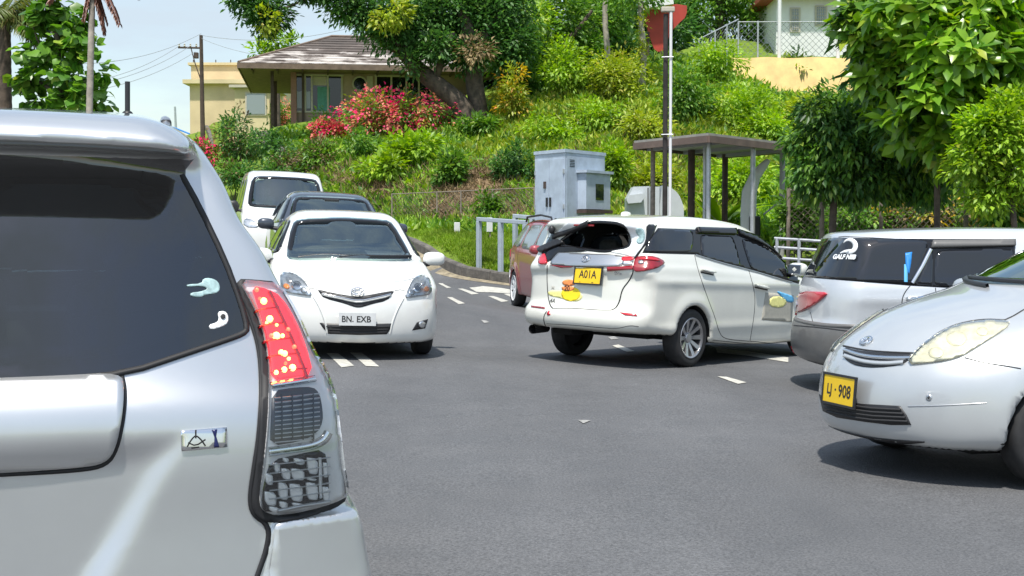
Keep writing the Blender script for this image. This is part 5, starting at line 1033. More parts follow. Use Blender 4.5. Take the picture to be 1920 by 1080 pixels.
mb = panel('meter_box', e2, n2, .30*l2, .92*l2, Hc*.50, Hc*.81, .22, M['cab']); panel('meter_window', e2, n2, .54*l2, .74*l2, Hc*.58, Hc*.72, .01, M['windark'], mb, .22); panel('meter_shelf', e2, n2, .27*l2, .95*l2, Hc*.465, Hc*.495, .26, M['timber'], mb); panel('meter_hood', e2, n2, .26*l2, .96*l2, Hc*.812, Hc*.835, .27, M['cab'], mb)
panel('side_panel', e2, n2, .03*l2, .97*l2, .1, Hc-.12, .008, M['cab'])
# bus shelter
M['fascia'] = mat('brown_fascia', (.15, .105, .085), .7, noise=.2, nscale=3); M['sheet'] = mat('roof_sheet', (.30, .29, .26), .6, noise=.2, nscale=3); M['beam'] = mat('painted_beam', (.33, .33, .33), .6)
Ys = 25.6; c0 = at(1328, 268, Ys); cl = at(1189, 265, Ys+2.2); cr_ = at(1497, 285, Ys+3.2); sh = empty('bus_shelter', loc=(c0.x, c0.y, G(c0.x, c0.y))); tag(sh, 'open roadside shelter with a flat brown edged roof on thin posts', 'shelter')
zt = at(1328, 251, Ys).z-sh.location.z; zb_ = at(1328, 267, Ys).z-sh.location.z; u1 = Vector((cl.x-c0.x, cl.y-c0.y)); u2 = Vector((cr_.x-c0.x, cr_.y-c0.y)); 
V, Fq = prism([Vector((0, 0)), u2, u1+u2, u1], zt-.03, zt+.02); q = MB(); q.add(V, Fq); q.build('roof', M['sheet'], sh)
for a, b in ((Vector((0, 0)), u2), (Vector((0, 0)), u1), (u1, u1+u2), (u2, u1+u2)):
    d = b-a; n = Vector((d.y, -d.x)).normalized()*.03; V, Fq = prism([a+n, b+n, b-n, a-n], zb_, zt-.03); q = MB(); q.add(V, Fq); q.build('fascia', M['fascia'], sh)
V, Fq = prism([u1*.02+u2*.02, u2*.98+u1*.02, (u1+u2)*.98, u1*.98+u2*.02], zb_+.06, zb_+.08); q = MB(); q.add(V, Fq); q.build('ceiling', M['beam'], sh)
for s in (.12, .5, .88): a = u2*s+u1*.03; b = a+u1*.94; q = MB(); q.tube([(a.x, a.y, zb_+.02), (b.x, b.y, zb_+.02)], .05, 4); q.build('beam', M['beam'], sh)
for s, t_, m_, r_ in ((.10, .12, 'galv', .045), (.52, .06, 'galv', .055), (.90, .10, 'beam', .06), (.12, .90, 'postwood', .05), (.45, .80, 'timber', .08), (.62, .80, 'timber', .06), (.88, .86, 'timber', .07), (.32, .45, 'galv', .035)):
    p = u2*s+u1*t_; g = G(c0.x+p.x, c0.y+p.y)-sh.location.z-.1
    if (s, t_) == (.10, .12): g = zb_-.9 if False else g
    q = MB(); q.tube([(p.x, p.y, g), (p.x, p.y, zb_+.05)], r_, 10); q.build('post', M[m_], sh, True)
a = u2*.15+u1*.85; b = u2*.85+u1*.85; q = MB(); 
for k in range(3): q.box(((a.x+b.x)/2, (a.y+b.y)/2-.1+k*.13, .45), ((b-a).length, .11, .035), rz=math.atan2((b-a).y, (b-a).x)); 
q.build('bench_seat', M['postwood'], sh)
# street light: dark timber pole with pale conduit pole beside it
p = at(1250, 440, 24.4); t_ = at(1250, 16, 24.4); sl = empty('lighting_pole', loc=(p.x, 24.4, G(p.x, 24.4))); tag(sl, 'tall dark pole with a bright metal pipe beside it rising through the shelter front', 'pole'); hz = t_.z-sl.location.z
q = MB(); q.tube([(-.035, 0, -.2), (-.035, 0, hz-.1)], [.050, .044], 10); q.build('timber_pole', M['tarpole'], sl, True); q = MB(); q.tube([(.055, -.04, -.2), (.055, -.04, hz)], .028, 10); q.build('metal_pipe', M['whitewall'], sl, True); q = MB(); q.box((.0, -.02, hz-.02), (.24, .12, .09), bev=.015); q.build('lamp_head', M['framew'], sl)
q = MB()
for z in (1.6, 3.2, 4.6): q.tube([(-.11, -.05, z), (-.02, -.085, z), (.1, -.08, z)], .01, 5)
q.build('clamp', M['galv'], sl)['kind'] = 'stuff'
# red sheet and white canopy behind
M['redsheet'] = mat('red_sheet', (.42, .045, .03), .6, noise=.15, nscale=2); YQ = 52
rs = empty('red_hoarding', loc=at(1245, 130, YQ)); tag(rs, 'red sheet metal hoarding with a rounded right end under a white canopy', 'hoarding'); Lq = lambda x, y, dy=0: tuple(at(x, y, YQ)-rs.location+Vector((0, dy, 0)))
ol = chaikin([(1208, 18), (1288, 4), (1288, 30), (1272, 44), (1256, 62), (1246, 98), (1228, 96), (1222, 80), (1212, 50)], 1); n = len(ol); V = [Lq(x, y) for x, y in ol]+[Lq(x, y, .12) for x, y in ol]; mesh_obj('sheet', V, [tuple(range(n)), tuple(range(2*n-1, n-1, -1))]+[((i+1) % n, i, i+n, (i+1) % n+n) for i in range(n)], M['redsheet'], rs, smooth=False)
ol = [(1192, 30), (1204, 8), (1212, -14), (1256, -10), (1260, 12), (1210, 20)]; n = len(ol); V = [Lq(x, y, -.6) for x, y in ol]+[Lq(x, y, .8) for x, y in ol]; mesh_obj('canopy', V, [tuple(range(n)), tuple(range(2*n-1, n-1, -1))]+[((i+1) % n, i, i+n, (i+1) % n+n) for i in range(n)], M['whitewall'], rs, smooth=False)
q = MB(); v = Vector(Lq(1240, 96)); q.tube([v, v-Vector((0, 0, 2.2))], .06, 6); v = Vector(Lq(1215, 60)); q.tube([v, v-Vector((0, 0, 3.0))], .06, 6); q.build('support', M['timber'], rs)
# grey machine housing beside the shelter
M['machine'] = mat('pale_grey_enamel', (.55, .59, .62), .45, coat=.2, noise=.08, nscale=3); Ym = 30.5; mo = at(1178, 402, Ym); mh = empty('machine_housing', loc=(mo.x, Ym, G(mo.x, Ym))); tag(mh, 'pale grey machine housing with a stepped front and rounded back left of the lighting pole', 'machine')
Lm = lambda x, y: (at(x, y, Ym).x-mh.location.x, at(x, y, Ym).z-mh.location.z); zlow = -.05
def extr(nm, pts, d0, d1, m): pts = [Lm(*p) for p in pts]; n = len(pts); V = [(x, d0, z) for x, z in pts]+[(x, d1, z) for x, z in pts]; return mesh_obj(nm, V, [tuple(range(n)), tuple(range(2*n-1, n-1, -1))]+[((i+1) % n, i, i+n, (i+1) % n+n) for i in range(n)], m, mh, smooth=False)
extr('stepped_front', [(1176, 500), (1176, 372), (1188, 350), (1218, 349), (1218, 500)], 0, .7, M['machine']); extr('visor', [(1174, 376), (1180, 366), (1206, 363), (1206, 372), (1200, 380), (1176, 382)], -.22, .02, M['machine']); extr('main_case', [(1219, 500), (1219, 350), (1236, 350), (1236, 500)], -.05, .8, M['machine'])
extr('rounded_back', chaikin([(1237, 500), (1237, 347), (1256, 350), (1272, 362), (1281, 382), (1283, 402), (1283, 500)], 1), .02, .75, M['machine']); extr('panel_seam', [(1214, 500), (1214, 352), (1216, 352), (1216, 500)], -.012, 0, M['gap'])
# white curved arm and dark box behind the shelter
Yv = 28.8; va = at(1400, 440, Yv); vv = empty('curved_white_cowl', loc=(va.x, Yv, G(va.x, Yv))); tag(vv, 'curved white cowl standing behind the right shelter posts', 'cowl'); Lv = lambda x, y: at(x, y, Yv)-vv.location
q = MB(); q.tube([Lv(*p) for p in ((1404, 470), (1403, 400), (1405, 360), (1416, 330), (1432, 310), (1441, 300))], [.17, .17, .16, .12, .09, .05], 12); q.build('cowl', M['whitewall'], vv, True); q = MB(); b_ = Lv(1412, 425); q.box((b_.x, -.12, b_.z-.15), (.24, .25, .75), bev=.03); q.build('dark_box', M['black'], vv); q = MB(); q.tube([Lv(1432, 402), Lv(1460, 380)], .022, 6); q.build('brace', M['galv'], vv)
# grey pipe railing right of the shelter
a = at(1452, 500, 23.5); b = at(1545, 500, 23.0); ra = empty('pipe_railing', loc=(a.x, a.y, G(a.x, a.y))); tag(ra, 'low three bar pipe railing behind the roof of the white estate car', 'railing'); d = Vector((b.x-a.x, b.y-a.y, 0))
for k, y in enumerate((449, 466, 486)): z = at(1500, y, 23.2).z-ra.location.z; q = MB(); q.tube([(0, 0, z+.02), (d.x, d.y, z-.03)], .025, 8); q.build('rail', M['galv'], ra, True)
for s in (.05, .5, .97): z = at(1500, 447, 23.2).z-ra.location.z; q = MB(); q.tube([(d.x*s, d.y*s, -.1), (d.x*s, d.y*s, z)], .03, 8); q.build('post', M['galv'], ra, True)
# utility pole with wires
Yp = 68; p = at(381, 265, Yp); t_ = at(377, 66, Yp); up_ = empty('utility_pole', loc=(p.x, Yp, G(p.x, Yp))); tag(up_, 'dark utility pole with a crossarm in front of the yellow building', 'utility pole'); tl = t_-up_.location
q = MB(); q.tube([(0, 0, -.2), tl], [.14, .09], 8); q.build('pole_shaft', M['timber'], up_, True); c_ = at(358, 90, Yp)-up_.location; l_ = at(334, 89, Yp)-up_.location; r_ = at(378, 90, Yp)-up_.location; q = MB(); q.tube([l_, r_], .05, 6); q.build('crossarm', M['timber'], up_)
q = MB(); q.tube([at(358, 90, Yp)-up_.location, at(366, 120, Yp)-up_.location, at(380, 160, Yp)-up_.location], .03, 5); q.build('arm_brace', M['timber'], up_); 
for x in (336, 346, 357, 368): c_ = at(x, 88, Yp)-up_.location; q = MB(); q.lathe([(.03, 0), (.06, .05), (.03, .1), (.05, .14), (0, .18)], Matrix.Translation(c_), 8); q.build('insulator', M['framew'], up_, True)
q = MB(); k_ = at(368, 104, Yp)-up_.location; q.box(k_, (.22, .2, .3), bev=.03); q.build('switch_box', M['timber'], up_)
M['cable'] = mat('cable', (.30, .31, .33), .6)
def cable(p, q_, sag, lab, r=.012):
    p = Vector(p); q_ = Vector(q_); pts = [p+(q_-p)*t+Vector((0, 0, -4*sag*t*(1-t))) for t in np.linspace(0, 1, 26)]; m = MB(); m.tube(pts, r, 5, False); o = m.build('overhead_cable', M['cable']); tag(o, lab, 'cable'); return o
for i, (y, yy, x) in enumerate(((89, 150, 336), (89, 160, 357), (66, 95, 377), (100, 168, 366))): cable(at(x, y-3, Yp), at(-60, yy, 45), .9, ['topmost thin cable leaving the left end of the crossarm', 'second thin cable leaving the middle of the crossarm', 'thin cable from the very top of the utility pole running left', 'lowest thin cable running left from the utility pole'][i])
cable(at(377, 66, Yp), at(700, 40, 60), .5, 'thin cable from the utility pole to the right behind the shade tree'); cable(at(377, 72, Yp), at(640, 100, 58), .5, 'thin cable from the utility pole down to the bungalow roof')
# distant pole
p = at(332, 232, 90); t_ = at(328, 200, 90); o_ = empty('distant_pole', loc=(p.x, 90, G(p.x, 90))); tag(o_, 'small distant pole leaning left of the yellow building', 'pole'); q = MB(); q.tube([(0, 0, 0), t_-o_.location], [.12, .08], 6); q.build('pole_shaft', M['galv'], o_, True)
# fallen leaves and small litter on the verge

# ================================================================== VEHICLES
def seal(c, kind, out, wd=.045, t=.007, name='window_seal', mirror=0, m=None, smooth=2):
    o = resample(corners(out), 10 if kind == 'px' else .06); k = wd*.5*(1 if kind != 'px' else c.pxs)
    return c.line(name, kind, [tuple(p) for p in shrink(o, k)], m or M['frit'], wd, t, smooth=0, mirror=mirror, closed=True)
def cx3(L_):   # tracing helper: crop of the photograph (400,300)+/2.7
    return [(400+a/2.7, 300+b/2.7) for a, b in L_]
def cx4(L_): return [(940+a/3.085, 370+b/3.085) for a, b in L_]
def cx5(L_): return [(1440+a/2.077, 400+b/2.077) for a, b in L_]
def cx6(L_): return [(980+a/4., 390+b/4.) for a, b in L_]

def side_windows(c, doors, mirror=2, glassm=None, frame=None, band=None):
    """doors: list of outlines (x,z) on the left side"""
    if band: c.patch('window_frame', 'l', band, frame or M['frit'], .002, smooth=1, mirror=mirror)
    for d in doors: c.patch('side_window', 'l', d, glassm or M['privacy'], .006, smooth=-1, mirror=mirror)

# ---------------------------------------------------------------- white saloon, oncoming
def build_sedan():
    sp = dict(prof=[(1.6, .16), (2.02, .16), (2.10, .20), (2.13, .34), (2.115, .55), (2.06, .70), (1.98, .775), (1.72, .865), (1.25, .965), (.98, 1.01), (.92, 1.03), (.30, 1.42), (.12, 1.48), (-.45, 1.50), (-1.05, 1.44), (-1.2, 1.385), (-1.72, 1.07), (-2.10, 1.03), (-2.18, .98), (-2.2, .55), (-2.17, .25), (-1.9, .19), (-.8, .17), (.8, .17)],
              w=[(-2.3, .74), (-1.9, .80), (-1.2, .838), (0, .845), (1.0, .845), (1.6, .825), (1.95, .77), (2.15, .70)],
              belt=[(-2.2, 1.0), (-1, .98), (0, .93), (.95, .93), (2.1, .80)], tum=[(-2.2, .48), (0, .50), (1, .52), (1.4, .5)],
              wheels=(1.275, -1.275), bf=.34, br=.16, crown=.045, k=.13, zl=.55, tuck=.15, flare=.022, ra=.335, rz=.30, crease=[(.78, .70, .010, .05)],
              side_k=lambda x, y, z: .06+.08*sstep(z, .9, 1.3)+.10*sstep(x, 1.4, 2.0))
    c = Car('white_saloon_car', 'white saloon car coming towards the viewer with a V shaped black grille and white plate', 'car', (-1.94, 15.08, .17, 168.1, -.7), sp, M['white'])
    ws = cx3([(362, 508), (600, 506), (840, 512), (1012, 513), (985, 450), (900, 303), (660, 288), (402, 298)])
    c.pxs = 175; c.hole('px', [tuple(p) for p in shrink(corners(ws), 4.5)], FRONT)
    side = [[(.72, 1.0), (-.02, .98), (-.05, 1.36), (.22, 1.36), (.5, 1.17)], [(-.12, .985), (-.95, 1.0), (-1.12, 1.08), (-.98, 1.27), (-.72, 1.355), (-.12, 1.37)]]
    for d in side: c.hole('l', [tuple(p) for p in shrink(d, .03)], lambda C, n: (np.abs(n[:, 1]) > .4))
    rs = [(-.60, 1.12), (.60, 1.12), (.52, 1.36), (-.52, 1.36)]; c.hole('r', rs, lambda C, n: C[:, 0] < -1.0)
    c.body(.028); c.patch('rear_glass', 'r', [(-.63, 1.10), (.63, 1.10), (.55, 1.39), (-.55, 1.39)], M['glass'], .005, smooth=1)
    c.interior(seat_y=.34, dash=.98, dz=.93, rows=(.0, -.85))
    q = MB(); q.box((.32, 0, 1.335), (.03, .22, .06), bev=.01); q.build('rear_view_mirror', M['black'], c.root)
    c.patch('windscreen', 'px', ws, M['glass'], .004, smooth=-1)
    seal(c, 'px', ws, .058, name='windscreen_seal')
    for p in ([(430, 497), (520, 486), (600, 484), (700, 492)], [(640, 497), (740, 488), (860, 492), (1000, 490)]):
        c.line('wiper', 'px', cx3(p), M['black'], .022, .022, smooth=1)
    for d in side: c.patch('side_window', 'l', d, M['glassdk'], .004, smooth=-1, mirror=2); seal(c, 'l', d, .045, mirror=2)
    c.line('bonnet_gap', 'px', cx3([(338, 585), (420, 608), (500, 618), (650, 624), (800, 622), (960, 615), (1045, 590)]), M['gap'], .005, .001)
    c.line('bumper_gap', 'px', cx3([(470, 655), (500, 650), (525, 655)]), M['gap'], .005, .001, smooth=0)
    c.line('bumper_gap', 'px', cx3([(917, 662), (945, 657), (968, 660)]), M['gap'], .005, .001, smooth=0)
    gr = [(525, 654), (600, 672), (690, 688), (735, 692), (790, 683), (860, 670), (917, 661), (905, 680), (880, 712), (800, 730), (765, 742), (735, 748), (705, 742), (670, 728), (560, 700), (540, 675)]
    gb = [(545, 676), (640, 694), (700, 708), (735, 716), (780, 706), (850, 692), (902, 676), (893, 694), (800, 714), (735, 726), (690, 718), (640, 706), (556, 690)]
    c.patch('grille', 'px', cx3(gr), M['black'], .003, smooth=1, h=4)
    c.patch('grille_bar', 'px', cx3(gb), M['white'], .016, smooth=1, h=4)
    c.line('chrome_strip', 'px', cx3([(553, 680), (640, 696), (735, 716), (835, 696), (897, 680)]), M['chrome'], .010, .019, smooth=1)
    X = c.frame('px', cx3([(728, 668)])[0], .012); q = MB(); pts = lambda a, b, ox=0, oy=0: [X @ Vector((ox+a*math.cos(t), oy+b*math.sin(t), .006)) for t in np.linspace(0, 2*math.pi, 25)]
    q.tube(pts(.062, .042), .0065, 6, False); q.tube(pts(.026, .040), .005, 6, False); q.tube(pts(.045, .017, 0, .018), .005, 6, False); q.build('badge', M['chrome'], c.root, True)
    c.patch('lower_grille', 'px', cx3([(538, 824), (700, 832), (912, 827), (900, 850), (878, 882), (740, 886), (582, 880), (555, 850)]), M['black'], .003, smooth=0)
    for zz in (842, 856, 870): c.line('grille_slat', 'px', cx3([(572+(zz-842)*.5, zz), (735, zz+4), (890-(zz-842)*.5, zz)]), M['gap'], .010, .012, smooth=1)
    hl = cx3([(1078, 590), (1045, 589), (1012, 605), (985, 650), (967, 699), (1000, 697), (1060, 688), (1098, 679), (1100, 645), (1092, 610)])
    for mi in (0, 1):
        lo = c.patch('headlight', 'px', hl, M['reflector'], .003, smooth=1, mirror=mi, h=4)
        for (cx_, cy_, r, mm) in ((1035, 650, 24, M['chrome']), (1005, 672, 14, M['satin']), (1078, 655, 13, M['amber']), (1060, 622, 14, M['satin'])):
            th = np.linspace(0, 2*math.pi, 14)[:-1]; c.patch('lamp_bowl', 'px', cx3([(cx_+r*math.cos(a), cy_+r*math.sin(a)) for a in th]), mm, .010, smooth=0, mirror=mi, parent=lo, h=4)
        c.patch('lamp_glass', 'px', hl, M['lens'], .020, smooth=1, mirror=mi, parent=lo, h=4)
        fo = cx3([(1086, 805), (1030, 822), (1006, 863), (1072, 852)])
        fb = c.patch('fog_lamp_recess', 'px', fo, M['black'], .003, smooth=0, mirror=mi, h=3); c.patch('fog_lamp', 'px', cx3([(1055+17*math.cos(a), 832+17*math.sin(a)) for a in np.linspace(0, 6, 10)]), M['reflector'], .012, smooth=0, mirror=mi, parent=fb, h=3)
        c.line('bumper_crease', 'px', cx3([(962, 700), (930, 760), (905, 828), (895, 880)]), M['white'], .02, .004, smooth=1, mirror=mi)
    c.plate('px', cx3([(729, 806)])[0], .36, .125, M['plate_w'], [('BN', .085, -.105, -.002, .9), ('.', .085, -.045, .0, 1), ('EXB', .085, .06, -.002, .95)], M['ink'], tilt=-3, t=.03)
    c.mirror((.72, .93, .985), (.09, .12, .075))
    c.wheels(r=.30, tw=.185, track=.735, rr=.185, n=7, style='wide')
    c.line('door_gap', 'l', [(.78, .95), (.72, .6), (.80, .3)], M['gap'], mirror=2); c.line('door_gap', 'l', [(-.08, .96), (-.10, .55), (-.12, .25)], M['gap'], mirror=2, smooth=1)
    for x in (.12, -.85): c.patch('door_handle', 'l', [(x-.09, .84), (x+.09, .84), (x+.09, .87), (x-.09, .87)], M['white'], .03, smooth=1, mirror=2, h=.02)
    return c

# ---------------------------------------------------------------- dark hatchback and white van behind the saloon
def build_dark_car():
    sp = dict(prof=[(1.6, .2), (2.02, .2), (2.10, .26), (2.12, .6), (2.03, .78), (1.7, .92), (1.15, 1.02), (1.05, 1.06), (.35, 1.46), (.1, 1.52), (-.6, 1.545), (-1.5, 1.5), (-1.7, 1.45), (-1.98, 1.05), (-2.05, .9), (-2.08, .4), (-1.9, .2), (0, .18)],
              w=[(-2.2, .78), (-1.2, .84), (0, .86), (1.2, .86), (1.8, .82), (2.15, .72)], belt=[(-2.2, 1.02), (0, .98), (2, .84)], tum=[(-2.2, .5), (0, .52), (1.5, .55)],
              wheels=(1.27, -1.27), bf=.30, br=.15, crown=.045, k=.13, ra=.34, side_k=lambda x, y, z: .07+.07*sstep(z, .9, 1.3)+.08*sstep(x, 1.4, 2.0))
    c = Car('dark_hatchback', 'dark slate blue car mostly hidden behind the white saloon', 'car', (-2.86, 20.4, .50, 166, -1.2), sp, M['slate'])
    ws = [(-.66, 1.06), (.66, 1.06), (.62, 1.2), (.545, 1.455), (-.545, 1.455), (-.62, 1.2)]
    ws = [(y, z) for y, z in ws]
    c.hole('f', [tuple(p) for p in shrink(ws, .035)], FRONT)
    side = [[(.80, 1.04), (-.05, 1.02), (-.05, 1.43), (.22, 1.43), (.5, 1.25)], [(-.13, 1.02), (-1.05, 1.05), (-1.0, 1.38), (-.13, 1.44)]]
    for d in side: c.hole('l', [tuple(p) for p in shrink(d, .03)], lambda C, n: (np.abs(n[:, 1]) > .4))
    c.body(.035); c.interior(seat_y=.35, dash=1.0, dz=.98, rows=(.0, -.85), zf=.4)
    c.patch('windscreen', 'f', ws, M['glass'], .004, smooth=-1); seal(c, 'f', ws, .065, name='windscreen_seal')
    for d in side: c.patch('side_window', 'l', d, M['glassdk'], .004, smooth=-1, mirror=2)
    q = MB(); q.box((.45, 0, 1.39), (.03, .22, .06), bev=.01); q.build('rear_view_mirror', M['black'], c.root)
    c.mirror((.80, .98, 1.02), (.09, .12, .08), m=M['slate']); c.wheels(r=.31, tw=.19, track=.74, rr=.2, n=7)
    for s_ in (0, 1):
        hl = [(.45, .68), (.80, .72), (.82, .86), (.62, .82)]; o = c.patch('headlight', 'f', hl, M['reflector'], .006, smooth=1, mirror=s_)
    c.patch('grille', 'f', [(-.4, .62), (.4, .62), (.45, .74), (-.45, .74)], M['black'], .004, smooth=1)
    return c
def build_van():
    sp = dict(prof=[(1.7, .22), (2.22, .22), (2.28, .3), (2.28, .75), (2.2, .92), (1.85, 1.12), (1.75, 1.16), (1.22, 1.72), (1.05, 1.86), (.5, 1.9), (-1.0, 1.9), (-2.0, 1.86), (-2.2, 1.75), (-2.28, 1.0), (-2.28, .35), (-2.0, .22), (0, .2)],
              w=[(-2.3, .82), (-1.2, .845), (0, .85), (1.4, .85), (1.9, .83), (2.3, .74)], belt=[(-2.2, 1.1), (2, 1.02)], tum=[(-2.2, .2), (1, .20), (2, .22)],
              wheels=(1.35, -1.35), bf=.25, br=.08, crown=.035, k=.11, ra=.34, zl=.6)
    c = Car('white_van', 'white people carrier van last in the oncoming queue behind the dark car', 'van', (-4.72, 26.9, .74, 166, -1.2), sp, M['white'])
    ws = [(-.72, 1.15), (.72, 1.15), (.70, 1.4), (.62, 1.77), (-.62, 1.77), (-.70, 1.4)]
    c.hole('f', [tuple(p) for p in shrink(ws, .035)], FRONT)
    side = [[(1.35, 1.12), (.35, 1.12), (.35, 1.70), (.95, 1.70)], [(.25, 1.12), (-.75, 1.12), (-.75, 1.70), (.25, 1.70)], [(-.85, 1.12), (-1.95, 1.12), (-1.9, 1.68), (-.85, 1.70)]]
    c.body(.035); c.interior(seat_y=.38, dash=1.6, dz=1.08, rows=(.9,), zf=.62)
    c.patch('windscreen', 'f', ws, M['glass'], .004, smooth=-1); seal(c, 'f', ws, .065, name='windscreen_seal')
    for d in side: c.patch('side_window', 'l', d, M['privacy'], .005, smooth=-1, mirror=2)
    c.mirror((1.3, .98, 1.15), (.08, .11, .12), m=M['black']); c.wheels(r=.31, tw=.19, track=.75, rr=.19, n=7)
    for s_ in (0, 1): c.patch('headlight', 'f', [(.5, .78), (.80, .78), (.80, .95), (.62, .92)], M['reflector'], .006, smooth=1, mirror=s_)
    c.line('wiper', 'f', [(-.6, 1.17), (-.1, 1.19), (.4, 1.17)], M['black'], .02, .02, smooth=1)
    return c

# ---------------------------------------------------------------- white estate with the broken rear window
def build_estate():
    sp = dict(prof=[(2.0, .2), (2.12, .4), (2.10, .62), (1.95, .78), (1.4, .93), (1.15, 1.02), (1.08, 1.06), (.42, 1.44), (.12, 1.53), (-.6, 1.58), (-1.3, 1.58), (-1.86, 1.54), (-2.06, 1.50), (-2.09, 1.45), (-1.98, 1.38), (-2.10, 1.10), (-2.16, 1.05), (-2.17, .98), (-2.13, .96), (-2.15, .78), (-2.16, .62), (-2.26, .57), (-2.28, .44), (-2.2, .36), (-1.7, .34), (-1.0, .24), (0, .17), (1.4, .17)],
              w=[(-2.4, .74), (-2.1, .79), (-1.7, .835), (-1.2, .847), (0, .847), (1.0, .847), (1.7, .81), (2.15, .70)],
              belt=[(-2.2, 1.06), (-1.2, 1.04), (0, .96), (.95, .93), (2, .85)], tum=[(-2.3, .44), (-1.5, .44), (0, .46), (1, .52)],
              wheels=(1.265, -1.265), bf=.30, br=.20, crown=.04, k=.1, ra=.335, rz=.31, flare=.02, zl=.6, tuck=.2, crease=[(.90, .80, .014, .05), (.42, .38, .010, .05)],
              side_k=lambda x, y, z: .06+.05*sstep(z, 1.1, 1.4)+.10*sstep(x, 1.4, 2.0)+.06*sstep(-x, 1.6, 2.1)*sstep(-z, -1.0, -.8))
    c = Car('white_estate_car', 'white estate car crossing the road with a smashed rear window, yellow plate and yellow sticker', 'car', (2.06, 15.3, 0.0, 41, -1.1), sp, M['pearl'])
    rear = lambda C, n: (C[:, 0] < -1.6)
    op = cx6([(495, 108), (600, 104), (735, 118), (790, 165), (812, 240), (790, 298), (640, 325), (560, 322), (350, 292), (268, 268), (300, 232)])
    c.hole('px', op, rear)
    fw = cx4([(1385, 235), (1480, 268), (1590, 328), (1640, 372), (1668, 478), (1560, 452), (1440, 415)])
    rw = cx4([(1150, 215), (1250, 222), (1335, 226), (1360, 300), (1385, 402), (1270, 372), (1158, 345)])
    c.hole('px', [tuple(p) for p in shrink(fw, 3)], lambda C, n: C[:, 1] < -.3)
    lw = [[(.62, 1.02), (-.08, 1.0), (-.12, 1.38), (.15, 1.38)], [(-.18, 1.0), (-1.0, 1.04), (-1.0, 1.38), (-.18, 1.40)], [(-1.12, 1.08), (-1.82, 1.12), (-1.72, 1.36), (-1.12, 1.40)]]
    for d in lw: c.hole('l', [tuple(p) for p in shrink(d, .02)], lambda C, n: C[:, 1] > .3)
    wsf = [(-.62, 1.05), (.62, 1.05), (.52, 1.40), (-.52, 1.40)]; c.hole('f', [tuple(p) for p in shrink(wsf, .03)], FRONT)
    xs = np.concatenate([np.arange(-2.4, -1.6, .02), np.arange(-1.6, 2.3, .035)])
    c.body(.025, xs=xs)
    c.interior(seat_y=.36, dash=1.0, dz=.93, rows=(.05, -.85), wheel_side=-1)
    c.patch('rear_glass', 'r', [(.20, 1.05), (.64, 1.07), (.60, 1.30), (.50, 1.40), (.46, 1.30), (.40, 1.14), (.2, 1.10)], M['glassdk'], .004, smooth=0)
    gl = cx6([(250, 230), (360, 85), (470, 92), (700, 98), (930, 122), (926, 230), (880, 300), (835, 378), (640, 345), (480, 330), (350, 300), (225, 282)])
    # black surround, built as a band between the outer outline and the opening
    band = cx6([(925, 122), (1003, 125), (985, 190), (940, 260), (880, 330), (842, 385), (832, 372), (870, 318), (915, 260), (928, 200)])
    c.patch('pillar_trim', 'px', band, M['frit'], .004, smooth=1, h=3)
    fr_ = cx6([(728, 108), (800, 112), (905, 132), (928, 215), (908, 280), (850, 352), (838, 372), (740, 345), (655, 332), (690, 318), (770, 308), (806, 290), (815, 240), (806, 190), (775, 150)])
    c.patch('broken_rear_glass', 'px', fr_, M['ink_w'], .006, smooth=1, h=3, label='white taped remnant of the smashed rear glass')
    c.patch('torn_film', 'px', cx6([(845, 150), (900, 150), (920, 215), (905, 262), (870, 275), (850, 245), (880, 215), (852, 190)]), M['sticker_c'], .010, smooth=1, h=3)
    c.patch('pillar_trim', 'px', cx6([(262, 182), (330, 110), (395, 92), (500, 98), (455, 120), (380, 150), (262, 195)]), M['ink_w'], .012, smooth=1, h=3, label='white left pillar trim')
    c.line('bent_wiper', 'px', cx6([(500, 112), (430, 135), (330, 185), (262, 205), (235, 222)]), M['black'], .05, .03, smooth=1)
    q = MB(); P = Vector(c.cast('px', cx6([(240, 178)]))[0]); q.ell(P+Vector((-.05, 0, .02)), (.035, .035, .045)); q.build('wiper_pivot', M['black'], c.root, True)
    c.patch('loose_trim', 'px', cx6([(122, 322), (130, 300), (215, 262), (262, 232), (330, 262), (250, 292), (190, 318), (135, 338)]), M['black'], .03, smooth=1, h=3)
    c.patch('window_ledge', 'px', cx6([(230, 282), (350, 288), (470, 305), (490, 328), (270, 335), (200, 405), (175, 400), (165, 345)]), M['frit'], .01, smooth=1, h=3)
    c.patch('garnish', 'px', cx6([(205, 418), (262, 345), (285, 336), (500, 345), (700, 352), (838, 384), (830, 410), (745, 408), (748, 436), (600, 444), (420, 440), (230, 428)]), M['satin'], .014, smooth=1, h=4)
    X = c.frame('px', cx6([(478, 388)])[0], .018); q = MB(); q.tube([X @ Vector((.048*math.cos(a), .042*math.sin(a), .003)) for a in np.linspace(0, 6.2832, 25)], .0055, 6, False)
    q.tube([X @ Vector(v) for v in ((-.025, -.022, .003), (-.012, .012, .003), (.004, .020, .003), (.012, -.006, .003), (.026, -.018, .003))], .0055, 6); q.build('badge', M['chrome'], c.root, True)
    tl = cx6([(742, 366), (840, 372), (900, 362), (985, 366), (1066, 408), (1030, 440), (985, 462), (900, 478), (832, 480), (826, 440), (745, 434)])
    t1 = c.patch('tail_light', 'px', cx6([(850, 372), (905, 362), (990, 367), (1066, 408), (1030, 440), (985, 460), (900, 478), (836, 480), (832, 430)]), M['redlens'], .02, smooth=1, h=3.5)
    c.patch('lamp_strip', 'px', cx6([(870, 380), (980, 376), (1030, 404), (960, 398), (880, 396)]), M['redlens2'], .026, smooth=1, h=3, parent=t1)
    c.patch('lamp_bowl', 'px', cx6([(868, 402), (905, 398), (912, 424), (872, 430)]), M['reflector'], .028, smooth=1, h=3, parent=t1)
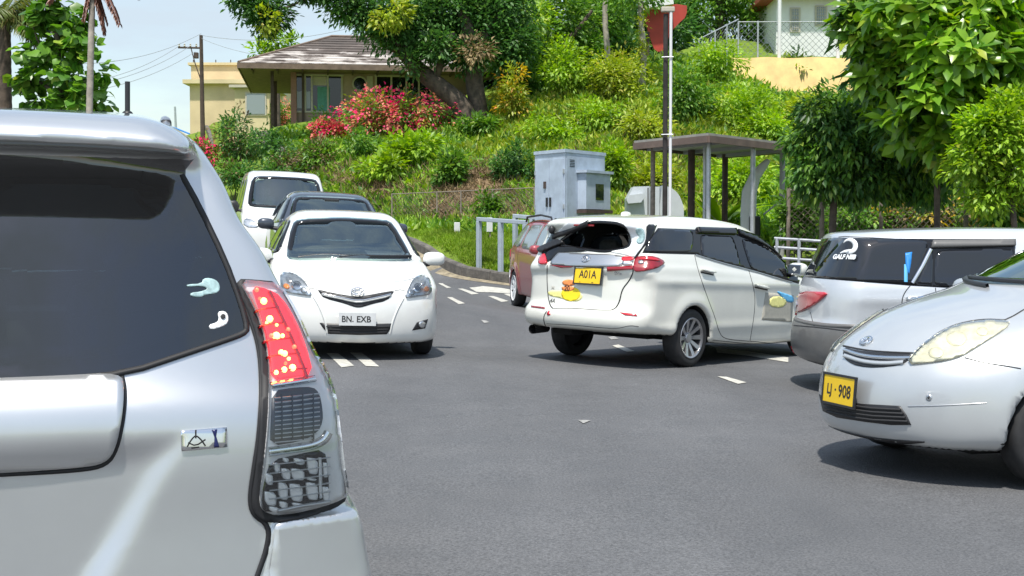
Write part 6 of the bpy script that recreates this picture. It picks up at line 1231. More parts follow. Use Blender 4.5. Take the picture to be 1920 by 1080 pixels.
    c.patch('tail_light', 'px', cx6([(745, 366), (838, 372), (832, 400), (745, 408)]), M['redlens2'], .018, smooth=1, h=3)
    c.patch('reversing_light', 'px', cx6([(745, 402), (826, 402), (822, 432), (752, 430)]), M['reflector'], .02, smooth=1, h=3)
    c.patch('lamp_bar', 'px', cx6([(635, 446), (735, 444), (832, 438), (826, 462), (640, 474)]), M['redlens'], .018, smooth=0, h=3)
    c.patch('lamp_bar', 'px', cx6([(205, 428), (300, 432), (388, 436), (365, 446), (290, 448)]), M['redlens'], .012, smooth=0, h=3)
    c.patch('tail_light', 'px', cx6([(120, 388), (168, 335), (186, 385), (184, 425), (128, 426)]), M['redlens2'], .02, smooth=1, h=3)
    c.line('tailgate_gap', 'px', cx6([(1003, 128), (975, 200), (900, 300), (845, 385), (828, 470), (826, 490), (800, 545), (745, 610), (728, 700), (700, 750), (668, 765)]), M['seal'], .012, .003, h=3)
    c.line('tailgate_gap', 'px', cx6([(184, 430), (182, 540), (190, 660), (205, 730), (225, 752)]), M['gap'], .012, .002)
    c.line('tailgate_gap', 'px', cx6([(225, 752), (400, 752), (560, 766), (668, 766)]), M['gap'], .008, .002)
    c.plate('px', cx6([(503, 502)])[0], .335, .165, M['plate_y'], [('A01A', .115, .0, .008, .82), ('.', .06, -.09, -.055, 1), ('..', .06, .07, -.055, 1)], M['ink'], tilt=-8, t=.035, frame=True)
    th = np.linspace(0, 2*math.pi, 17)[:-1]
    c.patch('sticker', 'px', cx6([(190, 620), (270, 622), (340, 615), (440, 640), (452, 672), (410, 706), (330, 690), (270, 672), (195, 658)]), M['st_paley'], .0025, smooth=2, h=3, label='faded pale yellow part of the sticker')
    c.patch('sticker', 'px', cx6([(362+72*math.cos(a), 645+55*math.sin(a)) for a in th]), M['st_yellow'], .004, smooth=0, h=3, label='yellow disc sticker')
    c.patch('sticker', 'px', cx6([(348+50*math.cos(a), 560+24*math.sin(a)) for a in th]), M['st_orange'], .005, smooth=0, h=3, label='orange cap of the sticker')
    c.patch('sticker', 'px', cx6([(292, 585), (395, 590), (380, 622), (300, 622)]), M['st_orange'], .0055, smooth=1, h=3)
    text_obj('20', .075, M['ink'], c.root, c.frame('px', cx6([(335, 605)])[0], .007), bold=.001)
    text_obj('4A', .07, M['ink'], c.root, c.frame('px', cx6([(225, 698)])[0], .003))
    text_obj('H', .06, M['st_grey'], c.root, c.frame('px', cx6([(228, 600)])[0], .003))
    text_obj('SHe', .05, M['chrome'], c.root, c.frame('px', cx6([(716, 490)])[0], .003), depth=.003)
    c.patch('reflector', 'px', cx6([(728, 784), (850, 796), (860, 812), (770, 806)]), M['redlens2'], .006, smooth=0, h=3)
    c.patch('reflector', 'px', cx6([(62, 732), (168, 745), (166, 758), (66, 744)]), M['redlens'], .006, smooth=0, h=3)
    c.patch('reflector', 'px', cx6([(182, 790), (200, 768), (208, 800), (188, 806)]), M['redlens2'], .006, smooth=0, h=3)
    c.line('bumper_gap', 'px', cx6([(180, 775), (158, 810), (160, 860), (180, 900)]), M['gap'], .012, .002)
    c.line('bumper_crease', 'px', cx6([(180, 868), (400, 880), (600, 900), (720, 905), (800, 880), (870, 890)]), M['gap'], .006, .001)  # dark line painted in place of the shade along the crease
    c.line('opening_edge', 'px', op, M['frit'], .03, .006, smooth=1, closed=True, h=3)
    q = MB(); q.tube([(-1.9, .60, .34), (-2.14, .60, .33)], .05, 12, False); q.tube([(-1.9, .60, .34), (-2.05, .60, .335)], .035, 8); q.build('exhaust', M['black'], c.root, True)
    q = MB(); q.box((-.9, 0, .31), (1.2, .9, .08), bev=.03); q.tube([(-1.265, -.7, .31), (-1.265, .7, .31)], .05, 8); q.box((-1.72, .38, .33), (.40, .28, .10), bev=.04); q.build('axle_beam', M['under'], c.root, True)
    q = MB(); q.box((-2.075, 0, 1.44), (.02, .26, .02), bev=.005); q.build('high_brake_light', M['redlens'], c.root)
    q = MB(); q.ell((-1.35, 0, 1.575), (.09, .02, .03), pw=.9); q.build('shark_fin_antenna', M['pearl'], c.root, True)
    # right side
    c.patch('window_band', 'px', cx4([(905, 178), (1118, 186), (1130, 172), (1352, 180), (1490, 224), (1640, 318), (1740, 425), (1720, 500), (1560, 456), (1440, 420), (1265, 375), (1120, 330), (815, 322), (850, 250)]), M['frit'], .003, smooth=0, h=6)
    c.patch('quarter_window', 'px', cx4([(912, 184), (1112, 192), (1100, 322), (822, 318), (858, 250)]), M['privacy'], .008, smooth=-1, h=4)
    c.patch('rear_door_window', 'px', rw, M['privacy'], .008, smooth=-1, h=4); c.patch('front_door_window', 'px', fw, M['glassdk'], .008, smooth=-1, h=4)
    c.line('window_sill_strip', 'px', cx4([(1120, 332), (1265, 378), (1440, 422), (1560, 458), (1680, 492)]), M['satin'], .012, .010, smooth=1)
    c.patch('rain_visor', 'px', cx4([(1130, 176), (1352, 184), (1358, 216), (1134, 208)]), M['frit'], .028, smooth=0, h=4); c.patch('rain_visor', 'px', cx4([(1362, 188), (1490, 230), (1560, 272), (1640, 335), (1625, 348), (1540, 292), (1472, 256), (1372, 216)]), M['frit'], .028, smooth=0, h=4)
    c.line('door_gap', 'px', cx4([(1118, 335), (1140, 430), (1200, 600), (1235, 690), (1262, 790), (1300, 822), (1435, 832)]), M['gap'], .007, .002); c.line('door_gap', 'px', cx4([(1432, 424), (1470, 560), (1462, 690), (1438, 832)]), M['gap'], .007, .002); c.line('door_gap', 'px', cx4([(1438, 832), (1560, 844), (1680, 846)]), M['gap'], .007, .002)
    for hx in ((1192, 425), (1505, 512)):
        a, b = hx; c.patch('door_handle', 'px', cx4([(a-42, b-12), (a+35, b+4), (a+38, b+18), (a-38, b+2)]), M['pearl'], .035, smooth=1, h=3); c.line('handle_recess', 'px', cx4([(a-40, b+8), (a+35, b+24)]), M['gap'], .014, .003, smooth=0)
    c.patch('sticker', 'px', cx4([(1528, 550), (1690, 566), (1680, 722), (1505, 708)]), M['st_grey'], .003, smooth=0, h=5, label='faded rectangular sticker on the front door')
    c.patch('sticker', 'px', cx4([(1555, 575), (1625, 572), (1655, 608), (1620, 640), (1545, 630)]), M['st_paley'], .005, smooth=1, h=3); c.patch('sticker', 'px', cx4([(1590, 540), (1640, 556), (1690, 572), (1690, 612), (1640, 600), (1610, 565)]), M['cyan'], .005, smooth=1, h=3)
    c.line('sill_gap', 'px', cx4([(1222, 826), (1420, 846), (1690, 862)]), M['gap'], .006, .002, smooth=0)
    c.mirror((.73, .93, 1.02), (.085, .11, .075)); c.wheels(r=.305, tw=.185, track=.742, rr=.205, n=10)
    c.patch('windscreen', 'f', wsf, M['glass'], .005, smooth=1)
    for d in lw: c.patch('side_window', 'l', d, M['glassdk'], .004, smooth=-1)
    return c

# ---------------------------------------------------------------- silver hybrid hatch at the right
def build_hybrid():
    sp = dict(prof=[(1.5, .24), (2.0, .20), (2.14, .205), (2.205, .25), (2.225, .36), (2.21, .52), (2.17, .64), (2.07, .76), (1.82, .925), (1.52, 1.03), (1.30, 1.085), (1.20, 1.12), (.40, 1.43), (.0, 1.48), (-.5, 1.50), (-1.2, 1.40), (-2.0, 1.12), (-2.15, 1.05), (-2.2, .5), (-2.0, .2), (0, .17)],
              w=[(-2.3, .72), (-1.3, .84), (0, .862), (1.0, .862), (1.5, .85), (1.85, .80), (2.1, .72), (2.3, .62)],
              belt=[(-2.2, 1.0), (0, .96), (1.0, .93), (1.5, .86), (2.1, .66)], tum=[(-2.2, .5), (0, .5), (1.2, .6)],
              wheels=(1.35, -1.35), bf=.42, br=.2, crown=.05, k=.13, ra=.35, rz=.31, flare=.025, zl=.6, tuck=.12,
              side_k=lambda x, y, z: .07+.06*sstep(z, .9, 1.3)+.14*sstep(x, 1.3, 2.0))
    c = Car('silver_hatchback', 'silver hatchback entering from the right edge with aged yellowed headlights and a yellow plate', 'car', HPOSE, sp, M['silver2'])
    ws = cx5([(685, 318), (770, 305), (1000, 325), (1100, 332), (1250, 300), (1200, 120), (1100, 130), (997, 188), (830, 252)])
    wsf = [(-.64, 1.12), (.64, 1.12), (.60, 1.25), (.50, 1.40), (-.50, 1.40), (-.60, 1.25)]
    c.hole('f', [tuple(p) for p in shrink(wsf, .03)], FRONT); c.body(.025); c.interior(seat_y=.36, dash=1.15, dz=.98, rows=(.05, -.85), zf=.38)
    c.patch('windscreen', 'f', wsf, M['glass'], .004, smooth=1); seal(c, 'f', wsf, .05, name='windscreen_seal')
    for p in ([(.55, 1.115), (.1, 1.135), (-.45, 1.14)], [(.05, 1.10), (-.3, 1.12), (-.62, 1.13)]): c.line('wiper', 'f', p, M['black'], .022, .024, smooth=1)
    hl = cx5([(538, 591), (585, 530), (640, 488), (720, 442), (830, 420), (945, 424), (930, 450), (830, 512), (760, 556), (700, 574), (620, 584)])
    for mi in (0, 1):
        o = c.patch('headlight', 'px', hl, M['yellowlens'], .004, smooth=1, mirror=mi, h=7)
        for (a, b, r, mm) in ((735, 490, 40, M['bowl']), (655, 545, 30, M['bowl']), (835, 462, 24, M['bowl'])):
            c.patch('lamp_bowl', 'px', cx5([(a+r*math.cos(t), b+r*.72*math.sin(t)) for t in np.linspace(0, 6, 14)]), mm, .007, smooth=0, mirror=mi, parent=o, h=5)
        c.patch('lamp_glass', 'px', hl, M['agedlens'], .016, smooth=1, mirror=mi, parent=o, h=7)
        c.line('headlight_gap', 'px', cx5([(570, 546), (640, 480), (720, 435), (830, 412), (925, 416)]), M['gap'], .010, .004, mirror=mi)
    gr = cx5([(296, 520), (340, 533), (420, 543), (500, 546), (568, 548), (545, 575), (515, 592), (420, 602), (350, 596), (310, 578), (293, 555)])
    c.patch('grille', 'px', gr, M['black'], .004, smooth=1, h=4)
    c.line('grille_bar', 'px', cx5([(300, 535), (370, 558), (460, 566), (556, 566)]), M['chrome'], .016, .016); c.line('grille_bar', 'px', cx5([(300, 556), (370, 580), (450, 588), (530, 582)]), M['silver2'], .022, .014)
    c.line('bonnet_gap', 'px', cx5([(293, 516), (380, 534), (470, 541), (572, 545)]), M['gap'], .008, .005)
    c.line('bonnet_gap', 'px', cx5([(925, 414), (960, 398), (1000, 372), (1060, 350)]), M['gap'], .008, .003)
    X = c.frame('px', cx5([(384, 498)])[0], .004); q = MB()
    for a, b, ox, oy in ((.05, .036, 0, 0), (.02, .034, 0, 0), (.036, .014, 0, .014)): q.tube([X @ Vector((ox+a*math.cos(t), oy+b*math.sin(t), .004)) for t in np.linspace(0, 6.2832, 25)], .005, 6, False)
    q.build('badge', M['chrome'], c.root, True)
    c.patch('lower_grille', 'px', cx5([(200, 704), (240, 722), (370, 742), (515, 750), (540, 785), (558, 824), (480, 824), (380, 812), (270, 795), (215, 770)]), M['black'], .004, smooth=0, h=6)
    for k in range(4): c.line('grille_slat', 'px', cx5([(215+6*k, 725+15*k), (370, 757+15*k), (520+9*k, 765+15*k)]), M['gap'], .012, .014, smooth=1)
    c.plate('px', cx5([(301, 692)])[0], .335, .165, M['plate_y'], [('LJ', .085, -.10, -.004, .9), ('·', .08, -.035, -.004, 1.2), ('908', .105, .065, -.006, .85)], M['ink'], tilt=-4, t=.045, frame=True)
    c.patch('parking_sensor', 'px', cx5([(627+12*math.cos(a), 718+12*math.sin(a)) for a in np.linspace(0, 6, 12)]), M['satin'], .004, smooth=0, h=2.5)
    c.patch('parking_sensor', 'px', cx5([(627+6*math.cos(a), 718+6*math.sin(a)) for a in np.linspace(0, 6, 12)]), M['black'], .006, smooth=0, h=2.5)
    c.line('bumper_crease', 'px', cx5([(545, 752), (640, 750), (760, 744), (850, 738)]), M['satin'], .006, .002)  # thin satin line stands in for the shading along the crease
    c.line('bumper_gap', 'px', cx5([(765, 562), (840, 582), (930, 595), (985, 605)]), M['gap'], .006, .002)
    c.patch('bumper_lip', 'px', cx5([(215, 822), (300, 850), (400, 872), (520, 884), (640, 890), (520, 900), (380, 885), (280, 862)]), M['black'], .004, smooth=1, h=5)
    side = [[(.85, 1.04), (-.15, 1.02), (-.15, 1.36), (.15, 1.38), (.55, 1.22)], [(-.25, 1.02), (-1.2, 1.05), (-1.1, 1.28), (-.25, 1.38)]]
    for d in side: c.patch('side_window', 'l', d, M['privacy'], .005, smooth=-1, mirror=2)
    c.mirror((.62, .97, 1.05), (.10, .12, .08)); c.wheels(r=.315, tw=.195, track=.757, rr=.195, n=9, style='wide', steer=0)
    c.line('door_gap', 'l', [(.95, 1.0), (.88, .6), (.95, .25)], M['gap'], mirror=2)
    q = MB(); q.box((1.5, .35, .22), (.35, .25, .14), bev=.03); q.box((1.2, -.2, .24), (.8, .8, .12), bev=.03); q.build('undertray', M['under'], c.root)
    return c

# ---------------------------------------------------------------- silver estate seen side on
def build_wagon():
    sp = dict(prof=[(2.0, .2), (2.15, .4), (2.12, .65), (1.95, .8), (1.3, .98), (1.0, 1.05), (.3, 1.42), (.0, 1.475), (-.6, 1.50), (-1.5, 1.485), (-1.98, 1.455), (-2.06, 1.43), (-2.08, 1.38), (-2.20, 1.12), (-2.28, .98), (-2.30, .8), (-2.30, .66), (-2.36, .60), (-2.37, .34), (-2.28, .25), (-1.9, .22), (0, .18)],
              w=[(-2.4, .76), (-2.0, .82), (-1.2, .847), (1.3, .847), (1.9, .79), (2.2, .7)], belt=[(-2.3, .99), (-1.3, .98), (0, .95), (2, .86)], tum=[(-2.3, .38), (0, .42), (1, .5)],
              wheels=(1.3, -1.3), bf=.3, br=.22, crown=.04, k=.1, ra=.345, zl=.6, tuck=.12, crease=[(.86, .80, .010, .05)],
              side_k=lambda x, y, z: .06+.05*sstep(z, 1.1, 1.4)+.10*sstep(np.abs(x), 1.6, 2.1), fmat=lambda C, n, mi: np.where((C[:, 2] < .63) & (mi == 0) & (C[:, 0] < -1.62), 2, mi), xm=[M['darkgrey']])
    c = Car('silver_estate_car', 'silver estate car seen from its side with dark rear windows and a grey lower bumper', 'car', WPOSE, sp, M['silver3'])
    c.body(.028)
    c.patch('window_band', 'px', cx5([(128, 246), (200, 150), (255, 95), (640, 100), (962, 100), (962, 205), (880, 240), (735, 292), (560, 282), (180, 252)]), M['frit'], .003, smooth=0, h=7)
    c.patch('quarter_window', 'px', cx5([(172, 242), (240, 156), (292, 98), (630, 106), (600, 180), (562, 272), (350, 262), (185, 250)]), M['privacy'], .008, smooth=-1, h=6)
    c.patch('door_window', 'px', cx5([(650, 140), (958, 134), (938, 205), (830, 250), (738, 288), (646, 280)]), M['privacy'], .008, smooth=-1, h=6)
    c.patch('small_door_window', 'px', cx5([(632, 148), (642, 148), (638, 278), (582, 272)]), M['privacy'], .008, smooth=0, h=5)
    c.patch('rain_visor', 'px', cx5([(640, 108), (962, 104), (962, 128), (634, 136)]), M['darkgrey'], .026, smooth=0, h=6)
    c.line('pillar_strip', 'px', cx5([(562, 272), (600, 208), (634, 140)]), M['chrome'], .030, .012, smooth=0)
    c.patch('sticker', 'px', cx5([(533, 156), (560, 152), (556, 195), (548, 240), (535, 200)]), M['blue'], .013, smooth=0, h=4, label='blue strip hanging on the rear side window')
    c.line('sticker', 'px', cx5([(536, 200), (536, 268)]), M['cyan'], .030, .011, smooth=0)
    th = np.linspace(.0, 4.4, 14); sw = [(318+24*math.cos(a-2.6), 128+24*math.sin(a-2.6)) for a in th]
    c.line('sticker', 'px', cx5([(298, 112)]+sw+[(322, 148), (300, 150), (284, 156)]), M['ink_w'], lambda t: .012+.035*np.sin(np.pi*np.clip(t, 0, 1)), .010, smooth=0, h=2)
    text_obj('GALF NIIB', .062, M['ink_w'], c.root, c.frame('px', cx5([(300, 172)])[0], .010), bold=.0025)
    tl = cx5([(112, 326), (140, 305), (190, 305), (236, 309), (215, 332), (170, 366), (120, 388), (96, 395), (104, 360)])
    o = c.patch('tail_light', 'px', tl, M['redlens2'], .016, smooth=1, h=4); c.patch('reversing_light', 'px', cx5([(104, 345), (116, 335), (122, 362), (104, 374)]), M['reflector'], .022, smooth=1, h=3, parent=o)
    c.patch('reflector', 'px', cx5([(82, 520), (92, 518), (96, 548), (86, 550)]), M['redlens2'], .006, smooth=0, h=3)
    c.line('bumper_gap', 'px', cx5([(165, 385), (175, 425), (180, 440)]), M['gap'], .006, .002, smooth=1); c.line('bumper_gap', 'px', cx5([(100, 436), (200, 444), (310, 458)]), M['gap'], .010, .002, smooth=1)
    c.line('bumper_edge', 'rt', [(-1.50, .632), (-2.05, .632), (-2.28, .632)], M['darkgrey'], .035, .004, smooth=0)
    c.line('bumper_edge', 'r', [(-.80, .632), (0, .632), (.80, .632)], M['darkgrey'], .035, .004, smooth=0)
    c.line('door_gap', 'px', cx5([(560, 274), (530, 310), (520, 345), (522, 400), (545, 440)]), M['gap'], .008, .002); c.line('door_gap', 'px', cx5([(652, 290), (656, 325)]), M['gap'], .007, .002, smooth=0)
    c.patch('door_handle', 'px', cx5([(536, 324), (620, 326), (620, 338), (560, 346), (538, 342)]), M['satin'], .035, smooth=1, h=4); c.line('handle_recess', 'px', cx5([(536, 348), (600, 346)]), M['gap'], .02, .003, smooth=0)
    c.line('roof_gap', 'px', cx5([(275, 92), (300, 90), (640, 106)]), M['gap'], .006, .002, smooth=0)
    c.patch('windscreen', 'f', [(-.62, 1.06), (.62, 1.06), (.52, 1.40), (-.52, 1.40)], M['privacy'], .005, smooth=1)
    c.patch('rear_glass', 'r', [(-.66, 1.06), (.64, 1.08), (.56, 1.38), (-.60, 1.40)], M['privacy'], .004, smooth=-1)
    c.mirror((.78, .95, 1.02)); c.wheels(r=.31, tw=.19, track=.745, rr=.2, n=7)
    return c

# ---------------------------------------------------------------- red estate behind the white one
def build_red():
    sp = dict(prof=[(1.9, .2), (2.02, .3), (2.06, .6), (1.95, .8), (1.4, .96), (1.1, 1.03), (.45, 1.42), (.2, 1.5), (-.5, 1.54), (-1.4, 1.52), (-1.7, 1.47), (-2.08, 1.02), (-2.14, .9), (-2.16, .4), (-2.0, .24), (0, .2)],
              w=[(-2.2, .72), (-1.7, .80), (-1.2, .835), (1.2, .835), (1.8, .79), (2.1, .7)], belt=[(-2.2, 1.02), (0, .96), (2, .86)], tum=[(-2.3, .5), (0, .46), (1, .5)],
              wheels=(1.2, -1.2), bf=.3, br=.25, crown=.04, k=.11, ra=.345, flare=.03)
    c = Car('red_estate_car', 'dusty rose red estate car with roof rails half hidden behind the white estate', 'car', RPOSE, sp, M['maroon'])
    c.body(.035)
    side = [[(.85, 1.02), (.05, 1.0), (.05, 1.42), (.35, 1.42)], [(-.03, 1.0), (-.90, 1.02), (-.90, 1.42), (-.03, 1.43)], [(-1.0, 1.03), (-1.75, 1.06), (-1.45, 1.40), (-1.0, 1.42)]]
    for d in side: c.patch('side_window', 'l', d, M['greyglass'], .006, smooth=-1, mirror=2)
    c.patch('rear_glass', 'r', [(-.62, 1.08), (.62, 1.08), (.54, 1.42), (-.54, 1.42)], M['greyglass'], .006, smooth=1)
    c.patch('windscreen', 'f', [(-.62, 1.05), (.62, 1.05), (.52, 1.40), (-.52, 1.40)], M['privacy'], .005, smooth=1)
    for d in [[(-2.02, .78), (-1.78, .80), (-1.86, 1.0), (-2.04, 1.02)]]: c.patch('tail_light', 'l', d, M['redlens'], .014, smooth=1, mirror=2)
    c.patch('bumper', 'l', [(-2.1, .30), (-1.62, .30), (-1.55, .55), (-1.75, .62), (-2.1, .62)], M['silver3'], .01, smooth=1, mirror=2)
    for s_ in (1, -1):
        q = MB(); q.tube([(-1.5, s_*.58, 1.48), (-1.42, s_*.58, 1.56), (-.4, s_*.58, 1.59), (.3, s_*.57, 1.55), (.38, s_*.57, 1.48)], .018, 6); q.build('roof_rail', M['black'], c.root, True)
    c.line('door_gap', 'l', [(-.95, 1.0), (-.98, .7), (-.7, .4), (-.68, .25)], M['gap'], mirror=2)
    c.wheels(r=.315, tw=.19, track=.745, rr=.215, n=8, style='wide', rim=M['ink_w']); c.mirror((.8, .93, 1.02))
    return c

# ---------------------------------------------------------------- silver people carrier in the foreground
def cx4b(L_): return [(430+a/2.16, 500+b/2.16) for a, b in L_]
def build_near():
    # the rear body narrows strongly towards the roof
    Wz = ipol(NEARW)
    def mod(s, d, x, y, z):
        ay = np.abs(y)
        b = smax(ay-(.385-(.93-z)*.55), z-.905, .03); b = smax(b, x+2.187, .03)      # number plate recess
        d = smax(d, -b, .08); yb = .655-.15*np.clip(.77-z, 0, 1)
        return d-.020*sstep(.772-z, 0, .016)*sstep(ay, yb-.008, yb+.008)*sstep(-x, .5, 1.2)
    sp = dict(prof=[(1.9, .25), (2.2, .4), (2.2, .8), (1.9, 1.0), (1.3, 1.12), (1.1, 1.2), (.5, 1.62), (.2, 1.72), (-.6, 1.775), (-1.30, 1.735), (-1.72, 1.695), (-1.98, 1.672), (-2.075, 1.660), (-2.12, 1.64), (-2.178, 1.598), (-2.180, 1.588), (-2.16, 1.583), (-1.98, 1.592), (-1.93, 1.58), (-1.955, 1.53), (-2.12, 1.14), (-2.155, 1.07), (-2.185, 1.04), (-2.20, .94), (-2.20, .80), (-2.21, .66), (-2.215, .60), (-2.25, .35), (-2.2, .25), (0, .22)],
              w=[(-2.4, 0), (2.4, 0)], belt=[(-2.3, 1.0), (2, 1.0)], tum=[(-2.3, 0), (1, 0)],
              wheels=(1.35, -1.35), bf=.3, br=.16, crown=.045, k=.1, ra=.36, mod=mod, split=lambda C: (C[:, 2] < .762) & (np.abs(C[:, 1]) > .655-.15*(.77-C[:, 2])) & (C[:, 0] < -1.72))
    gl = [(-.70, 1.08), (.70, 1.08), (.56, 1.50), (.50, 1.56), (-.50, 1.56), (-.56, 1.50)]
    c = Car('silver_people_carrier', 'silver people carrier in the left foreground seen from behind with its right tail light glowing', 'car', NPOSE, sp, M['silver'])
    pw = ipol([(-2.45, -.055), (-2.25, -.03), (-2.0, -.008), (-1.6, 0), (1.2, 0), (1.8, -.06), (2.3, -.2)])
    c.W = lambda x, z: Wz(z)+pw(x)+.030*sstep(-x, -1.9, 1.2)*sstep(z, 1.0, 1.3)
    sp['side_k'] = lambda x, y, z: .035+.09*sstep(z, 1.52, 1.68)
    gpx = [(-115, 300), (100, 300), (260, 305), (326, 322), (340, 328), (372, 385), (420, 485), (452, 570), (464, 618), (456, 626), (430, 636), (350, 663), (240, 700), (120, 712), (0, 718), (-115, 722)]
    Lg = c.cast('px', gpx[4:]); half = [(p[1], p[2]) for p in Lg]; half[-1] = (0, half[-1][1])          # right half of the glass, rear view
    out = half+[(-a, b) for a, b in reversed(half[:-1])]; out = [(a, b) for a, b in out]
    c.glass_out = out
    top = [(.50, 1.585), (-.50, 1.585)] if out[0][0] < 0 else [(-.50, 1.585), (.50, 1.585)]
    full = out+[top[0], top[1]] if abs(top[0][0]-out[-1][0]) < abs(top[1][0]-out[-1][0]) else out+[top[1], top[0]]
    c.hole('r', [tuple(p) for p in shrink(full, .022)], lambda C, n: (C[:, 0] < -1.85) & (C[:, 0] > -2.0-(1.60-C[:, 2])*.5-.1) & (n[:, 0] < -.3))
    side = [[(1.0, 1.12), (.1, 1.12), (.1, 1.58), (.45, 1.58)], [(.0, 1.12), (-1.0, 1.12), (-1.0, 1.58), (.0, 1.60)], [(-1.1, 1.14), (-1.75, 1.16), (-1.65, 1.52), (-1.1, 1.56)]]
    for d in side: c.hole('l', [tuple(p) for p in shrink(d, .03)], lambda C, n: (np.abs(n[:, 1]) > .3))
    wsf = [(-.66, 1.20), (.66, 1.20), (.56, 1.62), (-.56, 1.62)]; c.hole('f', [tuple(p) for p in shrink(wsf, .03)], FRONT)
    xs = np.concatenate([np.arange(-2.36, -1.85, .0125), np.arange(-1.85, -1.2, .025), np.arange(-1.2, 2.35, .05)]); zs = np.concatenate([np.arange(.15, .5, .04), np.arange(.5, 1.9, .0125)])
    ys = np.concatenate([np.arange(-.96, .0, .0125), np.arange(0, .97, .02)])
    c.body(.02, xs=xs, ys=ys, zs=zs)
    c.interior(seat_y=.37, dash=1.1, dz=1.12, rows=(.1, -.85), zf=.5, wheel_side=-1)
    for d in side: c.patch('side_window', 'l', d, M['glassdk'], .004, smooth=-1, mirror=2)
    c.patch('windscreen', 'f', wsf, M['glass'], .004, smooth=1)
    # rear glass as one curved pane set just under the body skin line, running up beneath the spoiler
    def pane(name, outl, m, dx, h=.03):
        Q, Fc, n = cdt(outl, h); V = []
        xz = ipol([(1.0, -2.166), (1.07, -2.148), (1.14, -2.115), (1.3, -2.045), (1.45, -1.985), (1.62, -1.915)])
        X = xz(Q[:, 1]+.045*(Q[:, 0]/.85)**2)+sp['br']*(np.abs(Q[:, 0])/.85)**2.4
        return Q, Fc, X
    ff = chaikin(full, 1); Q, Fc, n = cdt(ff, .03); Pq = c.cast('px', c.to2('px', np.stack([np.full(len(Q), -2.0), Q[:, 0], Q[:, 1]], 1)))
    xs_ = np.array([c_x(c, a, b) for a, b in Q]); V = np.stack([xs_-.003, Q[:, 0], Q[:, 1]], 1)
    nr = np.cross(V[Fc[:, 1]]-V[Fc[:, 0]], V[Fc[:, 2]]-V[Fc[:, 0]]); Fc = np.where(nr[:, :1] > 0, Fc[:, ::-1], Fc)
    o = mesh_obj('rear_glass', V, Fc, M['rearglass'], c.root)
    gin = shrink(resample(gpx, 12), 17); gin = [q for q in gin if q[1] > 322 and q[0] > -95]
    k0 = max(range(len(gin)), key=lambda k: abs(gin[k][0]-gin[k-1][0])+abs(gin[k][1]-gin[k-1][1])); gin = gin[k0:]+gin[:k0]
    c.line('glass_border', 'px', gin, M['frit'], .046, .0015, smooth=0, mirror=2)
    c.line('glass_seal', 'px', gpx[4:], M['seal'], .012, .006, smooth=1, mirror=2)
    c.line('defroster_line', 'px', [(-110, 520), (100, 512), (300, 496), (415, 480)], M['seal'], .002, .002, smooth=1); c.line('defroster_line', 'px', [(-110, 600), (100, 596), (300, 582), (440, 560)], M['seal'], .002, .002, smooth=1)
    X = lambda p: [tuple(q) for q in p]
    def c1(L_): return [(a/2.347, 180+b/2.347) for a, b in L_]
    c.patch('sticker', 'px', c1([(820, 832), (885, 828), (892, 806), (925, 803), (958, 818), (968, 852), (950, 872), (905, 875), (880, 890), (835, 882), (838, 868), (880, 864), (915, 850), (888, 838), (822, 842)]), M['sticker_c'], .005, smooth=1, h=3, label='upper pale figure sticker')
    c.patch('sticker', 'px', c1([(955, 952), (985, 948), (1002, 965), (1002, 1000), (975, 1018), (925, 1032), (915, 1010), (950, 1000), (962, 985)]), M['ink_w'], .005, smooth=1, h=3, label='lower white figure sticker')
    c.patch('sticker', 'px', c1([(968+11*math.cos(a)+10, 974+11*math.sin(a)) for a in np.linspace(0, 6, 9)]), M['ink'], .008, smooth=0, h=2)
    # garnish panel over the number plate recess
    g = c.patch('tailgate_garnish', 'px', [(-112, 718), (0, 714), (120, 709), (226, 703), (232, 735), (228, 785), (217, 835), (198, 866), (150, 875), (0, 884), (-112, 890)], M['silver'], lambda P: .010+.006*sstep(P[:, 2], .9, 1.0), smooth=2, h=14, mirror=2, base=-.012)
    c.line('garnish_gap', 'px', [(228, 702), (235, 735), (231, 788), (219, 842), (200, 872), (150, 882), (0, 890), (-112, 896)], M['seal'], .009, .003, mirror=2, h=6)
    c.line('tailgate_gap', 'px', [(450, 552), (470, 600), (486, 650), (491, 720), (487, 810), (475, 885), (468, 935), (474, 965), (505, 985), (500, 1030), (480, 1085), (470, 1120)], M['seal'], .011, .004, mirror=2, h=6)
    # right tail lamp
    Lout = [(440, 524), (480, 526), (517, 530), (552, 590), (580, 657), (600, 686), (621, 738), (628, 790), (634, 866), (647, 928), (642, 944), (600, 964), (545, 978), (505, 981), (482, 972), (471, 955), (470, 930), (478, 880), (487, 790), (489, 700), (482, 640), (466, 590), (450, 556)]
    Lin = [(447, 530), (482, 533), (515, 538), (549, 596), (576, 662), (597, 694), (617, 742), (624, 795), (631, 866), (641, 922), (634, 934), (598, 948), (545, 960), (510, 964), (492, 958), (485, 945), (485, 925), (492, 870), (500, 790), (503, 700), (496, 640), (480, 590), (462, 556)]
    Lred = [(468, 540), (497, 546), (520, 560), (546, 604), (566, 655), (581, 706), (548, 712), (506, 718), (502, 670), (492, 616), (478, 570)]
    Lgrid = [(507, 738), (550, 731), (582, 730), (594, 742), (600, 770), (600, 792), (590, 812), (560, 827), (503, 836), (504, 790)]
    Llow = [(505, 862), (560, 850), (604, 841), (611, 880), (613, 932), (575, 944), (530, 954), (496, 960), (487, 950), (490, 905)]
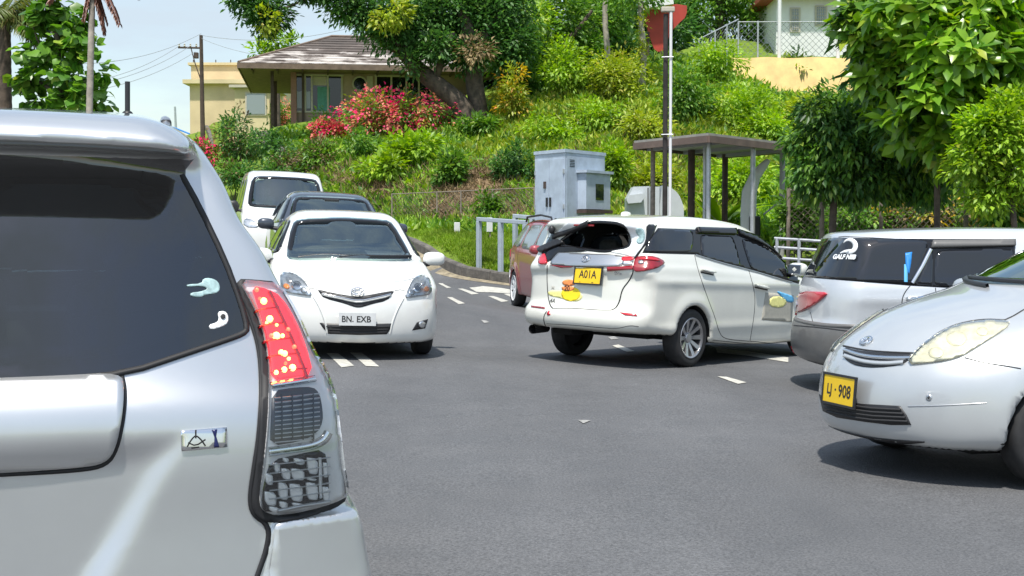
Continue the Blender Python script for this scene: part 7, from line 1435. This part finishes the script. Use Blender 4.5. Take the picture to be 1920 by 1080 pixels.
    for mi in (0, 1):
        tl = c.patch('tail_light', 'px', Lout, M['seal'], .006, smooth=1, h=9, mirror=mi)
        c.patch('lamp_frame', 'px', Lin, M['lampframe'], .011, smooth=1, h=8, mirror=mi, parent=tl)
        rd = c.patch('brake_lamp', 'px', Lred, M['redlit'], .017, smooth=1, h=6, mirror=mi, parent=tl)
        for (a, b, r, hot) in ((100, 105, 9, 0), (128, 150, 13, 1), (112, 140, 7, 0), (152, 222, 13, 1), (140, 238, 6, 1), (180, 246, 6, 1), (178, 291, 15, 1), (203, 290, 8, 1), (158, 290, 9, 0), (198, 358, 11, 1), (212, 362, 11, 1), (228, 383, 7, 1), (178, 440, 9, 1), (210, 428, 11, 1), (243, 420, 13, 1), (215, 402, 7, 0), (250, 335, 9, 0), (225, 265, 9, 0)):
            (p,) = c.cast('px', cx4b([(a, b)])); n_ = grad(c.fn, p[None])[0]; n_ /= np.linalg.norm(n_); p = p+n_*.019
            s_ = -1 if mi else 1; q = MB(); q.ell((p[0], p[1]*s_, p[2]), (r*.0004, r*.00062, r*.00062), nu=10, nv=6); q.build('bulb', M['led'] if hot else M['led2'], tl, True)
        c.line('lamp_rib', 'px', cx4b([(150, 110), (195, 200), (240, 300), (280, 400), (300, 460)]), M['redlens2'], .008, .020, smooth=1, mirror=mi, parent=tl)
        for k in range(5):
            y0 = 180+62*k; c.line('lamp_rib', 'px', cx4b([(95+16*k, y0+10), (130+20*k, y0), (190+28*k, y0-6)]), M['redlens2'], .003, .020, smooth=1, mirror=mi, parent=tl)
        c.line('lamp_trim', 'px', cx4b([(160, 492), (250, 478), (335, 462)]), M['chrome'], .014, .018, smooth=1, mirror=mi, parent=tl)
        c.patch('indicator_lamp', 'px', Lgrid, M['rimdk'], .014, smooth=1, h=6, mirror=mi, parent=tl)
        for k in range(11):
            y0 = 541+k*16.5; c.line('lamp_slat', 'px', cx4b([(172, y0+5), (260, y0-3), (352-max(0, k-8)*12, y0-13)]), M['satin'], .0028, .019, smooth=0, mirror=mi, parent=tl)
        for k in range(4): c.line('lamp_rib', 'px', cx4b([(200+42*k, 530), (200+42*k, 700)]), M['seal'], .003, .020, smooth=0, mirror=mi, parent=tl)
        c.line('lamp_trim', 'px', cx4b([(150, 748), (250, 735), (330, 722), (375, 700), (388, 672)]), M['chrome'], .020, .018, smooth=2, mirror=mi, parent=tl)
        c.patch('reversing_lamp', 'px', Llow, M['frit'], .012, smooth=1, h=6, mirror=mi, parent=tl)
        for (a, b, e, f_) in ((198, 812, 236, 858), (248, 772, 292, 800), (300, 770, 345, 838), (365, 790, 385, 850), (230, 872, 285, 948), (296, 868, 346, 942), (132, 905, 180, 965), (362, 885, 392, 945), (136, 832, 166, 880), (190, 945, 225, 975), (300, 850, 340, 864), (205, 770, 228, 790), (186, 868, 226, 940), (150, 966, 190, 990), (236, 812, 292, 862), (348, 770, 362, 935), (170, 790, 195, 830), (240, 950, 290, 968)):
            w_ = (e-a)*.12; c.patch('reflector_cell', 'px', cx4b([(a, b+w_), (a+w_, b), (e-w_*.5, b+w_), (e, f_-w_), (e-w_*2, f_), (a+w_, f_-w_)]), M['cell'], .018, smooth=1, h=4, mirror=mi, parent=tl)
        for k in range(5): c.line('lamp_slat', 'px', cx4b([(150, 800+k*34), (260, 788+k*34), (392, 770+k*34)]), M['satin'], .0022, .021, smooth=0, mirror=mi, parent=tl)
        c.line('lamp_trim', 'px', cx4b([(185, 985), (280, 965), (395, 948)]), M['satin'], .008, .02, smooth=0, mirror=mi, parent=tl)
        c.patch('lamp_glass', 'px', Lin, M['lens'], .022, smooth=1, h=8, mirror=mi, parent=tl)
    # badge
    b = c.patch('badge', 'px', [(338, 808), (424, 801), (425, 838), (340, 846)], M['chrome'], .006, smooth=0, h=8)
    c.patch('badge_stripe', 'px', [(396, 806), (406, 805), (404, 818), (410, 838), (400, 839), (401, 820)], M['navy'], .0075, smooth=0, h=4, parent=b)
    for p in ([(350, 838), (358, 824), (366, 816), (376, 824), (384, 836)], [(352, 830), (366, 836), (384, 824)], [(366, 806), (366, 822)], [(358, 840), (372, 838)]): c.line('badge_mark', 'px', p, M['under'], .0028, .0078, smooth=1, parent=b, h=3)
    # roof rail, aerial
    for s_ in (-1, 1):
        yy = c.W(np.array([-1.7]), np.array([1.62]))[0]-.075; q = MB(); q.tube([(-1.74, s_*yy, 1.640), (-1.66, s_*yy, 1.675), (-1.4, s_*(yy-.005), 1.70), (-.4, s_*(yy-.01), 1.735), (.2, s_*(yy-.02), 1.72), (.32, s_*(yy-.02), 1.68)], [.010, .013, .013, .013, .013, .010], 8); q.build('roof_rail', M['satin'], c.root, True)
        q = MB(); q.box((-1.66, s_*yy, 1.655), (.05, .026, .05), bev=.006); q.build('roof_rail_foot', M['black'], c.root, True)
    for i_, (px_, Yd) in enumerate(((239, 4.9),)):
        A = c.mtx.inverted() @ at(px_, 214, Yd); B = c.mtx.inverted() @ at(px_, 153, Yd); q = MB(); q.tube([A, B], .0095, 10); q.ell(A, (.02, .02, .014)); q.build('aerial', M['black'], c.root, True)
    c.wheels(r=.32, tw=.2, track=.75, rr=.2)
    return c
def c_x(c, y, z):
    """x of the tailgate skin under the spoiler at (y, z), looked up from inside outwards"""
    z = min(z, 1.57); lo, hi = -2.45, -1.80
    xs = np.linspace(-1.80, -2.30, 60); P = np.stack([xs, np.full(60, y), np.full(60, z)], 1); v = c.fn(P); k = np.argmax(v > 0)
    if v[k] <= 0: return -2.2
    if k == 0: return xs[0]
    t = v[k-1]/(v[k-1]-v[k]); return xs[k-1]+(xs[k]-xs[k-1])*t
build_sedan(); build_dark_car(); build_van(); build_estate(); build_hybrid(); build_wagon(); build_red(); build_near()
